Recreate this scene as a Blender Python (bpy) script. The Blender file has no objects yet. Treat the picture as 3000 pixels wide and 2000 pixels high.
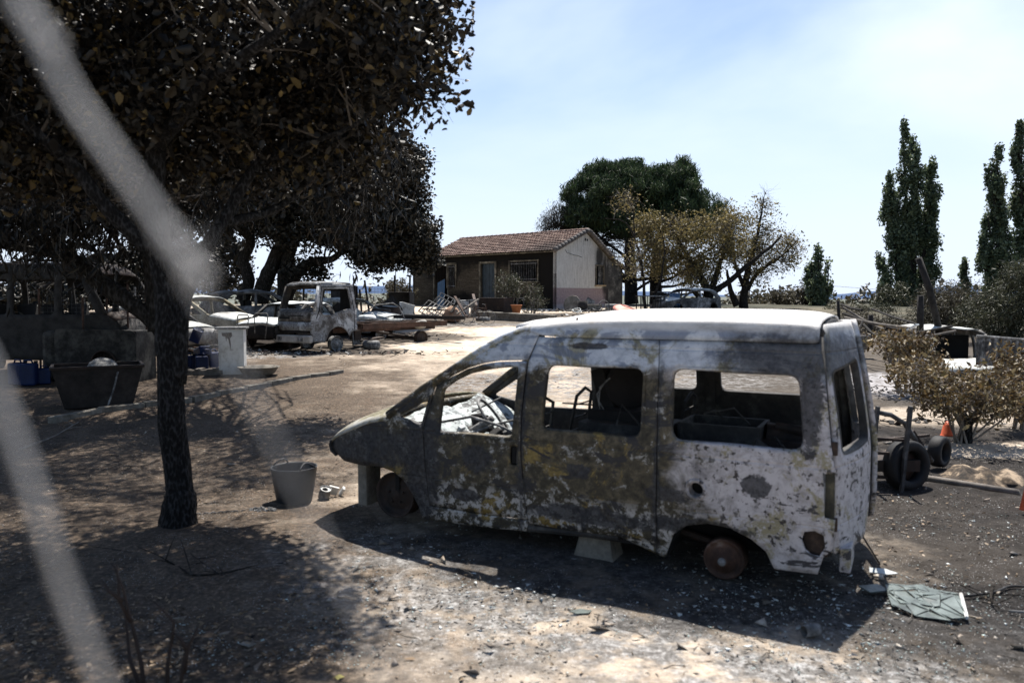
import bpy, bmesh, math, random
import numpy as np
from math import sin, cos, pi, radians, sqrt, atan, atan2
from mathutils import Vector, Matrix, noise, geometry

random.seed(12345)
SC = bpy.context.scene
COL = SC.collection
# ------------------------------------------------------------------ camera, sky, sun, exposure
F = 2290.0                       # focal length in photo pixels (photo 3000 px wide)
TILT = atan(132 / F)
CAMZ = 2.05
cd = bpy.data.cameras.new('camera'); cam = bpy.data.objects.new('camera', cd); COL.objects.link(cam)
cd.sensor_width = 36.0; cd.lens = F / 3000 * 36.0
cam.location = (0, 0, CAMZ); cam.rotation_euler = (pi / 2 - TILT, 0, 0)
cd.clip_start = 0.05; cd.clip_end = 20000
cd.dof.use_dof = True; cd.dof.focus_distance = 24.0; cd.dof.aperture_fstop = 2.0; cd.dof.aperture_blades = 9
SC.camera = cam

SUN_AZ, SUN_EL = 13.0, 63.5
w = bpy.data.worlds.new("World"); SC.world = w; w.use_nodes = True
nt = w.node_tree
for n in list(nt.nodes): nt.nodes.remove(n)
def wn(t, **k):
    n = nt.nodes.new(t)
    for a, b in k.items(): setattr(n, a, b)
    return n
sky = wn('ShaderNodeTexSky', sky_type='NISHITA', sun_disc=False, sun_elevation=radians(SUN_EL), sun_rotation=radians(SUN_AZ),
         altitude=100, air_density=1.0, dust_density=.7, ozone_density=2.0)
tc = wn('ShaderNodeTexCoord'); mp = wn('ShaderNodeMapping'); mp.inputs['Scale'].default_value = (1.0, 2.2, 3.4)
mp.inputs['Rotation'].default_value = (0.3, 0.5, -0.6)
nz = wn('ShaderNodeTexNoise'); nz.inputs['Scale'].default_value = 1.05; nz.inputs['Detail'].default_value = 6; nz.inputs['Roughness'].default_value = .5
nz.inputs['Distortion'].default_value = .5
rp = wn('ShaderNodeValToRGB'); rp.color_ramp.elements[0].position = .40; rp.color_ramp.elements[1].position = .74
rp.color_ramp.elements[1].color = (.85, .85, .85, 1)
cl = wn('ShaderNodeMix', data_type='RGBA'); cl.inputs['B'].default_value = (7.6, 8.3, 9.6, 1)
bg = wn('ShaderNodeBackground'); bg.inputs['Strength'].default_value = 0.074
wo = wn('ShaderNodeOutputWorld'); L = nt.links.new
L(tc.outputs['Generated'], mp.inputs['Vector']); L(mp.outputs[0], nz.inputs['Vector']); L(nz.outputs['Fac'], rp.inputs[0])
sx = wn('ShaderNodeSeparateXYZ'); L(tc.outputs['Generated'], sx.inputs[0])
hz = wn('ShaderNodeMapRange', interpolation_type='SMOOTHERSTEP'); L(sx.outputs[2], hz.inputs[0]); hz.inputs[1].default_value = -.05; hz.inputs[2].default_value = .42; hz.inputs[3].default_value = .95; hz.inputs[4].default_value = 0
hm = wn('ShaderNodeMix', data_type='RGBA'); hm.inputs['B'].default_value = (5.9, 6.7, 8.1, 1)
def mr(src, a, b, c, d):
    q = wn('ShaderNodeMapRange', interpolation_type='SMOOTHSTEP'); L(src, q.inputs[0])
    for i_, v_ in enumerate((a, b, c, d)): q.inputs[i_ + 1].default_value = v_
    return q.outputs[0]
def mul(a, b):
    q = wn('ShaderNodeMath', operation='MULTIPLY'); L(a, q.inputs[0]); L(b, q.inputs[1]); return q.outputs[0]
fwd = mr(sx.outputs[1], -.35, .55, .12, 1.0)          # the air is hazier towards the sun
L(mul(mul(rp.outputs[0], mr(sx.outputs[2], .35, .75, 1.0, .15)), fwd), cl.inputs['Factor']); L(sky.outputs[0], cl.inputs['A']); L(mul(hz.outputs[0], fwd), hm.inputs['Factor']); L(cl.outputs['Result'], hm.inputs['A']); L(hm.outputs['Result'], bg.inputs[0]); L(bg.outputs[0], wo.inputs[0])

sd = bpy.data.lights.new('sun', 'SUN'); sd.energy = 5.0; sd.angle = radians(.55); sd.color = (1, .95, .88)
sun = bpy.data.objects.new('sun', sd); COL.objects.link(sun)
_az, _el = radians(SUN_AZ), radians(SUN_EL)
SUNV = Vector((sin(_az) * cos(_el), cos(_az) * cos(_el), sin(_el)))
sun.rotation_euler = SUNV.to_track_quat('Z', 'Y').to_euler()
SC.view_settings.view_transform = 'Standard'; SC.view_settings.look = 'None'; SC.view_settings.gamma = 1
SC.view_settings.exposure = 1.02
SC.render.engine = 'CYCLES'
SC.cycles.max_bounces = 6; SC.cycles.transparent_max_bounces = 8

# ------------------------------------------------------------------ authoring helpers: photo pixel -> place in the world
def ray(px, py):
    u = (px - 1500) / F; v = -(py - 1000) / F
    d = Vector((u, cos(TILT) + v * sin(TILT), v * cos(TILT) - sin(TILT)))
    return d / d.y
def A(px, py, Y):
    d = ray(px, py); return Vector((d.x * Y, Y, CAMZ + d.z * Y))
PROF = [(-60, .0), (9, .03), (24, .37), (44, 1.34), (56, 1.5), (80, .9), (140, -3), (400, -14), (900, -20), (9000, -30)]
def gz(x, y):
    for (a, za), (b, zb) in zip(PROF, PROF[1:]):
        if y <= b: 
            t = (y - a) / (b - a); return za + (zb - za) * max(t, 0)
    return PROF[-1][1]
def G(px, py):
    d = ray(px, py); t = 3.0
    for _ in range(40):
        t2 = (gz(d.x * t, t) - CAMZ) / d.z
        t = t + (t2 - t) * .6
    return Vector((d.x * t, t, gz(d.x * t, t)))
def on(px, Y): 
    x = (px - 1500) / F * Y * 1.0
    return Vector((x, Y, gz(x, Y)))

# ------------------------------------------------------------------ object helpers
def tag(o, label=None, cat=None, group=None, kind=None):
    if label: o['label'] = label
    if cat: o['category'] = cat
    if group: o['group'] = group
    if kind: o['kind'] = kind
    return o
def thing(name, loc, rz, label, cat, group=None):
    o = bpy.data.objects.new(name, None); COL.objects.link(o); o.empty_display_size = .2
    o.location = loc; o.rotation_euler = (0, 0, rz)
    return tag(o, label, cat, group)
def link(name, me, mat, parent=None, smooth=False):
    o = bpy.data.objects.new(name, me); COL.objects.link(o)
    for m in (mat if isinstance(mat, (list, tuple)) else [mat]): me.materials.append(m)
    if smooth: me.shade_smooth()
    if parent: o.parent = parent
    return o
def copy_tree(o, parent=None):
    c = o.copy(); COL.objects.link(c); c.parent = parent
    for ch in list(o.children): copy_tree(ch, c)
    return c
def rotm(rx=0, ry=0, rz=0):
    return Matrix.Rotation(rz, 3, 'Z') @ Matrix.Rotation(ry, 3, 'Y') @ Matrix.Rotation(rx, 3, 'X')
class MB:
    def __init__(s): s.v = []; s.f = []; s.m = []
    def add(s, vs, fs, mi=0):
        b = len(s.v); s.v += [tuple(p) for p in vs]; s.f += [tuple(b + i for i in f) for f in fs]; s.m += [mi] * len(fs); return s
    def box(s, c, d, r=None, taper=1.0, mi=0):
        c = Vector(c); hx, hy, hz = d[0] / 2, d[1] / 2, d[2] / 2; vs = []
        for z, k in ((-hz, 1), (hz, taper)):
            for x, y in ((-hx, -hy), (hx, -hy), (hx, hy), (-hx, hy)):
                p = Vector((x * k, y * k, z)); vs.append(c + (r @ p if r else p))
        return s.add(vs, [(3, 2, 1, 0), (4, 5, 6, 7), (0, 1, 5, 4), (1, 2, 6, 5), (2, 3, 7, 6), (3, 0, 4, 7)], mi)
    def tube(s, pts, r, n=8, cap=True, mi=0, jit=0):
        pts = [Vector(p) for p in pts]
        if len(pts) < 2: return s
        rs = r if isinstance(r, (list, tuple)) else [r] * len(pts)
        vs = []; up = None
        for i, p in enumerate(pts):
            t = (pts[min(i + 1, len(pts) - 1)] - pts[max(i - 1, 0)])
            if t.length < 1e-9: t = Vector((0, 0, 1))
            t.normalize()
            if up is None: up = t.orthogonal().normalized()
            up = (up - t * up.dot(t)); up = up.normalized() if up.length > 1e-6 else t.orthogonal().normalized()
            q = t.cross(up)
            for k in range(n):
                a = 2 * pi * k / n; rr = rs[i] * (1 + (random.uniform(-jit, jit) if jit else 0))
                vs.append(p + (up * cos(a) + q * sin(a)) * rr)
        fs = []
        for i in range(len(pts) - 1):
            for k in range(n):
                fs.append((i * n + k, i * n + (k + 1) % n, (i + 1) * n + (k + 1) % n, (i + 1) * n + k))
        if cap:
            fs.append(tuple(range(n - 1, -1, -1))); fs.append(tuple((len(pts) - 1) * n + k for k in range(n)))
        return s.add(vs, fs, mi)
    def bar(s, a, b, w_, h_=None, mi=0):
        a = Vector(a); b = Vector(b); d = b - a; m = (a + b) / 2; z = d.normalized()
        x = Vector((0, 0, 1)).cross(z); x = x.normalized() if x.length > 1e-4 else Vector((1, 0, 0)); y = z.cross(x)
        r = Matrix((x, y, z)).transposed()
        return s.box(m, (w_, h_ or w_, d.length), r, mi=mi)
    def lathe(s, prof, c=(0, 0, 0), n=24, r=None, mi=0, close=False):
        c = Vector(c); vs = []
        for (rad, z) in prof:
            for k in range(n):
                a = 2 * pi * k / n; p = Vector((rad * cos(a), rad * sin(a), z)); vs.append(c + (r @ p if r else p))
        fs = []; m = len(prof); rng = range(m if close else m - 1)
        for i in rng:
            j = (i + 1) % m
            for k in range(n): fs.append((i * n + k, i * n + (k + 1) % n, j * n + (k + 1) % n, j * n + k))
        return s.add(vs, fs, mi)
    def ring(s, c, R_, r_, rot=None, n=24, k=8, mi=0):
        return s.lathe([(R_ + r_ * cos(2 * pi * i / k), r_ * sin(2 * pi * i / k)) for i in range(k)], c, n, rot, mi, True)
    def mesh(s, name):
        me = bpy.data.meshes.new(name); me.from_pydata(s.v, [], s.f)
        if any(s.m): me.polygons.foreach_set('material_index', s.m)
        me.update(); return me
    def build(s, name, mat, parent=None, smooth=False, bevel=0, solid=0):
        o = link(name, s.mesh(name), mat, parent, smooth)
        if solid:
            m = o.modifiers.new('solid', 'SOLIDIFY'); m.thickness = solid; m.offset = 0
        if bevel:
            m = o.modifiers.new('bevel', 'BEVEL'); m.width = bevel; m.segments = 2; m.limit_method = 'ANGLE'; m.angle_limit = radians(40)
        return o
def wob(p, s=1.0, a=.02, seed=0):
    return noise.noise_vector(Vector(p) * s + Vector((seed, seed * 1.7, 0))) * a
def crumple(o, s=2.0, a=.02, seed=0):
    for v in o.data.vertices: v.co += wob(v.co, s, a, seed)
    return o

# ------------------------------------------------------------------ node helpers
class NT:
    def __init__(s, name, rough=.8, spec=.3, metal=0):
        s.mat = bpy.data.materials.new(name); s.mat.use_nodes = True; s.t = s.mat.node_tree
        s.b = s.t.nodes['Principled BSDF']; s.b.inputs['Roughness'].default_value = rough
        s.b.inputs['Specular IOR Level'].default_value = spec; s.b.inputs['Metallic'].default_value = metal
        s.tc = s.t.nodes.new('ShaderNodeTexCoord'); s.obj = s.tc.outputs['Object']
        s.geo = s.t.nodes.new('ShaderNodeNewGeometry')
    def n(s, t, **k):
        q = s.t.nodes.new(t)
        for a, b in k.items(): setattr(q, a, b)
        return q
    def put(s, sock, v):
        if isinstance(v, bpy.types.NodeSocket): s.t.links.new(v, sock)
        elif isinstance(v, (tuple, list)) and len(v) == 3 and sock.type == 'RGBA': sock.default_value = (*v, 1)
        else: sock.default_value = v
    def world(s): return s.geo.outputs['Position']
    def island(s): return s.geo.outputs['Random Per Island']
    def vec(s, sc, v=None, rot=None):
        m = s.n('ShaderNodeMapping'); s.put(m.inputs['Vector'], v or s.obj); m.inputs['Scale'].default_value = sc
        if rot: m.inputs['Rotation'].default_value = rot
        return m.outputs[0]
    def noise(s, sc, det=5, ro=.6, v=None, dist=0):
        q = s.n('ShaderNodeTexNoise'); s.put(q.inputs['Vector'], v or s.obj); q.inputs['Scale'].default_value = sc
        q.inputs['Detail'].default_value = det; q.inputs['Roughness'].default_value = ro; q.inputs['Distortion'].default_value = dist
        return q.outputs['Fac']
    def voro(s, sc, v=None, feat='F1', out='Distance', rnd=1):
        q = s.n('ShaderNodeTexVoronoi', feature=feat); s.put(q.inputs['Vector'], v or s.obj); q.inputs['Scale'].default_value = sc
        q.inputs['Randomness'].default_value = rnd
        return q.outputs[out]
    def m(s, op, a, b=0, c=None):
        q = s.n('ShaderNodeMath', operation=op); s.put(q.inputs[0], a); s.put(q.inputs[1], b)
        if c is not None: s.put(q.inputs[2], c)
        return q.outputs[0]
    def sep(s, v=None):
        q = s.n('ShaderNodeSeparateXYZ'); s.put(q.inputs[0], v or s.obj); return q.outputs
    def step(s, v, a, b):          # smooth 0..1 between a and b (a>b inverts)
        q = s.n('ShaderNodeMapRange', interpolation_type='SMOOTHSTEP', clamp=True); s.put(q.inputs[0], v)
        if a < b: lo, hi, t0, t1 = a, b, 0, 1
        else: lo, hi, t0, t1 = b, a, 1, 0
        q.inputs[1].default_value = lo; q.inputs[2].default_value = hi; q.inputs[3].default_value = t0; q.inputs[4].default_value = t1
        return q.outputs[0]
    def ramp(s, f, st, interp='LINEAR'):
        q = s.n('ShaderNodeValToRGB'); s.put(q.inputs[0], f); cr = q.color_ramp; cr.interpolation = interp
        while len(cr.elements) < len(st): cr.elements.new(.5)
        for e, (p, c) in zip(cr.elements, st): e.position = p; e.color = (*(c if isinstance(c, tuple) else (c, c, c)), 1)
        return q.outputs[0]
    def mix(s, f, a, b):
        q = s.n('ShaderNodeMix', data_type='RGBA', clamp_factor=True); s.put(q.inputs['Factor'], f); s.put(q.inputs['A'], a); s.put(q.inputs['B'], b)
        return q.outputs['Result']
    def bump(s, h, strength=.5, dist=.02):
        q = s.n('ShaderNodeBump'); s.put(q.inputs['Height'], h); q.inputs['Strength'].default_value = strength; q.inputs['Distance'].default_value = dist
        s.t.links.new(q.outputs[0], s.b.inputs['Normal'])
    def col(s, c): s.put(s.b.inputs['Base Color'], c); return s
def plain(name, c, rough=.8, metal=0, var=.35, sc=4, bump=.15, spec=.3):
    t = NT(name, rough, spec, metal); f = t.noise(sc, 6, .65)
    c0 = tuple(x * (1 - var) for x in c); c1 = tuple(min(1, x * (1 + var)) for x in c)
    t.col(t.ramp(f, [(.3, c0), (.7, c1)])); t.bump(t.noise(sc * 6, 4), bump, .01); return t.mat
def mottled(name, stops, sc=3, sc2=14, rough=.75, metal=0, bump=.25, w2=.35, seed=0.0, edge=None):
    """patches of several colours: a broad noise broken by a finer one"""
    t = NT(name, rough, .3, metal)
    v = t.n('ShaderNodeVectorMath', operation='ADD'); t.put(v.inputs[0], t.obj); v.inputs[1].default_value = (seed, seed * .7, seed * 1.3)
    a = t.noise(sc, 7, .62, v.outputs[0], .3); b = t.noise(sc2, 6, .7, v.outputs[0])
    f = t.m('ADD', t.m('MULTIPLY', a, 1 - w2), t.m('MULTIPLY', b, w2))
    f = t.m('MULTIPLY_ADD', t.m('SUBTRACT', f, .5), 2.2, .5)
    t.col(t.ramp(f, stops)); t.bump(t.m('ADD', f, t.noise(sc2 * 4, 3)), bump, .006); return t.mat
def leafmat(name, cols, rough=.55, trans=.25):
    t = NT(name, rough, .35)
    st = [(i / max(1, len(cols) - 1), c) for i, c in enumerate(cols)]
    c = t.ramp(t.island(), st); t.col(c)
    tr = t.n('ShaderNodeBsdfTranslucent'); t.put(tr.inputs[0], c)
    mx = t.n('ShaderNodeMixShader'); mx.inputs[0].default_value = trans
    out = t.t.nodes['Material Output']
    t.t.links.new(t.b.outputs[0], mx.inputs[1]); t.t.links.new(tr.outputs[0], mx.inputs[2]); t.t.links.new(mx.outputs[0], out.inputs['Surface'])
    return t.mat

# ------------------------------------------------------------------ flat panels with holes, curved into shape
def inside(p, poly):
    x, y = p; c = False; j = len(poly) - 1
    for i in range(len(poly)):
        xi, yi = poly[i]; xj, yj = poly[j]
        if (yi > y) != (yj > y) and x < (xj - xi) * (y - yi) / (yj - yi + 1e-12) + xi: c = not c
        j = i
    return c
def dense(poly, step):
    out = []
    for i in range(len(poly)):
        a = Vector(poly[i]); b = Vector(poly[(i + 1) % len(poly)]); n = max(1, int((b - a).length / step))
        for k in range(n): out.append(tuple(a.lerp(b, k / n)))
    return out
def rounded(poly, r, n=4):
    out = []; N = len(poly)
    for i in range(N):
        p = Vector(poly[i]); a = Vector(poly[i - 1]) - p; b = Vector(poly[(i + 1) % N]) - p
        rr = min(r, a.length * .45, b.length * .45); a = p + a.normalized() * rr; b = p + b.normalized() * rr
        for k in range(n + 1):
            t = k / n; out.append(tuple(a * (1 - t) ** 2 + p * 2 * t * (1 - t) + b * t * t))
    return out
def panel(outline, holes, fmap, step=.06):
    """triangulated sheet; fmap(x,z)->3d point"""
    ol = dense(outline, step); hs = [dense(h, step) for h in holes]
    pts = [Vector(p) for p in ol]; edges = [(i, (i + 1) % len(ol)) for i in range(len(ol))]
    for h in hs:
        b = len(pts); pts += [Vector(p) for p in h]; edges += [(b + i, b + (i + 1) % len(h)) for i in range(len(h))]
    x0 = min(p[0] for p in ol); x1 = max(p[0] for p in ol); z0 = min(p[1] for p in ol); z1 = max(p[1] for p in ol)
    loops = [ol] + hs; segs = []
    for lp in loops: segs += [(Vector(lp[i]), Vector(lp[(i + 1) % len(lp)])) for i in range(len(lp))]
    nx = max(1, int((x1 - x0) / step)); nz = max(1, int((z1 - z0) / step))
    for i in range(1, nx):
        for j in range(1, nz):
            p = (x0 + (x1 - x0) * (i + .5 * (j % 2)) / nx, z0 + (z1 - z0) * j / nz)
            if inside(p, ol) and not any(inside(p, h) for h in hs):
                pv = Vector(p)
                if all((a - pv).length > step * .4 for a, b in segs): pts.append(pv)
    r = geometry.delaunay_2d_cdt(pts, edges, [], 1, 1e-5)
    vs = r[0]; fs = []
    for f in r[2]:
        c = sum((vs[i] for i in f), Vector((0, 0))) / len(f); c = (c.x, c.y)
        if inside(c, ol) and not any(inside(c, h) for h in hs): fs.append(tuple(f))
    return [Vector(fmap(p.x, p.y)) for p in vs], fs
def panel_obj(name, outline, holes, fmap, mat, parent, step=.06, th=.02, smooth=True, flip=False):
    v, f = panel(outline, holes, fmap, step)
    if flip: f = [tuple(reversed(q)) for q in f]
    o = link(name, MB().add(v, f).mesh(name), mat, parent, smooth)
    m = o.modifiers.new('solid', 'SOLIDIFY'); m.thickness = th; m.offset = -1 if True else 1
    return o
# ------------------------------------------------------------------ materials
def ground_mat():
    t = NT('ground_soil', .95, .12); P = t.world(); x, y, z = t.sep(P)
    warp = t.noise(.5, 5, .65, P); warp2 = t.noise(2.3, 5, .7, P)
    def blob(cx, cy, rx, ry, soft=.55, rot=0):
        dx = t.m('SUBTRACT', x, cx); dy = t.m('SUBTRACT', y, cy)
        if rot:
            c, s_ = cos(rot), sin(rot)
            dx, dy = t.m('ADD', t.m('MULTIPLY', dx, c), t.m('MULTIPLY', dy, s_)), t.m('SUBTRACT', t.m('MULTIPLY', dy, c), t.m('MULTIPLY', dx, s_))
        dx = t.m('DIVIDE', dx, rx); dy = t.m('DIVIDE', dy, ry)
        d = t.m('SQRT', t.m('ADD', t.m('MULTIPLY', dx, dx), t.m('MULTIPLY', dy, dy)))
        d = t.m('ADD', d, t.m('MULTIPLY', t.m('SUBTRACT', warp, .5), 1.1)); d = t.m('ADD', d, t.m('MULTIPLY', t.m('SUBTRACT', warp2, .5), .7))
        return t.step(d, 1 + soft / 2, 1 - soft / 2)
    def union(*a):
        r = a[0]
        for b in a[1:]: r = t.m('MAXIMUM', r, b)
        return r
    fine = t.noise(28, 6, .75, P); mid = t.noise(5, 6, .7, P)
    sand = t.ramp(t.m('ADD', t.m('MULTIPLY', mid, .6), t.m('MULTIPLY', fine, .4)), [(.3, (.26, .20, .15)), (.44, (.50, .41, .32)), (.62, (.68, .59, .48))])
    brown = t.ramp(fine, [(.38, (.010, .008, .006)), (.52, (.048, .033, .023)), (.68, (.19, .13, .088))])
    char = t.ramp(t.m('ADD', t.m('MULTIPLY', mid, .45), t.m('MULTIPLY', fine, .55)), [(.42, (.007, .0065, .0065)), (.58, (.021, .019, .019)), (.74, (.085, .068, .055))])
    ash = t.ramp(t.m('ADD', t.m('MULTIPLY', t.noise(12, 6, .75, P), .6), t.m('MULTIPLY', fine, .4)), [(.36, (.05, .048, .046)), (.5, (.17, .16, .15)), (.64, (.52, .51, .50))])
    # near the camera the soil is trampled brown under the trees and darkened further in place of their shade, sandy in the clearing
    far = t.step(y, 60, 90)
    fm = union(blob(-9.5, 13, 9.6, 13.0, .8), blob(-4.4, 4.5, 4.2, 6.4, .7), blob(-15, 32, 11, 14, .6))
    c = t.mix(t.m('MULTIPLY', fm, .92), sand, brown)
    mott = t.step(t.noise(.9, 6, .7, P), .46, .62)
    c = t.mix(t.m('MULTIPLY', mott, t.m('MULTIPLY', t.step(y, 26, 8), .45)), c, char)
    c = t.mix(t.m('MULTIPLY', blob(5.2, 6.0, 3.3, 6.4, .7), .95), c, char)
    c = t.mix(t.m('MULTIPLY', union(blob(8.5, 16, 6.5, 9.5, .7), blob(15, 30, 11, 16, .6)), .87), c, char)
    c = t.mix(union(t.m('MULTIPLY', blob(7.2, 12.6, 3.2, .8, .5), .55), t.m('MULTIPLY', blob(6.4, 10.0, 1.2, .45, .5), .8)), c, sand)
    c = t.mix(t.m('MULTIPLY', union(blob(8.0, 16.3, 1.5, 2.3, .6), blob(3.6, 4.6, .45, .25, .5)), t.m('MULTIPLY', t.step(mid, .38, .55), .8)), c, (.40, .39, .40))
    c = t.mix(t.m('MULTIPLY', union(blob(1.0, 4.9, 2.6, 1.2, .8, -.42)), t.step(t.noise(2.6, 5, .7, P), .38, .56)), c, ash)
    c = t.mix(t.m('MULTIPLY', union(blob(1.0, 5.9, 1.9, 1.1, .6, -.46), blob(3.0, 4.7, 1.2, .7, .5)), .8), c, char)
    c = t.mix(t.m('MULTIPLY', union(blob(-5.6, 24.0, 2.2, 1.6), blob(-4.0, 28, 2.6, 2.0), blob(-9, 27, 4, 3), blob(-2.5, 35.5, 7, 3.0), blob(3.5, 39, 5, 2.2)), .8), c, char)
    c = t.mix(t.m('MULTIPLY', union(blob(-7.2, 22.6, 1.6, .8), blob(-2.0, 33.6, 3.0, .7), blob(2.0, 17, 3.5, 2.5)), t.step(mid, .45, .55)), c, ash)
    grass = t.ramp(t.noise(.12, 8, .7, P), [(.35, (.025, .03, .02)), (.5, (.065, .063, .046)), (.65, (.15, .13, .095))])
    c = t.mix(t.step(t.m('ADD', t.m('ADD', y, t.m('MULTIPLY', t.m('MAXIMUM', t.m('SUBTRACT', x, 5), 0), 1.3)), t.m('MULTIPLY', t.m('SUBTRACT', warp, .5), 26)), 42, 58), c, grass)
    # pale flecks of ash and crushed glass
    fl = t.step(t.voro(46, P), .16, .10); keep = t.step(t.noise(3, 3, .6, P), .44, .60)
    c = t.mix(t.m('MULTIPLY', t.m('MULTIPLY', fl, keep), t.step(y, 20, 6)), c, (.62, .62, .62))
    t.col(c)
    h = t.m('ADD', t.m('MULTIPLY', fine, .5), t.m('ADD', t.m('MULTIPLY', t.noise(9, 6, .7, P), 1.2), t.m('MULTIPLY', t.noise(90, 3, .6, P), .22)))
    t.bump(h, .8, .035); return t.mat

def van_mat():
    t = NT('scorched_van_paint', .55, .3); x, y, z = t.sep()
    n0 = t.noise(1.3, 4, .6, dist=.5); n1 = t.noise(3.4, 9, .72, dist=.7); n2 = t.noise(11, 8, .75, dist=.3); n3 = t.noise(38, 5, .7)
    nb = t.noise(2.2, 9, .74, t.vec((1, 1, 1), rot=(.7, .2, 1.1)), .6); nc = t.noise(5.2, 9, .76, t.vec((1, 1, 1.4), rot=(.1, 1.2, .4)), .5); nd = t.noise(4.0, 9, .7, t.vec((.7, 1, 1.5), rot=(1.3, .2, .9)), .8)
    # scorched lower body: olive grey ground with black, ochre and white flaked patches, all hard-edged
    low = t.ramp(n2, [(.34, (.020, .018, .014)), (.5, (.058, .048, .030)), (.64, (.13, .105, .066))])
    low = t.mix(t.step(nb, .545, .60), low, t.ramp(n3, [(.35, (.085, .056, .018)), (.6, (.23, .165, .055))]))
    low = t.mix(t.m('MULTIPLY', t.step(nc, .55, .58), t.step(n2, .46, .54)), low, t.ramp(n3, [(.35, (.15, .145, .13)), (.6, (.40, .385, .36))]))
    low = t.mix(t.step(nd, .535, .56), low, (.030, .028, .028))
    low = t.mix(t.m('MULTIPLY', t.step(z, .64, .50), t.step(n2, .50, .54)), low, (.36, .34, .32))
    # rear quarter: pinkish pale primer with black flecks, ochre stains
    pale = t.ramp(n2, [(.30, (.19, .175, .165)), (.42, (.34, .315, .315)), (.56, (.48, .45, .46)), (.72, (.38, .36, .34))])
    pale = t.mix(t.m('MULTIPLY', t.step(nb, .52, .58), t.step(n3, .38, .5)), pale, (.25, .22, .14))
    pale = t.mix(t.m('MULTIPLY', t.step(t.noise(21, 7, .62), .56, .585), t.step(n1, .42, .54)), pale, (.045, .038, .036))
    pale = t.mix(t.step(t.m('ADD', nd, t.m('MULTIPLY', t.step(z, .75, .3), .07)), .615, .63), pale, (.05, .047, .05))
    # above the windows: bluish white, grey and olive veils
    blue = t.ramp(n2, [(.3, (.26, .29, .34)), (.5, (.42, .46, .53)), (.7, (.56, .60, .65))])
    blue = t.mix(t.step(nb, .50, .58), blue, t.ramp(n3, [(.35, (.12, .12, .10)), (.6, (.27, .26, .19))]))
    blue = t.mix(t.m('MULTIPLY', t.step(nd, .50, .56), .7), blue, (.11, .14, .21))
    nn = t.m('MULTIPLY', t.m('SUBTRACT', n1, .5), 1.1); zz = t.m('ADD', z, t.m('MULTIPLY', nn, .45)); xx = t.m('ADD', x, t.m('ADD', nn, t.m('MULTIPLY', t.m('SUBTRACT', n0, .5), 1.4)))
    c = t.mix(t.step(xx, .48, -.02), low, pale)
    c = t.mix(t.step(zz, 1.52, 1.62), c, blue)
    roof = t.ramp(t.noise(3, 8, .7, t.vec((.5, 2.2, 1))), [(.34, (.30, .29, .28)), (.44, (.47, .46, .45)), (.56, (.58, .57, .56)), (.68, (.50, .44, .36))])
    c = t.mix(t.step(z, 1.85, 1.90), c, roof)
    def spot(cx, cz, rx, rz, e=.35, am=2.6, src=None):
        dx = t.m('DIVIDE', t.m('SUBTRACT', x, cx), rx); dz = t.m('DIVIDE', t.m('SUBTRACT', z, cz), rz)
        d = t.m('SQRT', t.m('ADD', t.m('MULTIPLY', dx, dx), t.m('MULTIPLY', dz, dz)))
        d = t.m('ADD', d, t.m('MULTIPLY', t.m('SUBTRACT', t.noise(9, 9, .8, dist=.6), .5), am)); return t.step(d, 1 + e, 1 - e * .2)
    soot = spot(-.48, 1.70, .36, .13, .9, 1.8)
    for a in ((-.63, 1.42, .07, .30, .3, 3), (.95, .46, .42, .07), (.15, .49, .34, .055), (3.25, .72, .34, .10, .7, 1.8), (2.85, .80, .40, .13, .7, 1.8), (-.30, .83, .10, .07, .12, 2), (1.02, .80, .08, .05, .15, 2), (.33, .70, .16, .05, .2, 2.4), (2.45, .70, .16, .40, .6, 2.2), (2.0, .50, .12, .05, .2, 2), (1.9, .80, .12, .10, .3, 2.5), (1.0, 1.74, .15, .025, .2, 2)):
        soot = t.m('MAXIMUM', soot, spot(*a))
    # soot that leaked from the door gaps and wheel arches
    for xs_ in (1.50, .405, 2.40): soot = t.m('MAXIMUM', soot, t.m('MULTIPLY', t.step(t.m('ADD', t.m('ABSOLUTE', t.m('SUBTRACT', x, xs_)), t.m('MULTIPLY', t.m('SUBTRACT', n2, .5), .14)), .035, .0), t.step(z, 1.75, 1.5)))
    c = t.mix(t.m('MULTIPLY', soot, .88), c, t.ramp(n3, [(.4, (.014, .014, .016)), (.65, (.05, .05, .056))]))
    t.col(c); t.put(t.b.inputs['Roughness'], t.ramp(n2, [(.3, .8), (.7, .5)]))
    groove = t.m('MULTIPLY', t.step(t.m('ABSOLUTE', t.m('SUBTRACT', z, 1.735)), .012, .004), -1.5); g2 = t.m('MULTIPLY', t.step(t.m('ABSOLUTE', t.m('SUBTRACT', z, .99)), .012, .003), -1.2); g3 = t.m('MULTIPLY', t.step(t.m('ABSOLUTE', t.m('SUBTRACT', z, .60)), .010, .003), -1.0)
    h = t.m('ADD', t.m('ADD', t.m('MULTIPLY', n2, .8), t.m('MULTIPLY', n3, .5)), t.m('ADD', groove, t.m('ADD', g2, g3)))
    t.bump(h, .55, .008); return t.mat

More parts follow.
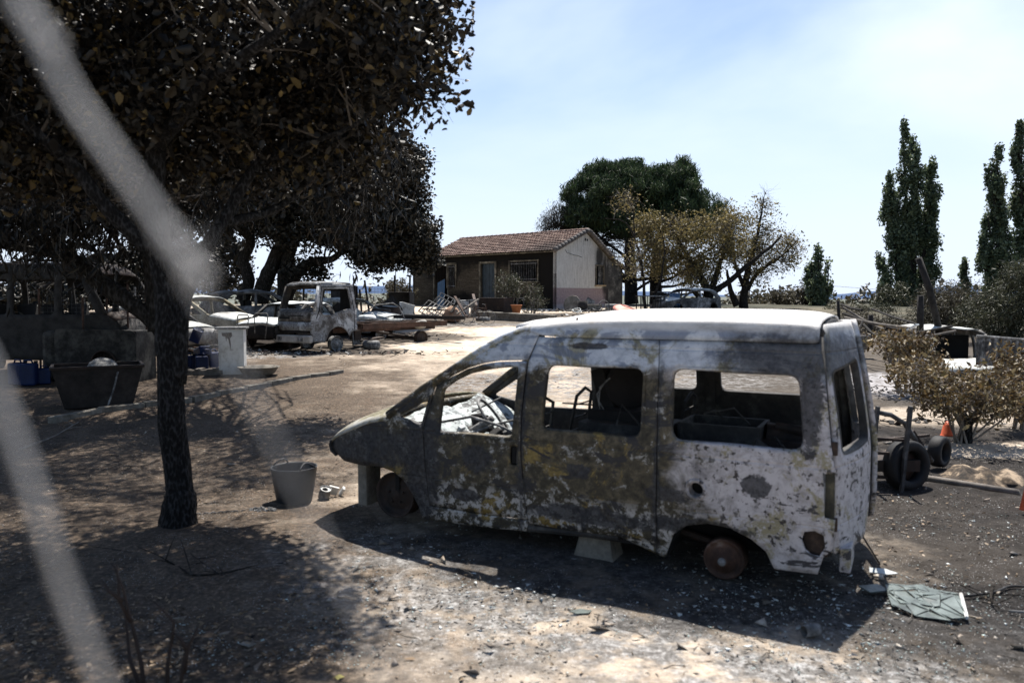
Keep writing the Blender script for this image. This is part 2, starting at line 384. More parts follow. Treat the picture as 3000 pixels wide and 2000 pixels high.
M = {}
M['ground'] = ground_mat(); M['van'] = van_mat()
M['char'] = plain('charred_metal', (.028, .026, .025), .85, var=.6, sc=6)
M['soot'] = plain('black_soot', (.014, .013, .013), .95, var=.5)
M['inner'] = mottled('burnt_inner_metal', [(.2, (.012, .012, .012)), (.5, (.035, .032, .03)), (.8, (.10, .095, .085))], 2.5, 16)
M['rust'] = mottled('rusted_steel', [(.15, (.018, .012, .010)), (.45, (.050, .027, .019)), (.7, (.095, .052, .036)), (.9, (.19, .155, .135))], 4, 20)
M['rustdark'] = mottled('dark_rusted_steel', [(.2, (.012, .010, .009)), (.6, (.034, .022, .017)), (.9, (.085, .055, .04))], 4, 20)
M['greymetal'] = mottled('ash_grey_metal', [(.25, (.03, .03, .03)), (.5, (.12, .12, .12)), (.8, (.36, .36, .36))], 5, 20)
M['darkmetal'] = mottled('sooty_grey_metal', [(.25, (.02, .02, .02)), (.5, (.05, .05, .052)), (.8, (.13, .13, .13))], 5, 20)
M['ashwhite'] = mottled('white_ash_crust', [(.2, (.22, .24, .24)), (.5, (.55, .58, .58)), (.8, (.75, .77, .76))], 5, 22, rough=.9)
M['concrete'] = mottled('pale_concrete', [(.2, (.20, .19, .17)), (.55, (.36, .34, .31)), (.85, (.5, .48, .45))], 4, 24, rough=.9)
M['darkconcrete'] = mottled('weathered_concrete', [(.2, (.07, .062, .052)), (.55, (.17, .155, .13)), (.85, (.27, .25, .22))], 3, 18, rough=.9)
M['white'] = mottled('scorched_white_enamel', [(.08, (.08, .07, .06)), (.22, (.30, .28, .25)), (.42, (.52, .52, .50)), (.8, (.66, .66, .65))], 2.2, 12, rough=.5)
M['bluepl'] = plain('blue_plastic', (.003, .014, .065), .5, var=.3)
M['bluewhite'] = mottled('scorched_blue_drum_paint', [(.2, (.03, .06, .14)), (.5, (.10, .18, .30)), (.75, (.42, .50, .58))], 3, 14)
M['bluesteel'] = plain('blue_painted_steel', (.03, .085, .16), .6, var=.4, sc=5)
M['rubber'] = plain('black_rubber', (.010, .010, .011), .7, var=.4, sc=20)
M['bucket'] = plain('grey_black_rubber_tub', (.019, .021, .025), .55, var=.2, sc=8)
M['wire'] = plain('galvanized_wire', (.46, .46, .46), .5, .5, var=.2, sc=60)
M['orange'] = plain('faded_orange_plastic', (.62, .115, .045), .55, var=.2)
M['salmon'] = plain('faded_salmon_plastic', (.62, .25, .19), .6, var=.2)
M['terracotta'] = plain('terracotta', (.42, .17, .08), .85)
M['charwood'] = plain('charred_wood', (.02, .018, .017), .9, var=.7, sc=10, bump=.4)
M['greywood'] = plain('weathered_grey_wood', (.14, .125, .11), .9, var=.5, sc=8, bump=.3)
M['glass'] = mottled('sooty_broken_glass', [(.2, (.04, .045, .043)), (.45, (.095, .115, .108)), (.8, (.16, .19, .18))], 7, 20, rough=.4)
M['glassbit'] = NT('glass_crumbs', .15, .7).col((.55, .66, .64)).mat
M['cream'] = mottled('scorched_cream_paint', [(.2, (.05, .04, .03)), (.38, (.15, .125, .08)), (.58, (.28, .245, .165)), (.85, (.50, .47, .38))], 2.2, 12)
M['palecar'] = mottled('ashen_white_paint', [(.22, (.07, .06, .05)), (.40, (.26, .255, .24)), (.58, (.46, .48, .46)), (.9, (.62, .64, .62))], 2.2, 12)
M['greycar'] = mottled('burnt_grey_shell', [(.15, (.02, .02, .02)), (.4, (.07, .065, .06)), (.65, (.19, .185, .18)), (.9, (.46, .46, .45))], 2.2, 11)
M['truck'] = mottled('burnt_truck_paint', [(.18, (.04, .038, .038)), (.36, (.12, .115, .11)), (.46, (.26, .27, .28)), (.52, (.11, .11, .115)), (.6, (.38, .40, .42)), (.85, (.58, .60, .62))], 1.5, 6, w2=.3, seed=3.1)
M['truckfront'] = mottled('sooty_truck_front', [(.18, (.014, .013, .013)), (.42, (.045, .04, .036)), (.6, (.14, .13, .12)), (.85, (.33, .33, .33))], 2.2, 11, seed=5)
M['black'] = plain('deep_char', (.008, .008, .008), .95, var=.4)

# ------------------------------------------------------------------ terrain
def terrain():
    ys = [-14, -8, -4, -1]; y = 1.0
    while y < 14: ys.append(y); y += .07 + y * .004
    while y < 60: ys.append(y); y *= 1.02
    while y < 9000: ys.append(y); y *= 1.12
    nx = 260; vs = []; fs = []
    for y in ys:
        hw = 14 + max(0, y) * 1.5
        for i in range(nx + 1):
            u = (i / nx) * 2 - 1; x = hw * (u * .45 + .55 * u ** 3)
            h = gz(x, y)
            a = min(1, max(0, (70 - y) / 30))
            h += a * (noise.noise(Vector((x * .9, y * .9, 0))) * .030 + noise.noise(Vector((x * 3.1, y * 3.1, 4))) * .013 + noise.noise(Vector((x * 8, y * 8, 9))) * .007)
            if y > 60: h += (1 - a) * noise.noise(Vector((x * .012, y * .012, 0))) * min(7, (y - 60) * .03)
            # small mound of earth at the foot of the near tree, rubble heap by the pipe
            h += .07 * math.exp(-((x + 2.75) ** 2 + (y - 6.3) ** 2) / .6)
            vs.append((x, y, h))
    for j in range(len(ys) - 1):
        for i in range(nx):
            a = j * (nx + 1) + i; fs.append((a, a + 1, a + nx + 2, a + nx + 1))
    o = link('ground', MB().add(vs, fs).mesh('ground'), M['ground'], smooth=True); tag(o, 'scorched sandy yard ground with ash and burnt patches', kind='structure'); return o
terrain()

def ridge(name, Y, pts, col, label, depth=900, base=-40):
    """a range of hills: pts (photo px, photo y of the crest) at distance Y"""
    t = NT(name + '_cover', .95, .05); t.col(t.ramp(t.noise(.012, 8, .75), [(.35, tuple(c * .7 for c in col)), (.6, col), (.75, tuple(min(1, c * 1.5) for c in col))]))
    vs = []; fs = []; n = 160; rows = 12
    x0, x1 = pts[0][0], pts[-1][0]
    for j in range(rows + 1):
        v = j / rows
        for i in range(n + 1):
            px = x0 + (x1 - x0) * i / n
            for (a, ya), (b, yb) in zip(pts, pts[1:]):
                if a <= px <= b: py = ya + (yb - ya) * (1 - cos(pi * (px - a) / (b - a))) / 2; break
            top = A(px, py, Y).z + noise.noise(Vector((px * .02, 0, Y))) * Y * .0012 + noise.noise(Vector((px * .11, 3, Y))) * Y * .0007
            yy = Y - depth * (1 - v) if v < 1 else Y + depth * .6
            h = base + (top - base) * sin(v * pi / 2 * (1 if v < 1 else 1)) if v < 1 else base
            if v < 1 and j == rows - 1: h = top; yy = Y
            h += noise.noise(Vector((px * .01, v * 6, Y))) * (top - base) * .06 * (1 if 0 < j < rows - 1 else 0)
            vs.append(((px - 1500) / F * Y * (yy / Y) ** .2, yy, h))
    for j in range(rows):
        for i in range(n):
            a = j * (n + 1) + i; fs.append((a, a + 1, a + n + 2, a + n + 1))
    o = link(name, MB().add(vs, fs).mesh(name), t.mat, smooth=True); tag(o, label, kind='structure')
# ------------------------------------------------------------------ the burnt van
VT = radians(152.7)
van = thing('burnt_van', (1.816, 6.21, -.07), VT, 'burnt-out passenger van with no glass, mottled grey and ochre, in the foreground', 'van')
def vw(x, z):
    q = .90 - max(0, z - 1.0) * .19 - max(0, .45 - z) * .10
    if x > 2.9: q -= .20 * ((x - 2.9) / .7) ** 2
    if z < .98: q += .012 * sin(max(0, min(1, (z - .45) / .5)) * pi)
    if 1.0 < z < 1.05: q -= .004
    return q
VL = lambda x, z: (x, vw(x, z), z)
VR = lambda x, z: (x, -vw(x, z), z)
topline = [(1.41, 1.885), (1.59, 1.84), (1.75, 1.77), (1.95, 1.66), (2.12, 1.55), (2.29, 1.44), (2.48, 1.32), (2.67, 1.18), (2.80, 1.08), (3.0, 1.03), (3.25, .93), (3.45, .84), (3.53, .79)]
topz = sorted(topline)
def tz(x):
    for (a, za), (b, zb) in zip(topz, topz[1:]):
        if a <= x <= b: return za + (zb - za) * (x - a) / (b - a)
    return topz[0][1] if x < topz[0][0] else topz[-1][1]
doortop = [(2.335, 1.375), (2.2, 1.46), (2.04, 1.535), (1.9, 1.575), (1.75, 1.60), (1.50, 1.615)]
frontarch = [(3.05, .635), (2.87, .646), (2.72, .61), (2.62, .55), (2.55, .46), (2.48, .34), (2.45, .24)]
qwin = rounded([(2.70, 1.085), (2.39, 1.285), (2.445, 1.03)], .03)
dwin = rounded([(2.28, .99), (2.275, 1.345), (2.16, 1.43), (2.03, 1.495), (1.89, 1.53), (1.74, 1.552), (1.57, 1.565), (1.585, 1.0)], .035)
swin = rounded([(1.33, 1.587), (.54, 1.591), (.53, 1.083), (1.348, 1.084)], .07)
rwin = rounded([(.33, 1.60), (-.554, 1.588), (-.604, 1.084), (.312, 1.086)], .08)
front = topline + [(3.535, .72), (3.32, .64)] + frontarch + [(2.347, .235), (1.46, .26), (1.443, .35), (2.37, .355), (2.39, .6), (2.43, 1.0), (2.345, 1.375)] + doortop[1:] + [(1.42, 1.80)]
door = [(2.362, .363), (2.382, .6), (2.42, 1.0)] + [(2.328, 1.37), (2.196, 1.45), (2.04, 1.525), (1.9, 1.565), (1.75, 1.59), (1.505, 1.604), (1.518, 1.2), (1.508, .865), (1.47, .52), (1.45, .36)]
slide = [(1.412, 1.80), (1.487, 1.6), (1.508, 1.2), (1.498, .865), (1.462, .52), (1.437, .335), (1.1, .325), (.75, .335), (.404, .325), (.404, .9), (.422, 1.37), (.437, 1.80)]
circ = lambda cx, cz, r, n=18, e=1: [(cx + r * cos(2 * pi * i / n), cz + r * e * sin(2 * pi * i / n)) for i in range(n)]
rarch = [(.335, .24), (.275, .412), (.181, .488), (.027, .526), (-.125, .515), (-.272, .459), (-.373, .382), (-.423, .27)]
foghole = [(-.60, .50), (-.615, .56), (-.68, .575), (-.735, .55), (-.745, .47), (-.71, .40), (-.66, .405), (-.62, .44)]
rear = [(.431, 1.80), (.416, 1.37), (.396, .9), (.396, .40), (.345, .24)] + rarch + [(-.44, .265), (-.70, .275), (-.735, .40), (-.79, .46), (-.80, .66), (-.735, .67), (-.725, .955), (-.80, .97), (-.787, 1.0), (-.76, 1.16), (-.711, 1.58), (-.677, 1.80)]
mv = M['van']
panel_obj('front_quarter', front, [qwin], VL, mv, van, .045, .018, flip=True)
dr = panel_obj('front_door', door, [dwin, rounded([(1.60, .94), (1.53, .94), (1.53, .79), (1.60, .79)], .02)], VL, mv, van, .045, .02, flip=True)
MB().box((1.565, .85, .865), (.10, .03, .18)).box((1.565, .885, .865), (.035, .02, .13)).build('door_handle', M['black'], dr)
sl = panel_obj('sliding_door', slide, [swin], VL, mv, van, .045, .02, flip=True)
panel_obj('rear_quarter', rear, [rwin, circ(.115, .757, .052), foghole], VL, mv, van, .04, .018, flip=True)
for o_ in list(van.children):
    if o_.name.startswith(('front_', 'sliding', 'rear_q')): crumple(o_, 1.6, .007, 2); crumple(o_, 5, .002, 8)
# window recesses: an inner lip standing behind each opening
def lip(name, poly, par, side=1, inn=.030, dep=.035, mat=None):
    m = MB(); n = len(poly); cx = sum(p[0] for p in poly) / n; cz = sum(p[1] for p in poly) / n
    A_ = [Vector((x, side * (vw(x, z) + .004), z)) for x, z in poly]
    def sh(x, z, k): d = Vector((cx - x, cz - z)); d.normalize(); return x + d.x * k, z + d.y * k
    O_ = [Vector((*[sh(x, z, -.018)[0]], side * (vw(x, z) + .003), sh(x, z, -.018)[1])) for x, z in poly]
    B_ = [Vector((sh(x, z, inn * .5)[0], side * (vw(x, z) - dep), sh(x, z, inn * .5)[1])) for x, z in poly]
    C_ = [Vector((sh(x, z, -.03)[0], side * (vw(x, z) - dep - .01), sh(x, z, -.03)[1])) for x, z in poly]
    vs = O_ + A_ + B_ + C_; fs = []
    for r in range(3):
        for i in range(n):
            j = (i + 1) % n; fs.append((r * n + i, r * n + j, (r + 1) * n + j, (r + 1) * n + i))
    return m.add(vs, fs).build(name, mat or mv, par, True)
for p_, q_ in ((qwin, van), (dwin, dr), (swin, sl), (rwin, van)): lip('window_frame', dense(p_, .05), q_)
# dark structure behind the door gaps
for xx, z0, z1 in ((1.47, .3, 1.82), (.42, .3, 1.82), (2.40, .3, 1.0)):
    for sg in (1, -1):
        st = MB()
        for k in range(8):
            a = z0 + (z1 - z0) * k / 8; b = z0 + (z1 - z0) * (k + 1) / 8
            ox = {1.47: lambda z: 1.505 - .07 * max(0, (z - 1.2) / .6) - (.06 if z < .5 else 0), .42: lambda z: .41, 2.40: lambda z: 2.40}[xx]
            st.bar((ox(a), sg * (vw(xx, a) - .045), a), (ox(b), sg * (vw(xx, b) - .045), b), .085, .05)
        st.build('pillar_frame', M['inner'], van)
# roof: cross-sections from rail to rail
RX = [-.665, -.62, -.55, -.3, 0, .4, .8, 1.2, 1.41, 1.5, 1.59, 1.64]
def rcrown(x): return 2.005 - .04 * max(0, (-x - .4) / .25) ** 2 - (.0 if x < .9 else .19 * ((x - .9) / .74) ** 2.0)
def roof():
    vs = []; fs = []; prof = [(1, 0.0), (.985, .35), (.962, .62), (.940, .66), (.925, .60), (.90, .72), (.80, .84), (.6, .94), (.3, .99), (0, 1)]
    prof += [(-a, b) for a, b in reversed(prof[:-1])]; n = len(prof)
    for x in RX:
        z0 = 1.803 if x < 1.42 else tz(x) - .01; wd = vw(x, z0) + .006; zc = max(rcrown(x), z0 + .05)
        for k, (a, b) in enumerate(prof): vs.append((x, wd * a, z0 + (zc - z0) * b))
    for i in range(len(RX) - 1):
        for k in range(n - 1): fs.append((i * n + k, i * n + k + 1, (i + 1) * n + k + 1, (i + 1) * n + k))
    o = link('roof', MB().add(vs, fs).mesh('roof'), mv, van, True)
    crumple(o, 2.2, .006, 3)
    s = o.modifiers.new('sub', 'SUBSURF'); s.levels = s.render_levels = 1
    s = o.modifiers.new('solid', 'SOLIDIFY'); s.thickness = .015; s.offset = 1
    return o
rf = roof()
for x in (-.36, -.02, .41, .81, 1.12): MB().box((x, .675, 1.925), (.012, .012, .055)).build('roof_clip', M['rust'], rf)
# roof gutter seam dark line
MB().tube([(x, .93 * vw(x, 1.9), 1.803 + (max(rcrown(x), 1.85) - 1.803) * .60 + .004) for x in RX[1:9]], .006, 5).build('gutter', M['black'], rf)
# A pillars and header, cowl
for sg in (1, -1):
    MB().tube([(x, sg * (vw(x, z) - .03), z + .005) for x, z in topline[1:9]], [.035, .038, .04, .04, .04, .042, .045, .05], 8).build('windscreen_pillar', mv, van, True)
MB().tube([(1.615, y * .70, 1.865 + .03 * (1 - y * y)) for y in (-1, -.6, -.2, .2, .6, 1)], .035, 8).build('windscreen_header', mv, van, True)
MB().tube([(2.80 + .14 * (1 - y * y), y * .80, 1.07) for y in (-1, -.7, -.3, 0, .3, .7, 1)], .035, 8).build('windscreen_frame', mv, van, True)
# bonnet
M['bonnet'] = mottled('pale_olive_bonnet_paint', [(.2, (.06, .055, .04)), (.38, (.22, .20, .13)), (.55, (.36, .355, .33)), (.85, (.48, .485, .47))], 2.6, 12)
def bonnet():
    vs = []; fs = []; nx, ny = 12, 16
    for i in range(nx + 1):
        u = i / nx
        for j in range(ny + 1):
            v = j / ny * 2 - 1
            xs = 2.81 + .71 * u; ed = vw(xs, tz(xs)) + .002
            x = 2.81 + .14 * (1 - v * v) * (1 - u) + (.71 + .12 * (1 - v * v)) * u - .14 * (1 - v * v) * 0
            z = tz(xs) + .05 * (1 - v ** 4) - .02 * abs(v) ** 8
            vs.append((x, v * ed, z))
    for i in range(nx):
        for j in range(ny): a = i * (ny + 1) + j; fs.append((a, a + 1, a + ny + 2, a + ny + 1))
    o = link('bonnet', MB().add(vs, fs).mesh('bonnet'), M['bonnet'], van, True); crumple(o, 3, .012, 9)
    m = o.modifiers.new('solid', 'SOLIDIFY'); m.thickness = .02; m.offset = -1
bonnet()
fv = []; ff = []
for j in range(17):
    v = j / 8 - 1; 
    for k, (dx, z) in enumerate(((0, .80), (.015, .76), (0, .70), (-.06, .66))): fv.append((3.525 + .12 * (1 - v * v) + dx, v * .775, z + .03 * (1 - v ** 4) * (k == 0)))
for j in range(16):
    for k in range(3): a = j * 4 + k; ff.append((a, a + 1, a + 5, a + 4))
MB().add(fv, ff).build('nose_panel', mv, van, True, solid=.012)
# right side
panel_obj('far_side_panel', topline[::-1] + [(1.3, 1.80), (.4, 1.80), (-.677, 1.80), (-.711, 1.58), (-.76, 1.16), (-.79, .97), (-.79, .46), (-.43, .27)] + rarch[::-1] + [(.34, .3), (1.4, .3), (2.34, .25)] + frontarch[::-1] + [(3.32, .64), (3.53, .72)],
          [qwin, dwin, rounded([(1.33, 1.60), (.54, 1.60), (.54, 1.27), (1.33, 1.27)], .06), rounded([(.33, 1.62), (-.56, 1.60), (-.58, 1.27), (.32, 1.27)], .06)], VR, M['inner'], van, .07, .05)
# floor, rear frame, bulkhead
MB().box((1.4, 0, .36), (1.9, 1.66, .03)).box((-.1, 0, .37), (1.1, .9, .03)).box((-.1, 0, .60), (1.2, 1.5, .03)).box((2.6, 0, .5), (.5, .8, .03)).box((1.4, .80, .32), (1.9, .05, .10)).box((1.4, -.80, .32), (1.9, .05, .10)).box((2.78, 0, .66), (.04, 1.55, .58)).build('floor_pan', M['soot'], van)
rfm = MB(); rfm.tube([(-.655, y * .66, 1.86 + .07 * (1 - y * y)) for y in (-1, -.5, 0, .5, 1)], .035, 8)
for sg in (1, -1): rfm.tube([(-.65, sg * .68, 1.84), (-.69, sg * .74, 1.5), (-.73, sg * .80, 1.15), (-.74, sg * .80, .5)], .035, 6)
rfm.tube([(-.74, -.8, .42), (-.76, 0, .40), (-.74, .8, .42)], .05, 8)
rfm.build('rear_opening_frame', M['inner'], van, True)
# tail lamp recess, rear corner bumper remains, filler neck
MB().box((-.765, .87, .81), (.055, .05, .30)).build('tail_lamp_recess', mottled('sooty_olive_recess', [(.2, (.012, .012, .010)), (.6, (.05, .045, .03)), (.9, (.13, .115, .07))], 5, 20), van)
MB().tube([(-.725, .895, .66), (-.728, .90, .81), (-.725, .893, .965)], .012, 6).build('lamp_edge', M['greymetal'], van)
MB().ring((.115, .905, .757), .066, .016, rotm(rx=pi / 2)).lathe([(.052, 0), (.05, -.12), (0, -.121)], (.115, .905, .757), 20, rotm(rx=-pi / 2)).build('filler_neck', mv, van, True)
MB().lathe([(.001, .0), (.05, .0), (.05, .01)], (.115, .80, .757), 16, rotm(rx=-pi / 2)).build('filler_hole', M['black'], van)
MB().box((-.68, .80, .49), (.15, .10, .20)).build('fog_lamp_recess', M['rustdark'], van)
MB().box((-.86, .62, .36), (.07, .34, .16)).box((-.80, .70, .50), (.05, .22, .14)).box((-.85, .2, .40), (.05, .5, .10)).build('bumper_bracket', mv, van, bevel=.01)
# bent sill end and hanging flap
MB().add([(.70, .86, .335), (.345, .86, .24), (.36, .80, .20), (.72, .78, .30), (.42, .865, .40), (.72, .87, .345)], [(0, 1, 2, 3), (0, 5, 4, 1)]).build('bent_sill', mv, van, solid=.008)
MB().tube([(2.36, .84, .25), (1.9, .84, .27), (1.45, .85, .285), (.7, .85, .32)], .03, 8).build('sill_tube', M['inner'], van)
# doors at the back, ajar
def reardoor(ang, side):
    e = bpy.data.objects.new('rear_door', None)
    a = radians(ang)
    def mp(s, z):
        x0 = -.79 if z < 1.0 else -.79 + .13 * ((z - 1.0) / .85) ** 1.3; y0 = (.86 - .05 * max(0, .6 - z)) if z < 1.0 else .86 - .16 * (z - 1.0) / .85
        W = s
        b = .035 * sin(pi * min(1, max(0, s / .8)))
        x = x0 - W * sin(a) - b * cos(a); y = y0 - W * cos(a) + b * sin(a)
        return (x, side * y, z)
    ol = rounded([(.02, .40), (.02, 1.80), (.10, 1.93), (.66, 1.95), (.74, 1.80), (.79, 1.0), (.79, .62), (.66, .45), (.60, .40)], .05)
    wn_ = rounded([(.12, 1.07), (.10, 1.60), (.62, 1.66), (.68, 1.10)], .06)
    o = panel_obj('rear_door', ol, [wn_], mp, mv, van, .05, .035, flip=(side < 0))
    n = dense(wn_, .06); 
    m = MB(); c = (.39, 1.36); vs = []
    for r, k, dd in ((0, -.02, -.004), (1, 0, 0), (2, .012, .05)):
        for s_, z in n:
            d = Vector((c[0] - s_, c[1] - z)).normalized(); q = Vector(mp(s_ + d.x * k, z + d.y * k)); vs.append(q + Vector((cos(a) * dd, -side * sin(a) * dd, 0)))
    N = len(n); fs = [(r * N + i, r * N + (i + 1) % N, (r + 1) * N + (i + 1) % N, (r + 1) * N + i) for r in range(2) for i in range(N)]
    m.add(vs, fs).build('door_window_frame', M['inner'], o, True)
    for z in (1.12, .62): 
        q = Vector(mp(.0, z)); MB().box(q + Vector((.0, side * .012, 0)), (.05, .03, .09)).build('hinge', M['rustdark'], o, bevel=.006)
reardoor(13, 1); reardoor(16, -1)
# wheels
def rim(par, x, y, z, R_, mat, drum=False, tilt=0):
    r = rotm(rx=-pi / 2) if y > 0 else rotm(rx=pi / 2)
    if drum:
        w_ = MB().lathe([(.02, -.16), (R_, -.14), (R_, -.01), (R_ * .97, 0), (R_ * .90, .004), (R_ * .86, -.012), (R_ * .60, -.008), (R_ * .55, .02), (R_ * .30, .024), (R_ * .26, .05), (R_ * .18, .055), (.001, .056)], (x, y, z), 32, r)
    else:
        w_ = MB().lathe([(R_ * 1.0, -.14), (R_ * 1.04, -.15), (R_ * .94, -.10), (R_ * .92, -.03), (R_ * 1.04, .0), (R_ * 1.02, .012), (R_ * .93, -.005), (R_ * .88, -.03), (R_ * .70, -.045), (R_ * .58, -.02), (R_ * .40, -.025), (R_ * .25, -.01), (R_ * .16, .0), (.001, .0)], (x, y, z), 32, r)
    for k in range(5):
        a = 2 * pi * k / 5 + .3; w_.lathe([(.011, 0), (.011, .018), (.001, .018)], (x + R_ * .40 * cos(a), y + (.0 if drum else -.02) * (1 if y > 0 else -1), z + R_ * .40 * sin(a)), 6, r)
    return w_.build('wheel', mat, par, True)
rim(van, 2.80, .78, .375, .195, M['rustdark']); rw = rim(van, -.065, .80, .25, .147, M['rust'], True)
MB().lathe([(.030, .05), (.028, .064), (.001, .066)], (-.065, .80, .25), 16, rotm(rx=-pi / 2)).build('hub_cap', M['greymetal'], rw, True)
rim(van, 2.80, -.78, .375, .195, M['rustdark']); rim(van, -.065, -.78, .25, .147, M['rustdark'], True)
MB().tube([(-.065, -.7, .26), (-.065, .72, .26)], .035, 8).tube([(-.05, .6, .28), (.6, .55, .40)], .03, 6).build('axle', M['rustdark'], van)
MB().tube([(2.8, -.7, .36), (2.8, .7, .36)], .03, 8).build('axle', M['rustdark'], van)
# wheel arch liners
for xc, R_, zc in ((2.82, .36, .34), (-.05, .33, .25)):
    for sg in (1, -1):
        prof = []; m = MB(); vs = []; fs = []
        for i in range(13):
            a = pi * i / 12 if xc < 1 else pi * (.52 + .48 * i / 12)
            for yy in (.86, .50): vs.append((xc + R_ * 1.12 * cos(a), sg * yy, zc + R_ * .9 * sin(a)))
        for i in range(12): fs.append((2 * i, 2 * i + 1, 2 * i + 3, 2 * i + 2))
        if xc < 1: fs.append(tuple(range(1, 26, 2)))
        m.add(vs, fs).build('wheel_arch', M['black'], van, solid=.006)
M['dash'] = mottled('ash_and_glass_crust', [(.34, (.014, .014, .014)), (.44, (.10, .105, .105)), (.52, (.34, .38, .38)), (.8, (.54, .58, .57))], 5, 18, rough=.6, w2=.5)
# interior: dashboard covered with pale fallen glass, hoops and wires, seats' frames, boxes
d_ = MB(); vs = []; fs = []
for i in range(15):
    for j in range(21):
        x = 2.80 - i * .058; y = -.78 + j * .078
        z = 1.06 - .012 * i - .0020 * i * i + noise.noise(Vector((x * 5, y * 5, 2))) * .055 + .03 * sin(y * 7)
        if i > 9: z -= (i - 9) * .055 * (1 + .6 * noise.noise(Vector((x * 3, y * 6, 7))))
        vs.append((x, y, z))
for i in range(14):
    for j in range(20): a = i * 21 + j; fs.append((a, a + 1, a + 22, a + 21))
d_.add(vs, fs); db = d_.build('dashboard', M['dash'], van, True, solid=.01)
k = MB()
def loopy(c, rx, ry, rz, n=22, tilt=(0, 0, 0), a0=0, a1=2 * pi):
    r = rotm(*tilt); return [Vector(c) + r @ Vector((rx * cos(a0 + (a1 - a0) * i / n), ry * sin(a0 + (a1 - a0) * i / n), rz * sin(3 * (a0 + (a1 - a0) * i / n)))) for i in range(n + 1)]
k.tube(loopy((2.02, .42, 1.06), .20, .19, .0, tilt=(.25, -.9, 0)), .013, 7)
sw = k.build('steering_wheel', M['greymetal'], van, True)
k = MB()
k.tube([(2.02, .42, 1.06), (2.25, .42, .92), (2.5, .42, .80)], .03, 8)
k.tube([(2.75, .55, .98), (2.4, .62, 1.03), (2.1, .65, 1.10), (1.85, .62, 1.04), (1.72, .58, .98), (1.80, .5, .90), (2.0, .45, .88), (2.3, .5, .90)], .012, 6)
k.tube([(2.6, .7, 1.02), (2.45, .72, 1.05), (2.35, .72, .97), (2.3, .7, .9)], .010, 6)
k.tube([(2.15, .66, .80), (2.05, .66, .98), (1.9, .6, 1.04), (1.75, .5, 1.08)], .011, 6)
k.tube([(2.3, .30, 1.08), (2.1, .1, 1.20), (1.9, .0, 1.14), (1.8, -.1, 1.05)], .009, 6)
k.tube([(2.2, .6, .95), (1.95, .6, .93), (1.7, .52, 1.0)], .022, 7)
k.build('loose_wiring', M['greymetal'], van, True)
k = MB()
for i in range(26):
    c = (random.uniform(1.75, 2.55), random.uniform(.1, .72), random.uniform(.72, .98)); k.box(c, (random.uniform(.04, .16), random.uniform(.04, .14), random.uniform(.03, .14)), rotm(random.random() * 3, random.random() * 3, random.random() * 3))
k.build('dashboard_debris', M['inner'], van, bevel=.01)
k = MB()
for i in range(14):
    c = (random.uniform(1.8, 2.35), random.uniform(.35, .74), random.uniform(.84, .97)); k.box(c, (random.uniform(.04, .10), random.uniform(.04, .10), random.uniform(.02, .05)), rotm(random.random() * 3, random.random() * 3, random.random() * 3))
k.build('melted_glass_lump', M['ashwhite'], van, bevel=.01)
for sx_, sy_ in ((1.62, .42), (1.60, -.42), (.62, -.5)):
    k = MB(); b_ = Vector((sx_, sy_, .55))
    k.tube([b_ + Vector(q) for q in ((.38, -.22, 0), (0, -.23, 0), (-.05, -.22, .35), (-.10, -.18, .66), (-.11, 0, .72), (-.10, .18, .66), (-.05, .22, .35), (0, .23, 0), (.38, .22, 0), (.38, -.22, 0))], .016, 6)
    for i in range(5): k.tube([b_ + Vector((-.02 - .018 * i, -.21, .1 + .12 * i)), b_ + Vector((.0 - .018 * i, 0, .09 + .12 * i)), b_ + Vector((-.02 - .018 * i, .21, .1 + .12 * i))], .007, 4)
    for i in range(4): k.tube([b_ + Vector((.38, -.15 + .1 * i, .01)), b_ + Vector((.2, -.15 + .1 * i, .04)), b_ + Vector((0, -.15 + .1 * i, .01))], .008, 4)
    k.box(b_ + Vector((.18, 0, -.10)), (.36, .40, .14))
    k.build('seat_frame', M['inner'], van)
rr_ = random.Random(31); k = MB()
for i in range(130):
    x_ = rr_.uniform(-.6, 2.3); s_ = rr_.uniform(.04, .20); k.box((x_, rr_.uniform(-.7, .7), rr_.uniform(.62, .98) if x_ < 1.5 else rr_.uniform(.4, .75)), (s_, s_ * rr_.uniform(.15, 1), s_ * rr_.uniform(.1, .7)), rotm(rr_.random() * 3, rr_.random() * 3, rr_.random() * 3))
for i in range(16):
    p_ = Vector((rr_.uniform(-.5, 1.4), rr_.uniform(-.6, .6), rr_.uniform(.85, 1.12))); k.tube([p_, p_ + Vector((rr_.uniform(-.2, .2), rr_.uniform(-.2, .2), rr_.uniform(.0, .16))), p_ + Vector((rr_.uniform(-.35, .35), rr_.uniform(-.35, .35), rr_.uniform(-.1, .12)))], .008, 5)
o_ = k.build('charred_debris', M['inner'], van); o_['kind'] = 'stuff'
k = MB().lathe([(.001, -.10), (.19, -.10), (.20, -.08), (.20, .08), (.17, .10), (.001, .07)], (.95, -.05, 1.36), 24, rotm(rx=pi / 2, rz=.5)).box((1.12, -.05, 1.30), (.12, .30, .42), rotm(ry=.3)).box((.95, .05, 1.05), (.5, .4, .25))
k.build('fan_unit', M['soot'], van, bevel=.01)
MB().tube([(1.02, .2, 1.44), (1.10, .22, 1.36), (1.11, .22, 1.24), (1.04, .22, 1.14), (.98, .22, 1.10)], .007, 6).tube([(1.05, .2, 1.42), (1.13, .21, 1.30), (1.10, .22, 1.18), (1.0, .22, 1.12)], .006, 6).build('fan_cable', M['greymetal'], van, True)
MB().box((.85, .15, .92), (.75, .5, .34)).build('tool_chest', M['inner'], van, bevel=.01)
k = MB().box((.10, -.15, .93), (.62, .03, .40)).box((.10, .30, .93), (.62, .03, .40)).box((-.2, .08, .93), (.03, .45, .40)).box((.40, .08, .93), (.03, .45, .40)); k.build('open_crate', M['inner'], van)
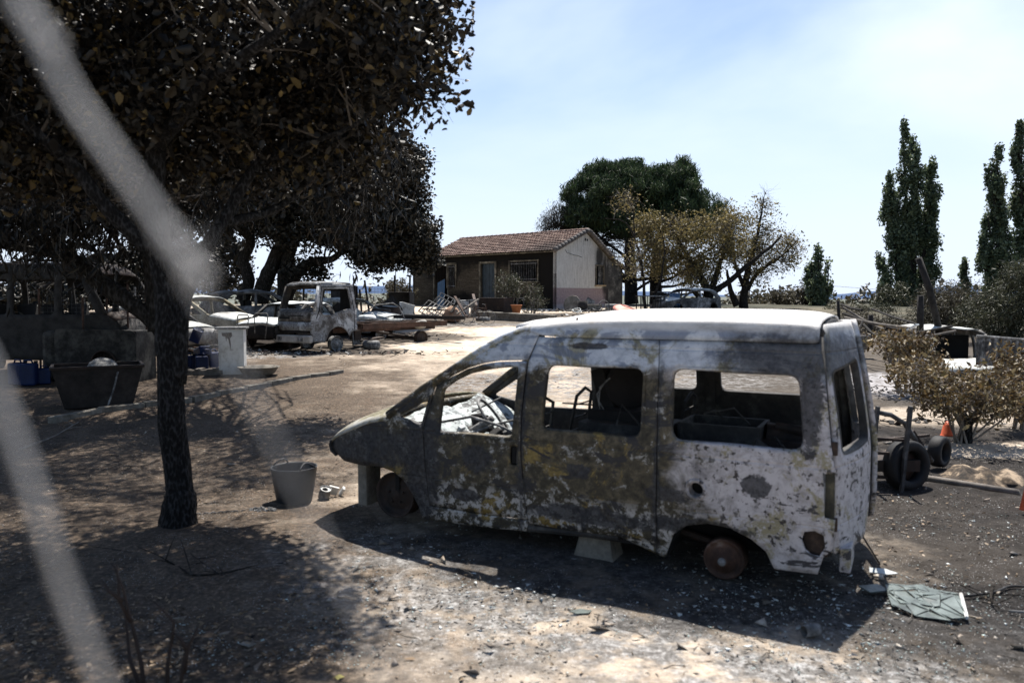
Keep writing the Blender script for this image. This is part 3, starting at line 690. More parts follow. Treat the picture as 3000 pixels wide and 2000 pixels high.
k = MB().tube([(-.22, .05, 1.02), (-.52, .0, 1.0)], .12, 14).tube([(-.3, .1, 1.12), (-.5, .12, 1.10)], .035, 8).box((-.42, .0, .88), (.45, .5, .3)); k.build('scorched_machine', M['rustdark'], van)
# front support block and rod
MB().box((3.22, .60, .42), (.10, .22, .42)).build('front_bracket', M['darkconcrete'], van, bevel=.01)
MB().tube([(3.2, -.6, .52), (3.3, 0, .5), (3.2, .6, .55)], .04, 6).box((3.0, 0, .62), (.5, 1.3, .10)).build('front_crossmember', M['inner'], van)
# concrete block that carries the sill
def vpt(x, y, z=0): 
    return Vector((1.816 + x * cos(VT) - y * sin(VT), 6.21 + x * sin(VT) + y * cos(VT), z))
p = vpt(.92, .70); cb = MB(); cb.box((0, 0, .13), (.34, .26, .27), taper=.66).box((0, 0, .275), (.27, .20, .022))
o = cb.build('concrete_block', M['darkconcrete'], bevel=.008); o.location = (p.x, p.y, .0); o.rotation_euler = (0, 0, VT); tag(o, 'tapered pale concrete block propping up the sill of the burnt van', 'block')
# ------------------------------------------------------------------ hills and the house
ridge('hills', 5200, [(-2600, 850), (-900, 836), (300, 842), (900, 846), (1060, 838), (1210, 836), (1700, 850), (2350, 870), (2440, 862), (2580, 851), (2850, 838), (3000, 838), (3900, 850), (5600, 862)], (.06, .095, .17), 'hills along the horizon, coloured blue in place of haze')  # distance haze is painted as blue in the hill colour
ridge('hills', 1500, [(-2000, 868), (900, 860), (1200, 858), (1900, 866), (2450, 876), (3000, 868), (5200, 872)], (.13, .14, .12), 'low dry wooded slopes in the middle distance', 400, -30)

def wall_front_mat():
    t = NT('sooty_plaster', .95, .1); x, y, z = t.sep()
    n = t.noise(1.4, 6, .65); f = t.noise(9, 6, .7)
    base = t.ramp(t.m('ADD', t.m('MULTIPLY', f, .5), t.m('MULTIPLY', t.noise(3, 5, .6, t.vec((1, .4, 4))), .5)), [(.3, (.020, .017, .013)), (.5, (.050, .042, .031)), (.7, (.12, .10, .076))])
    s = t.step(t.m('ADD', z, t.m('MULTIPLY', t.m('SUBTRACT', n, .5), 2.2)), 2.0, 2.9)
    def sp(cy, cz, ry, rz):
        a = t.m('DIVIDE', t.m('SUBTRACT', y, cy), ry); b = t.m('DIVIDE', t.m('SUBTRACT', z, cz), rz)
        d = t.m('ADD', t.m('SQRT', t.m('ADD', t.m('MULTIPLY', a, a), t.m('MULTIPLY', b, b))), t.m('MULTIPLY', t.m('SUBTRACT', n, .5), .9)); return t.step(d, 1.25, .7)
    for q in ((.4, 2.0, 1.5, 1.9), (2.4, 2.9, 2.2, .6), (9.5, 2.6, 1.9, 1.1), (5.4, 3.1, 1.0, .5), (1.4, .3, 2.4, .8), (7.8, .2, 1.6, .8)): s = t.m('MAXIMUM', s, sp(*q))
    c = t.mix(t.m('MULTIPLY', s, .96), base, (.008, .0075, .007)); t.col(c); t.bump(f, .4, .02); return t.mat
def gable_mat():
    t = NT('streaked_gable_render', .95, .1); x, y, z = t.sep()
    st = t.noise(3.2, 7, .72, t.vec((2.6, 2.6, .35))); f = t.noise(12, 6, .75); big = t.noise(1.0, 5, .6)
    v = t.m('ADD', t.m('MULTIPLY', st, .6), t.m('MULTIPLY', f, .4))
    w = t.ramp(v, [(.33, (.20, .195, .18)), (.42, (.42, .41, .385)), (.52, (.55, .54, .515)), (.7, (.68, .665, .635))])
    pink = t.ramp(f, [(.3, (.18, .135, .14)), (.5, (.30, .235, .24)), (.7, (.42, .35, .35))])
    c = t.mix(t.step(t.m('ADD', z, t.m('MULTIPLY', f, .03)), 1.215, 1.2), w, pink)
    low = t.step(t.m('ADD', z, t.m('MULTIPLY', t.m('SUBTRACT', big, .5), .5)), .32, .16); c = t.mix(t.m('MULTIPLY', low, .6), c, (.42, .41, .42))
    n = t.m('MULTIPLY', t.m('SUBTRACT', t.noise(2.0, 6, .65), .5), 1.0)
    def sp(cx, cz, rx, rz, e=.9):
        a = t.m('DIVIDE', t.m('SUBTRACT', x, cx), rx); b = t.m('DIVIDE', t.m('SUBTRACT', z, cz), rz)
        d = t.m('ADD', t.m('SQRT', t.m('ADD', t.m('MULTIPLY', a, a), t.m('MULTIPLY', b, b))), n); return t.step(d, 1 + e / 2, 1 - e / 2)
    s = t.m('MAXIMUM', sp(4.0, 3.0, .42, .75), t.m('MAXIMUM', sp(4.55, 2.0, .30, 1.4), sp(4.95, 1.4, .42, 2.6)))
    c = t.mix(t.m('MULTIPLY', s, .93), c, (.022, .021, .021)); 
    top = t.m('MULTIPLY', t.step(t.noise(2.5, 5, .6, t.vec((2, 2, .5))), .48, .6), t.step(z, 3.0, 4.2)); c = t.mix(t.m('MULTIPLY', top, .5), c, (.20, .20, .205))
    t.col(c); t.bump(v, .35, .02); return t.mat
def tile_mat():
    t = NT('clay_roof_tiles', .9, .15); x, y, z = t.sep()
    f = t.noise(3.5, 6, .75); v = t.voro(3.4, t.vec((1.6, 1.35, 1.6)), out='Color'); vs_ = t.n('ShaderNodeSeparateColor'); t.put(vs_.inputs[0], v)
    g = t.m('ADD', t.m('MULTIPLY', f, .55), t.m('MULTIPLY', vs_.outputs[0], .35))
    c = t.ramp(g, [(.18, (.06, .045, .04)), (.34, (.14, .095, .08)), (.5, (.22, .15, .125)), (.7, (.33, .26, .22))])
    soot = t.m('MULTIPLY', t.step(z, 4.25, 3.4), t.step(t.m('ADD', y, t.m('MULTIPLY', f, 3)), 5.5, 2.0)); c = t.mix(t.m('MULTIPLY', soot, .75), c, (.04, .038, .038))
    t.col(c); t.bump(f, .4, .02); return t.mat
M['wfront'] = wall_front_mat(); M['gable'] = gable_mat(); M['tile'] = tile_mat()
M['frame'] = mottled('scorched_pale_trim', [(.25, (.02, .017, .013)), (.5, (.085, .072, .05)), (.8, (.22, .20, .155))], 3, 14)
M['leanto'] = mottled('sooty_grey_render', [(.25, (.012, .012, .012)), (.5, (.05, .048, .045)), (.8, (.20, .19, .175))], 1.3, 9)
house = thing('house', (2.5, 44, 1.34), radians(47), 'small single-storey house with soot-blackened front, white and pink gable and red tiled roof', 'house')
HW, HL, EA, RI = 4.9, 10.6, 3.34, 4.49
win2 = [(1.40, 1.58), (3.55, 1.58), (3.55, 2.73), (1.40, 2.73)]
dor = [(4.79, -.3), (6.0, -.3), (6.0, 2.70), (4.79, 2.70)]
lop = [(8.30, 1.25), (9.0, 1.25), (9.0, -.3), (10.25, -.3), (10.25, 2.72), (8.30, 2.72)]
def wallobj(name, ol, holes, mp, mat, th, flip, par=house):
    o = panel_obj(name, ol, holes, mp, mat, par, .6, th, False, flip); return o
wallobj('front_wall', [(0, -.6), (12.5, -.6), (12.5, 3.12), (10.6, 3.12), (10.6, EA - .02), (0, EA - .02)], [win2, dor, lop], lambda s, z: (0, s, z), M['wfront'], .28, True)
wallobj('gable_wall', [(.0, -.6), (HW, -.6), (HW, 3.02), (2.69, RI - .08), (0, EA - .03)], [[(3.66, 1.39), (4.33, 1.39), (4.33, 2.52), (3.66, 2.52)]], lambda s, z: (s, -.004, z), M['gable'], .25, False)
MB().box((5.65, .14, .6), (1.5, .28, 2.4 + .0)).build('lean_to_wall', M['leanto'], house)
MB().add([(4.9, 0, 1.8), (6.4, 0, 1.8), (6.4, 0, 2.44), (4.9, 0, 3.0), (4.9, .28, 1.8), (6.4, .28, 1.8), (6.4, .28, 2.44), (4.9, .28, 3.0)], [(0, 1, 2, 3), (5, 4, 7, 6), (1, 5, 6, 2), (3, 2, 6, 7)]).box((6.3, 4, .8), (.2, 8, 3.2)).build('lean_to_gable', M['leanto'], house)
m = MB().box((HW - .1, 5.4, 1.3), (.2, 10.2, 3.2)).box((2.4, HL - .1, 1.6), (4.6, .2, 3.4)).box((2.4, 5.3, -.1), (4.6, 10.2, .1)).box((2.4, 4.2, 1.5), (4.4, .15, 3.2)).box((2.4, 7.7, 1.5), (4.4, .15, 3.2))
m.box((2.4, 5.3, 3.25), (4.7, 10.3, .05)); m.build('inner_walls', M['soot'], house)
MB().box((2.2, 12.4, 1.3), (4.4, .2, 3.6)).box((2.2, 11.55, 3.2), (4.9, 2.3, .16)).build('annex', M['wfront'], house)
# tiled roof: rolled tiles in courses
def slope(name, x0, z0, x1, z1, ya, yb, par, rows):
    vs = []; fs = []; per = .20; ny = int((yb - ya) / per * 6); dn = Vector((x1 - x0, 0, z1 - z0)); Ln = dn.length; dn.normalize(); nrm = Vector((-dn.z, 0, dn.x)) if dn.x > 0 else Vector((dn.z, 0, -dn.x))
    if nrm.z < 0: nrm = -nrm
    k = 0
    for r in range(rows):
        for e in (0, 1):
            s = Ln * (r + e) / rows; lift = .07 if e == 1 else .0   # lower end of each tile rides over the next
            row = []
            for j in range(ny + 1):
                y = ya + (yb - ya) * j / ny
                p = Vector((x0, y, z0)) + dn * s + nrm * (.05 + .045 * abs(sin(pi * y / per)) + lift + noise.noise((y * 1.3, r * 1.7, 5)) * .025)
                vs.append(p)
    for i in range(2 * rows - 1):
        for j in range(ny): a = i * (ny + 1) + j; fs.append((a, a + 1, a + ny + 2, a + ny + 1))
    return MB().add(vs, fs).build(name, M['tile'], par, False)
roofp = MB().add([(-.32, -.14, EA - .13), (2.69, -.14, RI), (2.69, HL + .1, RI), (-.32, HL + .1, EA - .13), (5.0, -.14, 3.02), (5.0, HL + .1, 3.02), (6.55, -.14, 2.44), (6.55, HL - 2, 2.44), (5.0, HL - 2, 3.02)], [(0, 1, 2, 3), (1, 4, 5, 2), (4, 6, 7, 8)]).build('roof', M['frame'], house, solid=.07)
slope('roof_tiles', 2.69, RI, -.40, EA - .16, -.16, HL + .12, roofp, 11)
slope('roof_tiles', 2.69, RI, 5.06, 3.0, -.16, HL + .12, roofp, 8)
slope('roof_tiles', 5.0, 3.03, 6.6, 2.42, -.16, HL - 2, roofp, 5)
rd = MB()
for i in range(28):
    y = -.14 + i * .388; rd.tube([(2.69, y, RI + .10), (2.69, y + .40, RI + .085)], [.11, .095], 8)
rd.build('ridge_tiles', M['tile'], roofp, True)
vg = MB()
M['sootytile'] = plain('sooty_verge_tiles', (.11, .10, .095), .9, var=.6, sc=3)
for i in range(11):
    for (xa, za, xb, zb) in ((2.69, RI, -.36, EA - .14), (2.69, RI, 5.02, 3.02)):
        t0 = i / 11; t1 = (i + 1.12) / 11
        vg.tube([(xa + (xb - xa) * t0, -.17, za + (zb - za) * t0 + .07), (xa + (xb - xa) * t1, -.17, za + (zb - za) * t1 + .095)], [.12, .15], 8)
vg.build('verge_tiles', M['sootytile'], roofp, True)
# windows, bars, doors
def winframe(name, y0, y1, z0, z1, sill=True):
    m = MB(); t = .09
    m.box((-.02, (y0 + y1) / 2, z1 + t / 2), (.12, y1 - y0 + 2 * t, t)).box((-.02, y0 - t / 2, (z0 + z1) / 2), (.11, t, z1 - z0)).box((-.02, y1 + t / 2, (z0 + z1) / 2), (.11, t, z1 - z0))
    o = m.build(name, M['frame'], house)
    if sill: MB().box((-.06, (y0 + y1) / 2, z0 - .04), (.26, y1 - y0 + .3, .07)).build('sill', M['frame'], o)
    b = MB(); n = int((y1 - y0) / .13)
    for i in range(1, n): b.tube([(-.05, y0 + (y1 - y0) * i / n, z0), (-.05 + random.uniform(-.01, .01), y0 + (y1 - y0) * i / n, z1)], .009, 5)
    for zz in (z0 + .12, z1 - .12): b.box((-.05, (y0 + y1) / 2, zz), (.01, y1 - y0, .03))
    b.build('window_bars', M['greymetal'], o)
    return o
winframe('window', 1.40, 3.55, 1.58, 2.73); winframe('window', 8.30, 9.0, 1.25, 2.70, False)
dm = MB().box((-.02, 4.72, 1.2), (.12, .13, 3.1)).box((-.02, 6.07, 1.2), (.12, .13, 3.1)).box((-.02, 5.4, 2.76), (.12, 1.45, .12)).build('door', M['frame'], house)
d2 = MB()
for i in range(8): d2.box((.10 + .01 * (i % 2), 4.87 + i * .15, 1.25), (.02, .14, 2.9))
d2.build('door_leaf', plain('blue_grey_sheet', (.02, .032, .042), .6), dm)
dm2 = MB().box((-.02, 10.32, 1.2), (.12, .10, 3.1)).box((-.02, 9.3, 2.78), (.12, 2.2, .10)).box((-.01, 9.0, 1.2), (.08, .07, 3.0)).build('door', M['frame'], house)
b = MB()
for i in range(8): b.tube([(-.03, 9.1 + i * .15, 1.7), (-.03, 9.1 + i * .15, 2.68)], .008, 5)
b.build('door_grille', M['rustdark'], dm2)
gw = MB().box((3.995, -.01, 2.56), (.85, .14, .08)).box((3.62, -.01, 1.96), (.08, .12, 1.13)).box((4.37, -.01, 1.96), (.08, .12, 1.13)).build('window', M['frame'], house)
MB().box((3.995, -.05, 1.35), (.95, .24, .07)).build('sill', plain('ochre_sill', (.36, .27, .16)), gw)
MB().box((4.15, .10, 1.95), (.25, .03, 1.1)).build('shutter', M['greymetal'], gw)
MB().box((2.60, -.012, 4.02), (.10, .02, .16)).build('roof_vent', M['black'], house); MB().box((2.78, -.012, 4.0), (.10, .02, .12)).build('roof_vent', M['black'], house)
# crack and metal grid leaning at the gable foot
MB().tube([(.75, -.012, 3.35), (.95, -.012, 3.15), (1.05, -.012, 3.17), (1.5, -.012, 3.08), (1.9, -.012, 3.05), (2.3, -.012, 2.98)], .012, 4).build('wall_crack', M['soot'], house)
# ------------------------------------------------------------------ burnt cars, truck, minibus
def shell(name, loc, rz, label, ol, holes, kinds, hw, mats, wheels=(), R_=.19, tum=.16, belt=.85, floor=.28, crown=.05, group=None, cr=.012, pil=.05, cat='car', step=.12, ends=.14):
    """car shell from a side outline (x forward, z up). kinds[i] names the skin between outline points i and i+1 ('' = open)"""
    t = thing(name, loc, rz, label, cat, group)
    x0 = min(p[0] for p in ol); x1 = max(p[0] for p in ol)
    def wd(x, z):
        q = hw - max(0, z - belt) * tum
        e = max(0, (x - (x1 - .8)) / .8); f = max(0, ((x0 + .6) - x) / .6); return q - ends * e * e - ends * .6 * f * f
    body = panel_obj('body_side', ol, holes, lambda x, z: (x, wd(x, z), z), mats[0], t, step, .035, flip=True)
    b2 = panel_obj('body_side', ol, holes, lambda x, z: (x, -wd(x, z), z), mats[0], t, step, .035)
    crumple(body, 2.5, cr, len(label) % 50); crumple(b2, 2.5, cr, len(label) % 50 + 5)
    i = 0; N = len(ol)
    while i < N:
        kd = kinds.get(i)
        if not kd: i += 1; continue
        j = i
        while kinds.get(j) == kd: j += 1
        seg = [ol[q % N] for q in range(i, j + 1)]; vs = []; fs = []; ny = 10; rows = []
        for (a, b) in zip(seg, seg[1:]):
            n = max(1, int((Vector(b) - Vector(a)).length / .15))
            for q in range(n): rows.append(tuple(Vector(a).lerp(Vector(b), q / n)))
        rows.append(seg[-1])
        for r, (x, z) in enumerate(rows):
            a = Vector(rows[min(r + 1, len(rows) - 1)]) - Vector(rows[max(r - 1, 0)]); nn = Vector((a.y, -a.x)).normalized() if a.length > 0 else Vector((0, 1))
            if nn.dot(Vector((x - (x0 + x1) / 2, z - .6))) < 0: nn = -nn
            for k in range(ny + 1):
                v = k / ny * 2 - 1; c = crown * (1 - v ** 4); vs.append((x + nn.x * c, v * (wd(x, z) - .004), z + nn.y * c + .003))
        for r in range(len(rows) - 1):
            for k in range(ny): a = r * (ny + 1) + k; fs.append((a, a + 1, a + ny + 2, a + ny + 1))
        mi = mats[1] if kd in ('roof', 'bonnet', 'boot') else mats[2] if len(mats) > 2 else mats[0]
        o = MB().add(vs, fs).build(kd, mi, t, True, solid=.02); crumple(o, 3, cr * 1.6, 3 + i)
        i = j
    # pillars round open glass
    pl = MB()
    for i in range(N):
        if not kinds.get(i) and ol[i][1] > belt - .1 and ol[(i + 1) % N][1] > belt - .1:
            for sg in (1, -1):
                a, b = ol[i], ol[(i + 1) % N]; pl = MB(); pl.tube([(a[0], sg * (wd(*a) - .02), a[1]), (b[0], sg * (wd(*b) - .02), b[1])], pil * .7, 6); pl.build('pillar', mats[0], t, True)
    MB().box(((x0 + x1) / 2, 0, floor), ((x1 - x0) * .82, hw * 1.8, .04)).box(((x0 + x1) / 2, 0, floor + .18), (.06, hw * 1.7, .3)).build('floor_pan', M['soot'], t)
    for (x, sg) in wheels: rim(t, x, sg * (hw - .06), R_ + .01, R_, mats[3] if len(mats) > 3 else M['greymetal'])
    return t
def arch(cx, r, z0, n=8): return [(cx + r * cos(pi * i / n), z0 + r * sin(pi * i / n)) for i in range(n + 1)]
def seats(t, x, z=.35, h=.75, n=2, w_=.48):
    for i in range(n):
        y = (i - (n - 1) / 2) * .72; MB().box((x, y, z + .1), (.45, w_, .12)).box((x - .22, y, z + h / 2), (.09, w_, h), rotm(ry=-.2)).build('seat_frame', M['soot'], t, bevel=.02)
# hatchback: a generic outline, nose at +x
def hatch(s=1.0, hood=.88, roof=1.34):
    ol = [(2.0, .30), (2.02, .62), (1.98, .74), (1.1, hood), (1.0, .92), (.25, roof), (-.2, roof + .04), (-1.1, roof + .02), (-1.5, roof - .08), (-1.85, .90), (-1.92, .55), (-1.88, .30)]
    ol = ol + arch(-1.25, -.33, .28)[::1] if False else ol
    k = {0: 'front_panel', 1: 'front_panel', 2: 'bonnet', 5: 'roof', 6: 'roof', 7: 'roof', 9: 'tailgate', 10: 'tailgate'}
    ol = ol + [(-1.62, .30)] + [(-1.27 + .34 * cos(a), .30 + .34 * sin(a)) for a in [pi * (1 - i / 8) for i in range(1, 8)]] + [(-.92, .30), (-.9, .24), (.92, .24), (.95, .30)] + [(1.30 + .34 * cos(a), .30 + .34 * sin(a)) for a in [pi * (1 - i / 8) for i in range(1, 8)]] + [(1.65, .30)]
    holes = [rounded([(.82, .93), (.22, roof - .07), (-.28, roof - .04), (-.28, .90)], .04), rounded([(-.36, .90), (-.36, roof - .04), (-1.05, roof - .06), (-1.45, .95), (-1.2, .90)], .05)]
    return ol, holes, k
def place(px, Y, dz=0): p = on(px, Y); return (p.x, p.y, p.z + dz)
ol, hs, kd = hatch()
def face(dx, dy): return atan2(dy, dx)
c1 = shell('burnt_car', place(590, 26.5, -.06), face(.95, -.42), 'burnt cream-coloured hatchback with a pale domed bonnet, right of the near tree trunk', ol, hs, kd, .80, [M['cream'], M['palecar'], M['cream'], M['greymetal']], [(1.3, 1), (-1.27, 1), (1.3, -1), (-1.27, -1)], .2, crown=.09); seats(c1, -.2)
c1.scale = (1.12, 1.12, 1.12)
c2 = shell('burnt_car', place(455, 24.3, -.06), face(.9, -.5), 'burnt pale car mostly hidden by the near trunk, with an empty headlight frame', ol, hs, kd, .80, [M['greycar'], M['palecar'], M['greycar'], M['greymetal']], [(1.3, 1), (-1.27, 1), (1.3, -1), (-1.27, -1)], .2, crown=.08)
MB().tube([(1.99, .30, .58), (1.99, .62, .58), (1.93, .70, .74), (1.97, .35, .72), (1.99, .30, .58)], .022, 6).build('headlight_frame', M['white'], c2, True)
c3 = shell('burnt_car', place(760, 30.5), face(.75, .5), 'charred dark car with buckled grey roof under the oak trunks', ol, hs, kd, .80, [M['greycar'], M['greycar'], M['soot'], M['rustdark']], [(1.3, -1), (-1.27, -1)], .19, cr=.04); seats(c3, -.2)
c3.scale = (1.1, 1.1, 1.12)
c4 = shell('burnt_car', place(850, 26.0, -.03), face(-.25, -.95), 'charred car with pale ash on its roof, between the cream hatchback and the truck', ol, hs, kd, .80, [M['inner'], M['ashwhite'], M['soot'], M['rustdark']], [(1.3, 1), (-1.27, 1), (1.3, -1)], .19, cr=.03); seats(c4, -.2)
c5 = shell('burnt_car', place(1025, 29.5, -.1), face(.93, -.36), 'burnt white car behind the truck chassis showing a bare wheel arch', ol, hs, kd, .80, [M['palecar'], M['palecar'], M['palecar'], M['greymetal']], [(1.3, 1), (-1.27, 1)], .2, crown=.08)
for k in range(2):
    x = .45 - k * .9; 
# hoop handles of two hand carts in front of the cream car
for (px, py, Y, s) in ((712, 922, 23.5, .33), (765, 918, 23.5, .40), (645, 968, 23.2, .40)):
    p = A(px, py, Y); o = MB().tube([(-s / 2, 0, -s * 1.5), (-s * .5, 0, -.06), (-s * .42, 0, 0), (s * .42, 0, 0), (s / 2, 0, -.06), (s * .2, .1, -s * 1.9)], .018, 6).build('pipe_hoop', M['greymetal'], None, True)
    o.location = p; tag(o, {712: 'bent pipe hoop standing in front of the cream hatchback grille', 765: 'bent pipe hoop nearest the truck cab, by the cream hatchback', 645: 'low bent pipe hoop beside the cream hatchback front wheel'}[px], 'pipe hoop')

# --- truck
def rotz_of(f): return atan2(f[1], f[0])
tf = (-.61, -.79); trz = atan2(tf[1], tf[0]); tlp = place(985, 24.0); tl = (.79, -.61)
truck = thing('burnt_truck', (tlp[0] - tl[0] * .72, tlp[1] - tl[1] * .72, gz(0, 24.4) - .02), trz, 'burnt-out cab-over flatbed truck with bare rusty chassis, parked facing left', 'truck')
ho = .85
tol = [(.98, .42), (1.02, .62), (1.02, 1.20), (.90, 1.28), (.70, 1.98), (.60, 2.08), (-.55, 2.08), (-.68, 2.0), (-.72, .62), (-.50, .60)] + [(.02 + .46 * cos(a), .30 + .46 * sin(a)) for a in [pi * (1 - i / 10) for i in range(1, 10)]] + [(.50, .34), (.55, .30), (.95, .32)]
twin = rounded([(.70, 1.22), (.53, 1.90), (-.42, 1.92), (-.50, 1.30), (-.05, 1.22), (.25, 1.10), (.62, 1.12)], .05)
def tw(x, z): return ho - max(0, z - 1.2) * .11 - .05 * max(0, (x - .7) / .3)
cabL = panel_obj('cab_side', tol, [twin], lambda x, z: (x, tw(x, z), z), M['truck'], truck, .07, .04, flip=True); crumple(cabL, 2.5, .014, 3)
cabR = panel_obj('cab_side', tol, [twin], lambda x, z: (x, -tw(x, z), z), M['inner'], truck, .1, .04)
lip_old = vw
MB().tube([(p[0], tw(*p) + .006, p[1]) for p in [(.84, 1.02), (.74, 1.24), (.58, 1.96), (-.50, 1.98), (-.60, 1.3), (-.62, .66)]], .012, 5).build('door_seam', M['black'], truck)
MB().tube([(p[0], tw(*p) - .01, p[1]) for p in dense(twin, .08)] + [(twin[0][0], tw(*twin[0]) - .01, twin[0][1])], .018, 6).build('window_frame', M['greymetal'], truck, True)
def tsweep(name, rows, mat, cr=.04, th=.025):
    vs = []; fs = []; ny = 12
    for (x, z) in rows:
        for k in range(ny + 1):
            v = k / ny * 2 - 1; c = cr * (1 - v ** 4); vs.append((x + (c if x > .8 else c * .2), v * (tw(x, z) - .003), z + (c if z > 2 else 0)))
    for r in range(len(rows) - 1):
        for k in range(ny): a = r * (ny + 1) + k; fs.append((a, a + 1, a + ny + 2, a + ny + 1))
    return MB().add(vs, fs).build(name, mat, truck, True, solid=th)
crumple(tsweep('cab_roof', [(.68, 2.03), (.60, 2.08), (.3, 2.09), (0, 2.09), (-.3, 2.09), (-.55, 2.08)], M['truck']), 3, .02, 4)
tsweep('front_panel', [(.89, 1.28), (1.02, 1.20), (1.02, 1.05), (1.02, .92)], M['truckfront'])
tsweep('lower_front_panel', [(1.035, .915), (1.035, .78), (1.03, .66)], M['truck'])
MB().box((1.07, -.40, 1.03), (.02, .52, .07)).box((1.07, -.05, 1.10), (.02, 1.1, .02)).build('front_grille', M['black'], truck)
bk = MB().box((-.69, .47, 1.35), (.04, .72, 1.35)).box((-.69, 0, .85), (.04, 1.6, .45)).box((-.69, 0, 1.95), (.04, 1.5, .2)); bk.build('back_panel', M['soot'], truck)
MB().tube([(.90, -.84, 1.26), (.70, -.78, 1.99)], .045, 6).build('windscreen_pillar', M['truckfront'], truck, True); MB().tube([(.90, .83, 1.26), (.70, .76, 1.99)], .045, 6).build('windscreen_pillar', M['truck'], truck, True)
MB().tube([(.69, -.74, 2.02), (.74, 0, 2.06), (.69, .74, 2.02)], .04, 6).tube([(.90, -.82, 1.27), (.95, 0, 1.28), (.90, .82, 1.27)], .035, 6).build('windscreen_surround', M['greymetal'], truck, True)
bp = MB().box((1.08, 0, .40), (.18, 1.72, .24)); o = bp.build('bumper', M['concrete'], truck, bevel=.05); crumple(o, 3, .02, 1)
MB().box((1.175, -.52, .40), (.02, .22, .11)).build('fog_lamp', M['greymetal'], truck); MB().box((1.175, .48, .40), (.02, .22, .11)).build('fog_lamp', M['greymetal'], truck)
MB().box((.6, 0, .62), (.9, 1.3, .06)).box((.75, 0, .85), (.1, 1.2, .35)).build('cab_floor', M['soot'], truck)
MB().ring((.42, .38, 1.28), .19, .014, rotm(ry=-.5)).tube([(.42, .38, 1.28), (.62, .38, .9)], .025, 6).build('steering_wheel', M['soot'], truck, True)
for sg in (1, -1): rim(truck, .02, sg * .76, .235, .235, M['greymetal'])
ch = MB()
for sg in (1, -1): MB().box((-2.4, sg * .40, .62), (4.6, .07, .17)).build('chassis_rail', M['rust'], truck)
for i, x in enumerate((-.95, -1.55, -2.2, -2.9, -3.55, -4.2, -4.7)):
    MB().box((x, 0, .76), (.06, 1.9, .11)).box((x, 0, .82), (.12, 1.9, .012)).build('cross_member', M['rust'], truck)
for sg in (1, -1): MB().box((-2.8, sg * .95, .73), (3.9, .05, .15)).box((-2.8, sg * .95, .81), (3.9, .10, .014)).build('side_rail', M['rust'], truck)
MB().box((-4.2, .6, .95), (.10, 3.0, .12), rotm(rz=.15)).build('loose_beam', M['charwood'], truck)
MB().tube([(-3.55, -.8, .26), (-3.55, .8, .26)], .06, 8).tube([(-3.55, .4, .28), (-2.2, .1, .5)], .04, 8).build('rear_axle', M['rustdark'], truck)
for sg in (1, -1): rim(truck, -3.55, sg * .92, .25, .25, M['rustdark'])
MB().lathe([(.001, -.16), (.12, -.16), (.22, -.06), (.24, .02), (.20, .10), (.001, .12)], (-3.65, .75, .72), 20, rotm(rx=.4)).build('air_tank', M['concrete'], truck, True)
MB().box((-.95, .55, .36), (.35, .05, .45), rotm(rx=.1)).build('mudguard', M['greymetal'], truck)
MB().box((-1.5, .62, .30), (.9, .3, .05), rotm(ry=.1)).box((-.95, .5, .45), (.25, .25, .3)).build('fuel_tank_remains', M['rustdark'], truck)
# --- minibus on the left in deep shade, seen side-on
mol = [(2.35, .40), (2.42, .85), (2.30, 1.10), (2.10, 1.22), (1.72, 1.92), (1.45, 2.12), (-2.2, 2.14), (-2.45, 2.0), (-2.5, .45), (-1.9, .42)] + [(-1.5 + .38 * cos(a), .40 + .38 * sin(a)) for a in [pi * (1 - i / 8) for i in range(1, 8)]] + [(-1.1, .38), (1.1, .38)] + [(1.52 + .38 * cos(a), .40 + .38 * sin(a)) for a in [pi * (1 - i / 8) for i in range(1, 8)]] + [(1.95, .40)]
mh = [rounded([(1.95, 1.22), (1.62, 1.86), (1.25, 1.88), (1.25, 1.22)], .06)] + [rounded([(a, 1.22), (a, 1.86), (b, 1.86), (b, 1.22)], .07) for a, b in ((1.12, .30), (.18, -.75), (-.87, -1.7), (-1.8, -2.3))]
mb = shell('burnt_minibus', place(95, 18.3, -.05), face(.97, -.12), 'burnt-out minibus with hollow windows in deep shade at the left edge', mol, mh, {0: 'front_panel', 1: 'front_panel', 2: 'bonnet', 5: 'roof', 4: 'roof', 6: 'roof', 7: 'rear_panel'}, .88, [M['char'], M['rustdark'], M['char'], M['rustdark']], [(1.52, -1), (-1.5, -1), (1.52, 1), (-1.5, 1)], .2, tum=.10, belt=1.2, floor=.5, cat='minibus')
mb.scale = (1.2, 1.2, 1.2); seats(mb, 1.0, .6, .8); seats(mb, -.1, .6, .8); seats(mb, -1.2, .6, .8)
# --- wreck at the right behind the scorched bush
wol = [(1.9, .3), (1.95, .75), (1.3, .95), (1.2, 1.02), (.75, 1.52), (.5, 1.6), (-1.7, 1.62), (-1.85, 1.5), (-1.95, .9), (-1.95, .3)] + [(-1.3 + .32 * cos(a), .30 + .32 * sin(a)) for a in [pi * (1 - i / 8) for i in range(0, 9)]] + [(1.25 + .32 * cos(a), .30 + .32 * sin(a)) for a in [pi * (1 - i / 8) for i in range(0, 9)]]
wh = [rounded([(1.0, 1.0), (.68, 1.47), (.1, 1.5), (.1, .98)], .04), rounded([(0, .98), (0, 1.5), (-.9, 1.5), (-.9, .98)], .05), rounded([(-1.0, .98), (-1.0, 1.5), (-1.7, 1.5), (-1.78, .98)], .05)]
wk = shell('burnt_car', place(2768, 19, -.62), face(-.12, -1.0), 'small burnt van with pale dented roof behind the scorched bush on the right', wol, wh, {0: 'front_panel', 1: 'bonnet', 5: 'roof', 6: 'roof'}, .72, [M['greycar'], M['palecar'], M['greycar'], M['rustdark']], [(1.25, 1), (-1.3, 1)], .2, cr=.03)
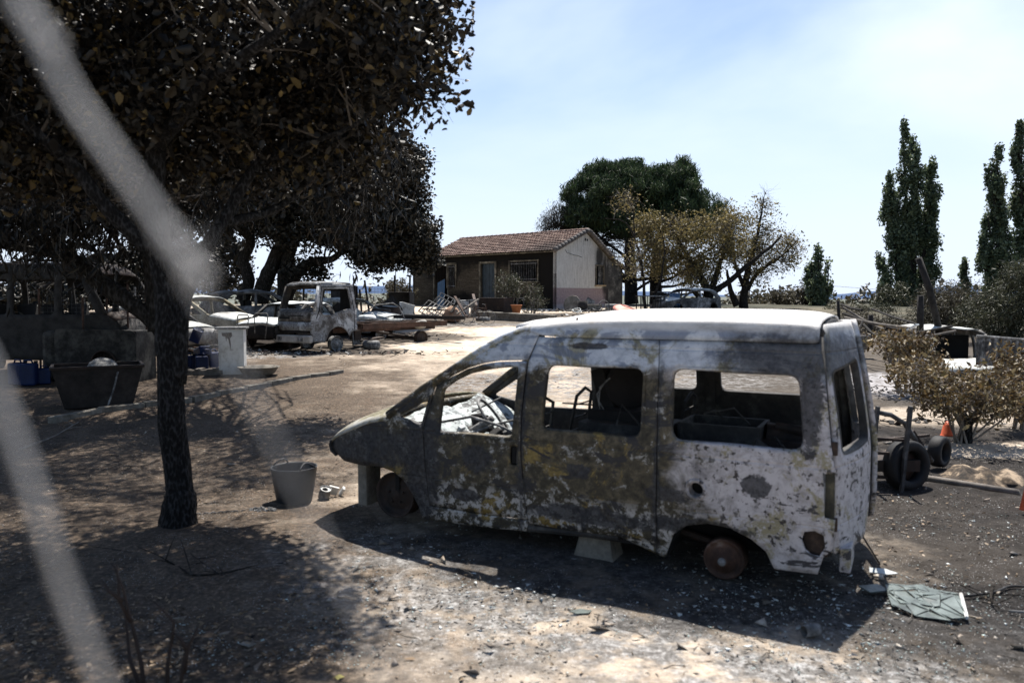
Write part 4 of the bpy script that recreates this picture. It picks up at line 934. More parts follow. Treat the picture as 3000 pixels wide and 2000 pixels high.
seats(wk, -.2); MB().box((-.1, 0, 1.0), (.04, 1.2, .95)).box((.85, 0, .8), (.5, 1.3, .3)).build('dark_panel', M['black'], wk)  # black panel added behind the windows so the openings look dark
# car with a sprung bonnet right of the house
c6 = shell('burnt_car', place(2010, 43, -.25), face(-.85, -.5), 'pale burnt car with its bonnet sprung open, beyond the roof of the foreground van', ol, hs, kd, .80, [M['greycar'], M['ashwhite'], M['greycar'], M['rustdark']], [(1.3, 1), (-1.27, 1)], .2, crown=.08)
# ------------------------------------------------------------------ trees
def bark(name, cols, sc=6):
    t = NT(name, .95, .1); v = t.vec((3, 3, 1.3)); f = t.noise(sc, 7, .75, v); g = t.voro(sc * 1.3, v)
    t.col(t.ramp(t.m('ADD', t.m('MULTIPLY', f, .7), t.m('MULTIPLY', g, .4)), [(.3, cols[0]), (.55, cols[1]), (.75, cols[2])])); t.bump(t.m('ADD', f, t.m('MULTIPLY', g, .7)), .9, .03); return t.mat
M['bark'] = bark('charred_bark', [(.006, .006, .006), (.013, .0125, .0125), (.05, .05, .052)], 12)
M['bark2'] = bark('dark_bark', [(.008, .007, .006), (.022, .019, .016), (.06, .055, .05)])
M['twig'] = plain('bare_twig', (.075, .065, .055), .9, var=.5)
M['twigpale'] = plain('pale_bare_twig', (.20, .175, .15), .8, var=.4)
M['lf_near'] = leafmat('scorched_broad_leaves', [(.0018, .0018, .0014), (.0035, .003, .002), (.006, .0048, .003), (.018, .013, .006), (.003, .0025, .002), (.003, .0028, .002), (.12, .085, .03)], trans=.12)
M['lf_euc'] = leafmat('hanging_narrow_leaves', [(.004, .004, .0035), (.009, .008, .006), (.028, .023, .014)], trans=.08)
M['lf_oak'] = leafmat('dark_oak_leaves', [(.004, .005, .0035), (.010, .011, .008), (.022, .020, .013), (.04, .032, .018)], trans=.06)
M['lf_pine'] = leafmat('pine_needles', [(.013, .022, .012), (.028, .050, .020), (.06, .095, .032), (.018, .026, .015)], .7, .18)
M['lf_brown'] = leafmat('browned_leaves', [(.06, .048, .022), (.15, .12, .045), (.24, .19, .075), (.10, .085, .038)], trans=.35)
M['lf_poplar'] = leafmat('poplar_leaves', [(.025, .038, .023), (.09, .12, .065), (.22, .26, .15), (.04, .056, .034)], .4, .4)
M['lf_shrub'] = leafmat('grey_green_shrub_leaves', [(.025, .028, .016), (.055, .06, .032), (.08, .08, .045)], trans=.2)
M['lf_tam'] = leafmat('drab_shrub_leaves', [(.03, .026, .017), (.07, .06, .038), (.10, .09, .055)], trans=.2)
M['lf_bush'] = leafmat('crisp_scorched_leaves', [(.03, .018, .009), (.09, .056, .022), (.15, .10, .042), (.05, .032, .014), (.30, .23, .12), (.08, .07, .03)], trans=.25)
M['lf_litter'] = leafmat('fallen_dry_leaves', [(.05, .035, .02), (.17, .11, .06), (.30, .22, .14), (.10, .07, .04)], trans=.1)

def leaves(name, cen, size, mat, parent, rng, aspect=.5, droop=0.0, jitter=.4, up=0.0):
    """cen: (n,3) leaf centres; each leaf a folded rhombus of 2 faces"""
    n = len(cen); d = rng.normal(size=(n, 3)); d[:, 2] -= droop * 1.5; d[:, 2] += up * 1.5; d /= np.linalg.norm(d, axis=1)[:, None] + 1e-9
    r = rng.normal(size=(n, 3)); s = np.cross(d, r); s /= np.linalg.norm(s, axis=1)[:, None] + 1e-9; nn = np.cross(d, s)
    L_ = size * (1 + jitter * rng.normal(size=n))[:, None].clip(.35, 2.0); W_ = L_ * aspect
    v = np.empty((n, 4, 3)); v[:, 0] = cen - d * L_ / 2; v[:, 1] = cen + s * W_ / 2 + nn * W_ * .25; v[:, 2] = cen + d * L_ / 2; v[:, 3] = cen - s * W_ / 2 + nn * W_ * .25
    if aspect > .3 and size < .12:      # near leaves: six-cornered blades, curled and bent
        v6 = np.empty((n, 6, 3)); k_ = rng.uniform(.15, .5, size=(n, 1)); cu = rng.uniform(-.1, .35, size=(n, 1))
        v6[:, 0] = cen - d * L_ / 2; v6[:, 3] = cen + d * L_ / 2 + nn * L_ * cu
        v6[:, 1] = cen - d * L_ * .22 + s * W_ * .48 + nn * W_ * k_; v6[:, 2] = cen + d * L_ * .20 + s * W_ * .36 + nn * W_ * (k_ + cu * .4)
        v6[:, 5] = cen - d * L_ * .22 - s * W_ * .48 + nn * W_ * k_; v6[:, 4] = cen + d * L_ * .20 - s * W_ * .36 + nn * W_ * (k_ + cu * .4)
        me = bpy.data.meshes.new(name); me.vertices.add(n * 6); me.vertices.foreach_set('co', v6.reshape(-1).astype(np.float32))
        idx = (np.arange(n)[:, None] * 6 + np.array([0, 1, 2, 3, 0, 3, 4, 5])).reshape(-1)
        me.loops.add(n * 8); me.loops.foreach_set('vertex_index', idx.astype(np.int32)); me.polygons.add(n * 2); me.polygons.foreach_set('loop_start', np.arange(n * 2, dtype=np.int32) * 4)
        me.update(calc_edges=True); me.validate(); return link(name, me, mat, parent)
    me = bpy.data.meshes.new(name); me.vertices.add(n * 4); me.vertices.foreach_set('co', v.reshape(-1).astype(np.float32))
    idx = (np.arange(n)[:, None] * 4 + np.array([0, 1, 2, 0, 2, 3])).reshape(-1)
    me.loops.add(n * 6); me.loops.foreach_set('vertex_index', idx.astype(np.int32)); me.polygons.add(n * 2); me.polygons.foreach_set('loop_start', np.arange(n * 2, dtype=np.int32) * 3)
    me.update(calc_edges=True); me.validate()
    return link(name, me, mat, parent)
def limb(m, pts, r0, r1, n=8, wig=.0, seed=0, sub=4):
    P = [Vector(p) for p in pts]; out = []
    for i in range(len(P) - 1):
        p0 = P[max(i - 1, 0)]; p1 = P[i]; p2 = P[i + 1]; p3 = P[min(i + 2, len(P) - 1)]
        for k in range(sub):
            t = k / sub; q = .5 * ((2 * p1) + (p2 - p0) * t + (2 * p0 - 5 * p1 + 4 * p2 - p3) * t * t + (3 * p1 - p0 - 3 * p2 + p3) * t ** 3)
            out.append(q)
    out.append(P[-1]); N = len(out)
    out = [p + wob(p, 2.0, wig, seed) if 0 < i < N - 1 else p for i, p in enumerate(out)]
    m.tube(out, [r0 + (r1 - r0) * (i / (N - 1)) for i in range(N)], n, jit=.07); return out
def tree(name, label, cat, limbs, blobs, leafm, barkm, seed, leaf=.08, asp=.5, per=120, spread=.4, twig=True, droop=0, bare=0, loc=None, group=None, up=0, twr=.012, flat=1.0, origin=None, barkmat2=None, shellness=.55, tn=5):
    """limbs: [(pts, r0, r1)] world points; blobs: [(centre, (rx,ry,rz), clusters)]"""
    rng = np.random.default_rng(seed); rd_ = random.Random(seed)
    o0 = Vector(origin if origin else limbs[0][0][0]); t = thing(name, o0, 0, label, cat, group)
    m = MB(); nodes = []
    for (pts, r0, r1) in limbs:
        out = limb(m, [Vector(p) - o0 for p in pts], r0, r1, 9 if r0 > .06 else 6, .04, seed)
        nodes += [(p, r0 + (r1 - r0) * i / len(out)) for i, p in enumerate(out) if i > len(out) * .35]
    m.build('trunk', barkm, t, True)
    NP = np.array([tuple(p) for p, _ in nodes]); cs = []; tw = MB(); cl = []
    for (c, r, k) in blobs:
        for i in range(k):
            d = rng.normal(size=3); d /= np.linalg.norm(d); rad = shellness + (1 - shellness) * rng.random() ** .5 if rng.random() < .8 else rng.random() ** .5
            cl.append(np.array(tuple(Vector(c) - o0)) + d * rad * np.array(r))
    for i, q in enumerate(cl):
        if twig:
            j = int(np.argmin(((NP - q) ** 2).sum(1) + rng.random(len(NP)) * .3)); a = Vector(NP[j]); b = Vector(q); L_ = (b - a).length
            if L_ > .05:
                mid = a.lerp(b, .5) + Vector(rng.normal(size=3)) * L_ * .10 + Vector((0, 0, L_ * .10))
                pts = [a, a.lerp(mid, .55) + Vector(rng.normal(size=3)) * L_ * .04, mid, mid.lerp(b, .6) + Vector(rng.normal(size=3)) * L_ * .04, b]
                rr = min(nodes[j][1] * .6, twr * (1 + L_ * .6)); tw.tube(pts, [rr, rr * .85, rr * .65, rr * .45, rr * .2], 4, False)
                for e in range(tn):
                    s = pts[rd_.choice((2, 3, 4))]; dd = Vector(rng.normal(size=3)).normalized() * spread * rd_.uniform(.8, 2.0); tw.tube([s, s + dd * .5 + Vector(rng.normal(size=3)) * .04, s + dd + Vector((0, 0, -.15 * droop))], [twr * .35, twr * .25, twr * .12], 3, False)
        if rd_.random() < bare: continue
        n = int(per * rd_.uniform(.5, 1.5)); pp = rng.normal(size=(n, 3)).clip(-1.7, 1.7) * spread * np.array([1, 1, flat]) * .6
        if droop: pp[:, 2] -= abs(rng.normal(size=n)) * spread * droop
        cs.append(q + pp)
    if twig: tw.build('branches', barkmat2 or barkm, t)
    if cs: leaves('crown', np.concatenate(cs), leaf, leafm, t, rng, asp, droop, up=up)
    return t

# big tree in the foreground: black trunk, limbs up into a crown that fills the upper left
Yt = 6.6
T0 = G(528, 1545); P = lambda px, py, Y=Yt: A(px, py, Y)
base = Vector((T0.x, T0.y, T0.z - .05)); r_ = 1 / F * T0.y
Y0 = T0.y
limbs = [([base - Vector((0, 0, .08)), base + Vector((0, 0, .10)), base + Vector((-.01, 0, .38))], .205, .125), ([base, P(523, 1460, Y0), P(510, 1250, Y0), P(495, 1050, Y0), P(492, 860, Y0), P(470, 700, Y0), P(455, 500, Y0 + .1), P(440, 200, Y0), P(430, -300, Y0)], .128, .075),
         ([P(515, 1120, Y0), P(530, 930, Y0), P(570, 800, Y0 + .1), P(640, 650, Y0 + .3), P(760, 480, Y0 + .5), P(900, 300, Y0 + .6), P(1100, 60, Y0 + .8)], .085, .03),
         ([P(470, 750, Y0), P(350, 640, Y0 - .2), P(200, 480, Y0 - .4), P(20, 300, Y0 - .6), P(-200, 100, Y0 - .8)], .075, .03),
         ([P(455, 430, Y0), P(600, 250, Y0 - .5), P(800, 100, Y0 - 1.0), P(1000, -60, Y0 - 1.2)], .07, .02),
         ([P(640, 650, Y0 + .3), P(820, 600, Y0 + .9), P(960, 480, Y0 + 1.5), P(1060, 360, Y0 + 2.0)], .05, .012),
         ([P(760, 480, Y0 + .5), P(900, 420, Y0 + .2), P(1060, 340, Y0), P(1180, 220, Y0)], .035, .01),
         ([P(440, 200, Y0), P(300, 0, Y0 + .6), P(100, -200, Y0 + 1.2)], .06, .02),
         ([P(430, -100, Y0), P(700, -300, Y0 + 1), P(1000, -420, Y0 + 1.5)], .06, .02)]
bl = [(P(1080, 110, 6.4), (.70, .8, .70), 24), (P(1190, 20, 7.2), (.5, .7, .45), 15), (P(880, 220, 7.4), (1.0, .9, .9), 46), (P(620, 120, 6.8), (1.1, 1.2, .9), 44),
      (P(330, 180, 6.8), (1.1, 1.2, .95), 46), (P(80, 250, 6.8), (.9, 1.3, 1.0), 34), (P(960, -150, 6.8), (1.2, 1.3, .6), 18), (P(500, -200, 6.6), (1.8, 1.8, .7), 20), (P(-100, 50, 6.4), (1.0, 1.6, 1.2), 30),
      (P(600, 420, 7.6), (1.0, .8, .5), 26), (P(900, 430, 7.6), (.6, .5, .4), 12), (P(200, 450, 7.4), (1.0, .8, .55), 26), (P(250, -500, 5.6), (2.2, 1.4, .6), 14), (P(900, -500, 6.0), (1.5, 1.3, .5), 9), (Vector((-4.5, 9.5, 6.6)), (3.0, 2.6, .7), 24), (Vector((-7.5, 11.5, 6.8)), (2.6, 3.0, .8), 28), (Vector((-5.5, 4.5, 5.6)), (1.8, 2.5, .5), 10)]  # world-placed blobs: unseen canopy added above the view to cut sky light
tree('broadleaf_tree', 'tall foreground tree with a charred black trunk and scorched brown leaves filling the upper left', 'tree', limbs, bl, M['lf_near'], M['bark'], 11, .064, .62, 165, .28, bare=.06, twr=.010, barkmat2=M['twig'], shellness=.3, tn=4)
# eucalyptus behind it, leaning limb from the left, drooping narrow leaves
E0 = on(330, 12.5); P = lambda px, py, Y=12.5: A(px, py, Y)
E0 = on(500, 13); limbs = [([E0 + Vector((0, 0, -.1)), P(490, 1010), P(430, 920), P(330, 850), P(265, 800), P(205, 758), P(120, 725), P(0, 712), P(-200, 640)], .17, .09),
         ([P(470, 970), P(440, 700), P(380, 500), P(420, 200), P(500, -100)], .18, .08), ([P(430, 700), P(230, 550, 13), P(50, 380, 13)], .09, .04),
         ([P(380, 500), P(600, 380, 13), P(900, 300, 13.5), P(1060, 330, 13.5), P(1160, 400, 13.5)], .09, .02), ([P(120, 725), P(60, 640, 13), P(-60, 560, 13)], .08, .03)]
bl = [(P(120, 510, 12.5), (1.6, 1.5, .9), 44), (P(320, 560, 12.5), (1.2, 1.3, .65), 34), (P(60, 600, 12), (.9, .8, .22), 14), (P(190, 615, 12), (.6, .5, .12), 8), (P(520, 450, 13), (1.4, 1.3, .8), 32), (P(900, 300, 13.5), (1.4, 1.4, 1.0), 34), (P(1075, 430, 13.5), (.5, .6, .6), 14),
      (P(1030, 540, 13.5), (.65, .8, .55), 18), (P(420, 300, 13), (2.4, 1.8, 1.6), 60), (P(0, 350, 13), (1.8, 1.8, 1.5), 50), (P(800, 80, 13), (2.0, 1.8, 1.2), 44), (P(1100, 140, 13.5), (.8, .9, .8), 20), (P(250, -100, 13), (3, 2.5, 1.5), 60), (P(150, 260, 18), (4.2, 2.6, 1.6), 110), (P(500, 200, 18), (3.2, 2.4, 1.8), 80), (P(-300, 200, 17), (3.5, 3, 2), 60), (P(100, 380, 17), (3.2, 2, 1.1), 80), (P(-100, -50, 11), (2.5, 2.0, 1.0), 50), (Vector((-9.5, 20.5, 7.8)), (5.5, 4.0, 1.3), 120), (Vector((-5.8, 18, 7.4)), (2.4, 2.6, 1.1), 50), (Vector((-12, 15, 7.5)), (3.5, 3.5, 1.2), 60), (P(700, -250, 11.5), (3.0, 2.0, .9), 60)]  # world-placed blobs: extra canopy added to keep the left of the yard dark
tree('eucalyptus_tree', 'arching tree at the left with drooping narrow leaves, behind the foreground trunk', 'tree', limbs, bl, M['lf_euc'], M['bark2'], 12, .17, .18, 85, .38, droop=1.1, twr=.014, bare=.08, barkmat2=M['twigpale'], tn=4)
# evergreen oak with several trunks beyond the cars
Yo = 33; P = lambda px, py, Y=Yo: A(px, py, Y)
limbs = [([P(760, 885), P(775, 830), P(800, 770), P(830, 700), P(860, 600), P(880, 500)], .38, .16), ([P(835, 885), P(835, 800), P(850, 740), P(900, 640), P(980, 540)], .34, .14),
         ([P(840, 870), P(880, 790), P(925, 765), P(970, 760), P(1010, 735), P(1050, 745), P(1100, 760)], .24, .06), ([P(712, 880), P(728, 820), P(715, 760), P(735, 700), P(700, 600), P(640, 500)], .28, .12),
         ([P(1000, 735), P(1060, 680), P(1140, 640), P(1200, 640)], .16, .05), ([P(860, 600), P(980, 520), P(1090, 450)], .2, .06), ([P(735, 700), P(650, 620), P(560, 560)], .2, .06)]
bl = [(P(1080, 560, 33), (2.6, 3, 2.6), 190), (P(1130, 680, 33), (2.1, 2.2, 1.2), 110), (P(960, 470, 34), (2.8, 3, 2.0), 130), (P(860, 600, 33), (2.6, 3, 1.8), 130), (P(1185, 720, 33), (1.15, 1.2, .8), 56), (P(700, 600, 33), (2.4, 3, 1.6), 80), (P(1150, 480, 33.5), (1.5, 1.6, 1.2), 60),
      (P(600, 560, 34), (3, 3, 2.2), 100), (P(1000, 640, 33), (1.8, 2, .9), 60), (P(1070, 750, 32), (.5, .6, .25), 8), (P(880, 780, 33), (1.0, 1, .5), 12), (P(1090, 770, 32.5), (.35, .4, .3), 6), (P(1020, 690, 33), (1.3, 1.3, .4), 30), (P(1240, 745, 33), (.45, .6, .6), 14)]
tree('oak_tree', 'dark spreading evergreen oak with several black trunks beyond the burnt cars', 'tree', limbs, bl, M['lf_oak'], M['bark2'], 13, .15, .6, 110, .42, twr=.03, shellness=.5, tn=3)
P = lambda px, py, Y=45: A(px, py, Y)
tree('oak_tree', 'smaller dark tree seen low between the foreground trunk and the oak trunks', 'tree', [([on(640, 44), P(640, 800, 44), P(645, 720, 44)], .3, .1)], [(P(650, 780, 44), (1.5, 1.5, 1.7), 44), (P(560, 790, 44), (1.4, 1.5, 1.3), 34)], M['lf_oak'], M['bark2'], 14, .2, .6, 110, .45, twr=.03)
tree('oak_tree', 'dark trees closing the view behind the minibus at the left', 'tree', [([on(380, 42), P(380, 780, 42), P(385, 700, 42)], .3, .1)], [(P(390, 800, 42), (2.0, 1.5, 1.5), 34), (P(480, 780, 42), (1.6, 1.5, 1.6), 30), (P(250, 870, 40), (2.2, 1.5, .6), 30), (P(120, 885, 36), (2.0, 1.5, .5), 26), (P(0, 885, 34), (2.0, 1.5, .5), 26), (P(330, 830, 40), (1.5, 1.5, 1.1), 30)], M['lf_oak'], M['bark2'], 15, .2, .6, 100, .45, twr=.03)
P = lambda px, py, Y=60: A(px, py, Y)
tree('pine_tree', 'distant rounded pine crown above the minibus roof at the far left', 'tree', [([on(95, 70), P(95, 800, 70)], .3, .15)], [(P(92, 808, 70), (1.7, 1.6, .75), 40)], M['lf_shrub'], M['bark2'], 16, .25, .4, 90, .4)
# umbrella pine behind the house
Yp = 56; P = lambda px, py, Y=Yp: A(px, py, Y)
limbs = [([on(1850, Yp), P(1848, 820), P(1845, 740), P(1850, 660), P(1860, 600)], .5, .3), ([P(1925, 900, 57), P(1920, 800, 57), P(1935, 700, 57), P(1960, 620, 57)], .5, .25)]
for (a, b, c, d) in ((1848, 800, 1700, 690), (1845, 760, 1680, 620), (1845, 780, 1960, 660), (1920, 830, 2040, 770), (1920, 800, 2080, 700), (1850, 700, 1750, 560), (1850, 680, 1930, 560), (1848, 840, 1790, 760), (1850, 830, 1740, 780), (1925, 860, 2060, 850), (1922, 840, 2030, 820), (1848, 820, 1950, 800)):
    limbs.append(([P(a, b), P((a + c) / 2, (b + d) / 2 + 8), P(c, d)], .13, .03))
_r = random.Random(4)
bl = [(P(_r.uniform(1690, 2040), _r.uniform(485, 610)), (.8, .9, .6), 15) for _ in range(18)] + [(P(1860, 560), (3.4, 3.2, 1.25), 150), (P(1960, 590), (2.4, 3.2, 2.0), 120), (P(1760, 570), (2.6, 3.0, 1.6), 120), (P(1720, 640), (1.9, 2.4, 1.2), 70), (P(1850, 650), (3.0, 3, 1.0), 90), (P(1800, 515), (2.0, 2, .8), 60), (P(1950, 530), (2.2, 2, 1.0), 80), (P(2060, 640, 58), (1.7, 2.2, 1.7), 80), (P(2010, 660), (2.0, 2, 1.0), 60)]
tree('umbrella_pine', 'large umbrella pine with a dense green-black crown behind the house', 'tree', limbs, bl, M['lf_pine'], M['bark2'], 17, .34, .14, 130, .42, up=1.0, twr=.035, shellness=.6, flat=.8, tn=2)
# singed sprays of the pine at its left and low limbs: bare dark twigs
bl = [(P(1665, 650), (1.5, 1.2, 1.1), 46), (P(1625, 640), (.9, 1, .9), 26), (P(1598, 662), (.5, 1, .5), 14), (P(1960, 790), (2.8, 2, 1.3), 56), (P(2040, 800), (1.6, 2, .9), 30), (P(1700, 710), (1.8, 1.5, .7), 40), (P(1850, 720), (2.8, 2, .9), 50), (P(1800, 790), (1.2, 1.5, 1.0), 24)]
tree('charred_pine', 'charred bare-twigged pine limbs showing left of and below the umbrella pine crown', 'tree', [([P(1848, 830, 55.5), P(1760, 740, 55.5), P(1690, 690, 55.5), P(1640, 665, 55.5)], .14, .03), ([P(1850, 860, 55.5), P(1930, 810, 55.5), P(2000, 800, 55.5)], .12, .03)], bl, M['lf_oak'], M['bark2'], 18, .22, .14, 40, .5, up=.8, twr=.03, tn=5, origin=on(1850, 55.5))
# browned broadleaf trees right of the house
Yb = 44; P = lambda px, py, Y=Yb: A(px, py, Y)
limbs = [([on(2068, Yb), P(2075, 860), P(2060, 820), P(2020, 760), P(1985, 700), P(1960, 650)], .30, .06), ([P(2078, 870), P(2100, 800), P(2120, 740), P(2150, 670)], .22, .04), ([P(2082, 860), P(2140, 820), P(2200, 770), P(2260, 720), P(2290, 690)], .2, .04), ([P(2020, 760), P(1950, 730), P(1900, 690)], .1, .03)]
bl = [(P(1960, 690), (1.7, 1.6, 1.3), 60), (P(2040, 715), (1.6, 1.5, 1.5), 56), (P(1920, 750), (1.1, 1.2, 1.2), 40), (P(2110, 710), (1.6, 1.5, 1.5), 66), (P(2040, 800), (1.3, 1, .8), 30), (P(1900, 660), (.8, .8, .6), 20)]
tree('broadleaf_tree', 'browned tree with forked trunk just right of the house, below the pine', 'tree', limbs, bl, M['lf_brown'], M['bark2'], 19, .125, .55, 66, .5, twr=.018, barkmat2=M['twig'], bare=.15)
limbs = [([on(2178, 46), P(2180, 860, 46), P(2190, 800, 46), P(2205, 740, 46), P(2225, 660, 46), P(2235, 600, 46)], .28, .03), ([P(2160, 895, 46), P(2140, 850, 46), P(2130, 790, 46)], .24, .06), ([P(2190, 850, 46), P(2220, 800, 46), P(2290, 750, 46), P(2340, 700, 46)], .15, .02), ([P(2180, 840, 46), P(2150, 760, 46), P(2140, 660, 46)], .15, .02)]
bl = [(P(2190, 700, 46), (1.9, 1.6, 1.6), 66), (P(2250, 740, 46), (1.6, 1.5, 1.4), 52), (P(2240, 600, 46), (.5, .5, .85), 14), (P(2130, 650, 46), (1.0, 1, .9), 30), (P(2310, 730, 46), (.8, .8, .9), 26), (P(2230, 800, 46), (1.2, 1, .6), 20)]
tree('broadleaf_tree', 'sparser browned tree with twiggy right side, second right of the house', 'tree', limbs, bl, M['lf_brown'], M['bark2'], 20, .115, .55, 40, .5, twr=.018, barkmat2=M['twig'], bare=.3, tn=8)
P = lambda px, py, Y=42: A(px, py, Y)
limbs = [([on(1890, 42), P(1888, 860), P(1880, 780), P(1860, 700), P(1830, 650), P(1770, 640)], .10, .015), ([P(1905, 890), P(1935, 820), P(1945, 740), P(1940, 680)], .08, .02), ([P(1880, 780), P(1850, 740), P(1810, 760)], .04, .01), ([P(1860, 700), P(1850, 600), P(1800, 560)], .04, .01)]
tree('broadleaf_tree', 'thin nearly bare tree between the house gable and the pine trunk', 'tree', limbs, [(P(1830, 590), (.9, .8, .6), 20), (P(1850, 760), (.7, .8, 1.3), 24)], M['lf_brown'], M['bark2'], 21, .11, .5, 14, .35, twr=.014, barkmat2=M['twigpale'], tn=5)
# poplars
def poplar(label, px, base, Y, cols, seed, leafm='lf_poplar', sc=1.0, den=1.0, leaf=.175):
    P = lambda a, b: A(a, b, Y); b0 = on(px, Y); limbs = []; bl = []
    rd_ = random.Random(seed)
    for (tx, ty, bx, by, wpx) in cols:
        limbs.append(([b0 + Vector(((bx - px) / F * Y * .3, rd_.uniform(-.3, .3), -.2)), P(bx, by), P((bx + tx) / 2, (by + ty) / 2), P(tx, ty)], .24 * sc, .03))
        n = max(3, int((by - ty) / 26)); w_ = wpx / F * Y / 2
        for i in range(n):
            f_ = (i + .5) / n; prof = sin(pi * min(1, .12 + f_ * .88)) ** .55 * (1 if f_ > .4 else .25 + f_ * 1.9)
            c = P(tx + (bx - tx) * f_, ty + (by - ty) * f_); bl.append((c + Vector((0, rd_.uniform(-.5, .5), 0)), (w_ * prof * .62, w_ * prof * .8, (by - ty) / n / F * Y * .8), max(2, int(rd_.choice((2, 5, 8, 9)) * den))))
    return tree('poplar_tree', label, 'tree', limbs, bl, M[leafm], M['bark2'], seed, leaf, .7, 58, .20, twr=.03, up=.6, shellness=.4, tn=1, origin=b0, flat=2.6)
poplar('tall many-stemmed poplar standing alone against the sky, right of centre', 2662, 930, 58, [(2643, 368, 2665, 760, 62), (2678, 418, 2680, 760, 70), (2730, 472, 2700, 800, 88), (2598, 518, 2640, 860, 92), (2618, 550, 2650, 860, 70), (2745, 690, 2705, 910, 66), (2575, 748, 2610, 905, 66), (2660, 620, 2665, 900, 90), (2735, 560, 2700, 860, 80)], 31, den=1.3)
poplar('ragged poplar with bare upper stems near the right edge', 2935, 900, 54, [(2917, 443, 2935, 700, 52), (2905, 500, 2925, 720, 56), (2895, 640, 2925, 860, 86), (2940, 600, 2950, 850, 60), (2870, 700, 2905, 880, 50)], 32, den=1.1)
poplar('dense tall poplar cut by the right edge of the picture', 3010, 900, 54, [(2990, 372, 2995, 760, 74), (3025, 400, 3015, 760, 80), (3000, 600, 3005, 900, 100), (3070, 450, 3050, 860, 90)], 33, den=1.4)
poplar('small bright green poplar standing beyond the rear end of the foreground van', 2408, 900, 52, [(2398, 740, 2400, 880, 62), (2428, 775, 2420, 900, 60), (2375, 790, 2385, 905, 66)], 34, sc=.5, den=1.2)
poplar('slender half-bare poplar top above the drab shrubs at the right', 2825, 870, 56, [(2832, 772, 2828, 880, 26)], 35, sc=.3, den=.8)
P = lambda px, py, Y=40: A(px, py, Y)
def shrub(label, px, Y, bl, leafm, seed, leaf=.12, per=70, n_=6, asp=.4, cat='shrub', name='shrub', spread=.3, twr=.015, bare=.05, droop=0, up=.3, bk=None):
    b0 = on(px, Y); rd_ = random.Random(seed); limbs = []
    for i in range(n_):
        c, r, k = bl[i % len(bl)]; e = Vector(c) + Vector((rd_.uniform(-.6, .6) * r[0], rd_.uniform(-.5, .5) * r[1], rd_.uniform(-.2, .5) * r[2])); limbs.append(([b0 + Vector((rd_.uniform(-.1, .1), rd_.uniform(-.1, .1), -.05)), b0.lerp(e, .5) + Vector((rd_.uniform(-.1, .1), 0, 0)), e], twr * 3, twr))
    return tree(name, label, cat, limbs, bl, M[leafm], bk or M['bark2'], seed, leaf, asp, per, spread, twr=twr, bare=bare, up=up, droop=droop, shellness=.4, tn=4)
shrub('round dark shrub at the foot of the tall lone poplar', 2620, 50, [(A(2625, 880, 50), (1.3, 1.2, 1.1), 40), (A(2590, 900, 50), (.9, 1, .8), 20)], 'lf_shrub', 41, .16)
shrub('drab feathery shrub behind the leaning charred post', 2800, 30, [(A(2790, 910, 30), (1.5, 1.3, 1.0), 60), (A(2730, 940, 30), (1.0, 1.2, .7), 36), (A(2850, 900, 30), (1.2, 1.3, .9), 46), (A(2750, 870, 30), (.6, .8, .4), 14)], 'lf_tam', 42, .14, 80, 10, .16)
shrub('large grey-green shrub filling the right edge below the poplars', 2960, 26, [(A(2960, 870, 26), (1.1, 1.3, 1.1), 70), (A(2900, 930, 26), (.9, 1.2, .8), 46), (A(2985, 960, 26), (.9, 1, .9), 40), (A(3050, 850, 26), (1.0, 1.2, 1.1), 40)], 'lf_shrub', 43, .13, 90, 10, .2)
shrub('dark scorched brush behind the collapsed rails, right of the van roof', 2560, 30, [(A(2560, 945, 30), (1.1, 1.2, .45), 34), (A(2620, 960, 29), (.8, 1, .35), 20), (A(2490, 935, 32), (.8, 1, .4), 20)], 'lf_tam', 51, .12, 60, 9, .2)
shrub('second patch of dark brush, just beyond the van door top', 2500, 44, [(A(2480, 915, 44), (1.5, 1.2, .45), 30), (A(2560, 918, 42), (1.2, 1, .45), 26)], 'lf_shrub', 52, .15, 60, 7, .2)
shrub('low drab bushes behind the small green poplar', 2330, 54, [(A(2330, 880, 54), (1.8, 1.2, .7), 36), (A(2370, 860, 54), (.9, 1, 1.0), 24)], 'lf_tam', 44, .18)
shrub('pale bushes left of the house beyond the wire fence', 1180, 50, [(A(1165, 852, 50), (.8, .9, .8), 26), (A(1185, 865, 50), (.7, .9, .6), 20)], 'lf_tam', 45, .16)
shrub('dusty half-burnt bush standing in front of the house door', 1500, 37.5, [(A(1490, 830, 37.5), (.62, .5, .60), 34), (A(1515, 850, 37.5), (.55, .5, .55), 26), (A(1480, 870, 37.5), (.5, .5, .4), 14)], 'lf_shrub', 46, .075, 26, 8, .5, spread=.2, twr=.008, bk=M['twigpale'])
shrub('lower dusty bush in front of the barred house window', 1560, 37.5, [(A(1560, 855, 37.5), (.48, .45, .5), 22), (A(1572, 885, 37.5), (.45, .45, .4), 20), (A(1545, 905, 37.5), (.6, .5, .3), 14)], 'lf_shrub', 47, .07, 20, 7, .5, spread=.2, twr=.008, bk=M['twigpale'])
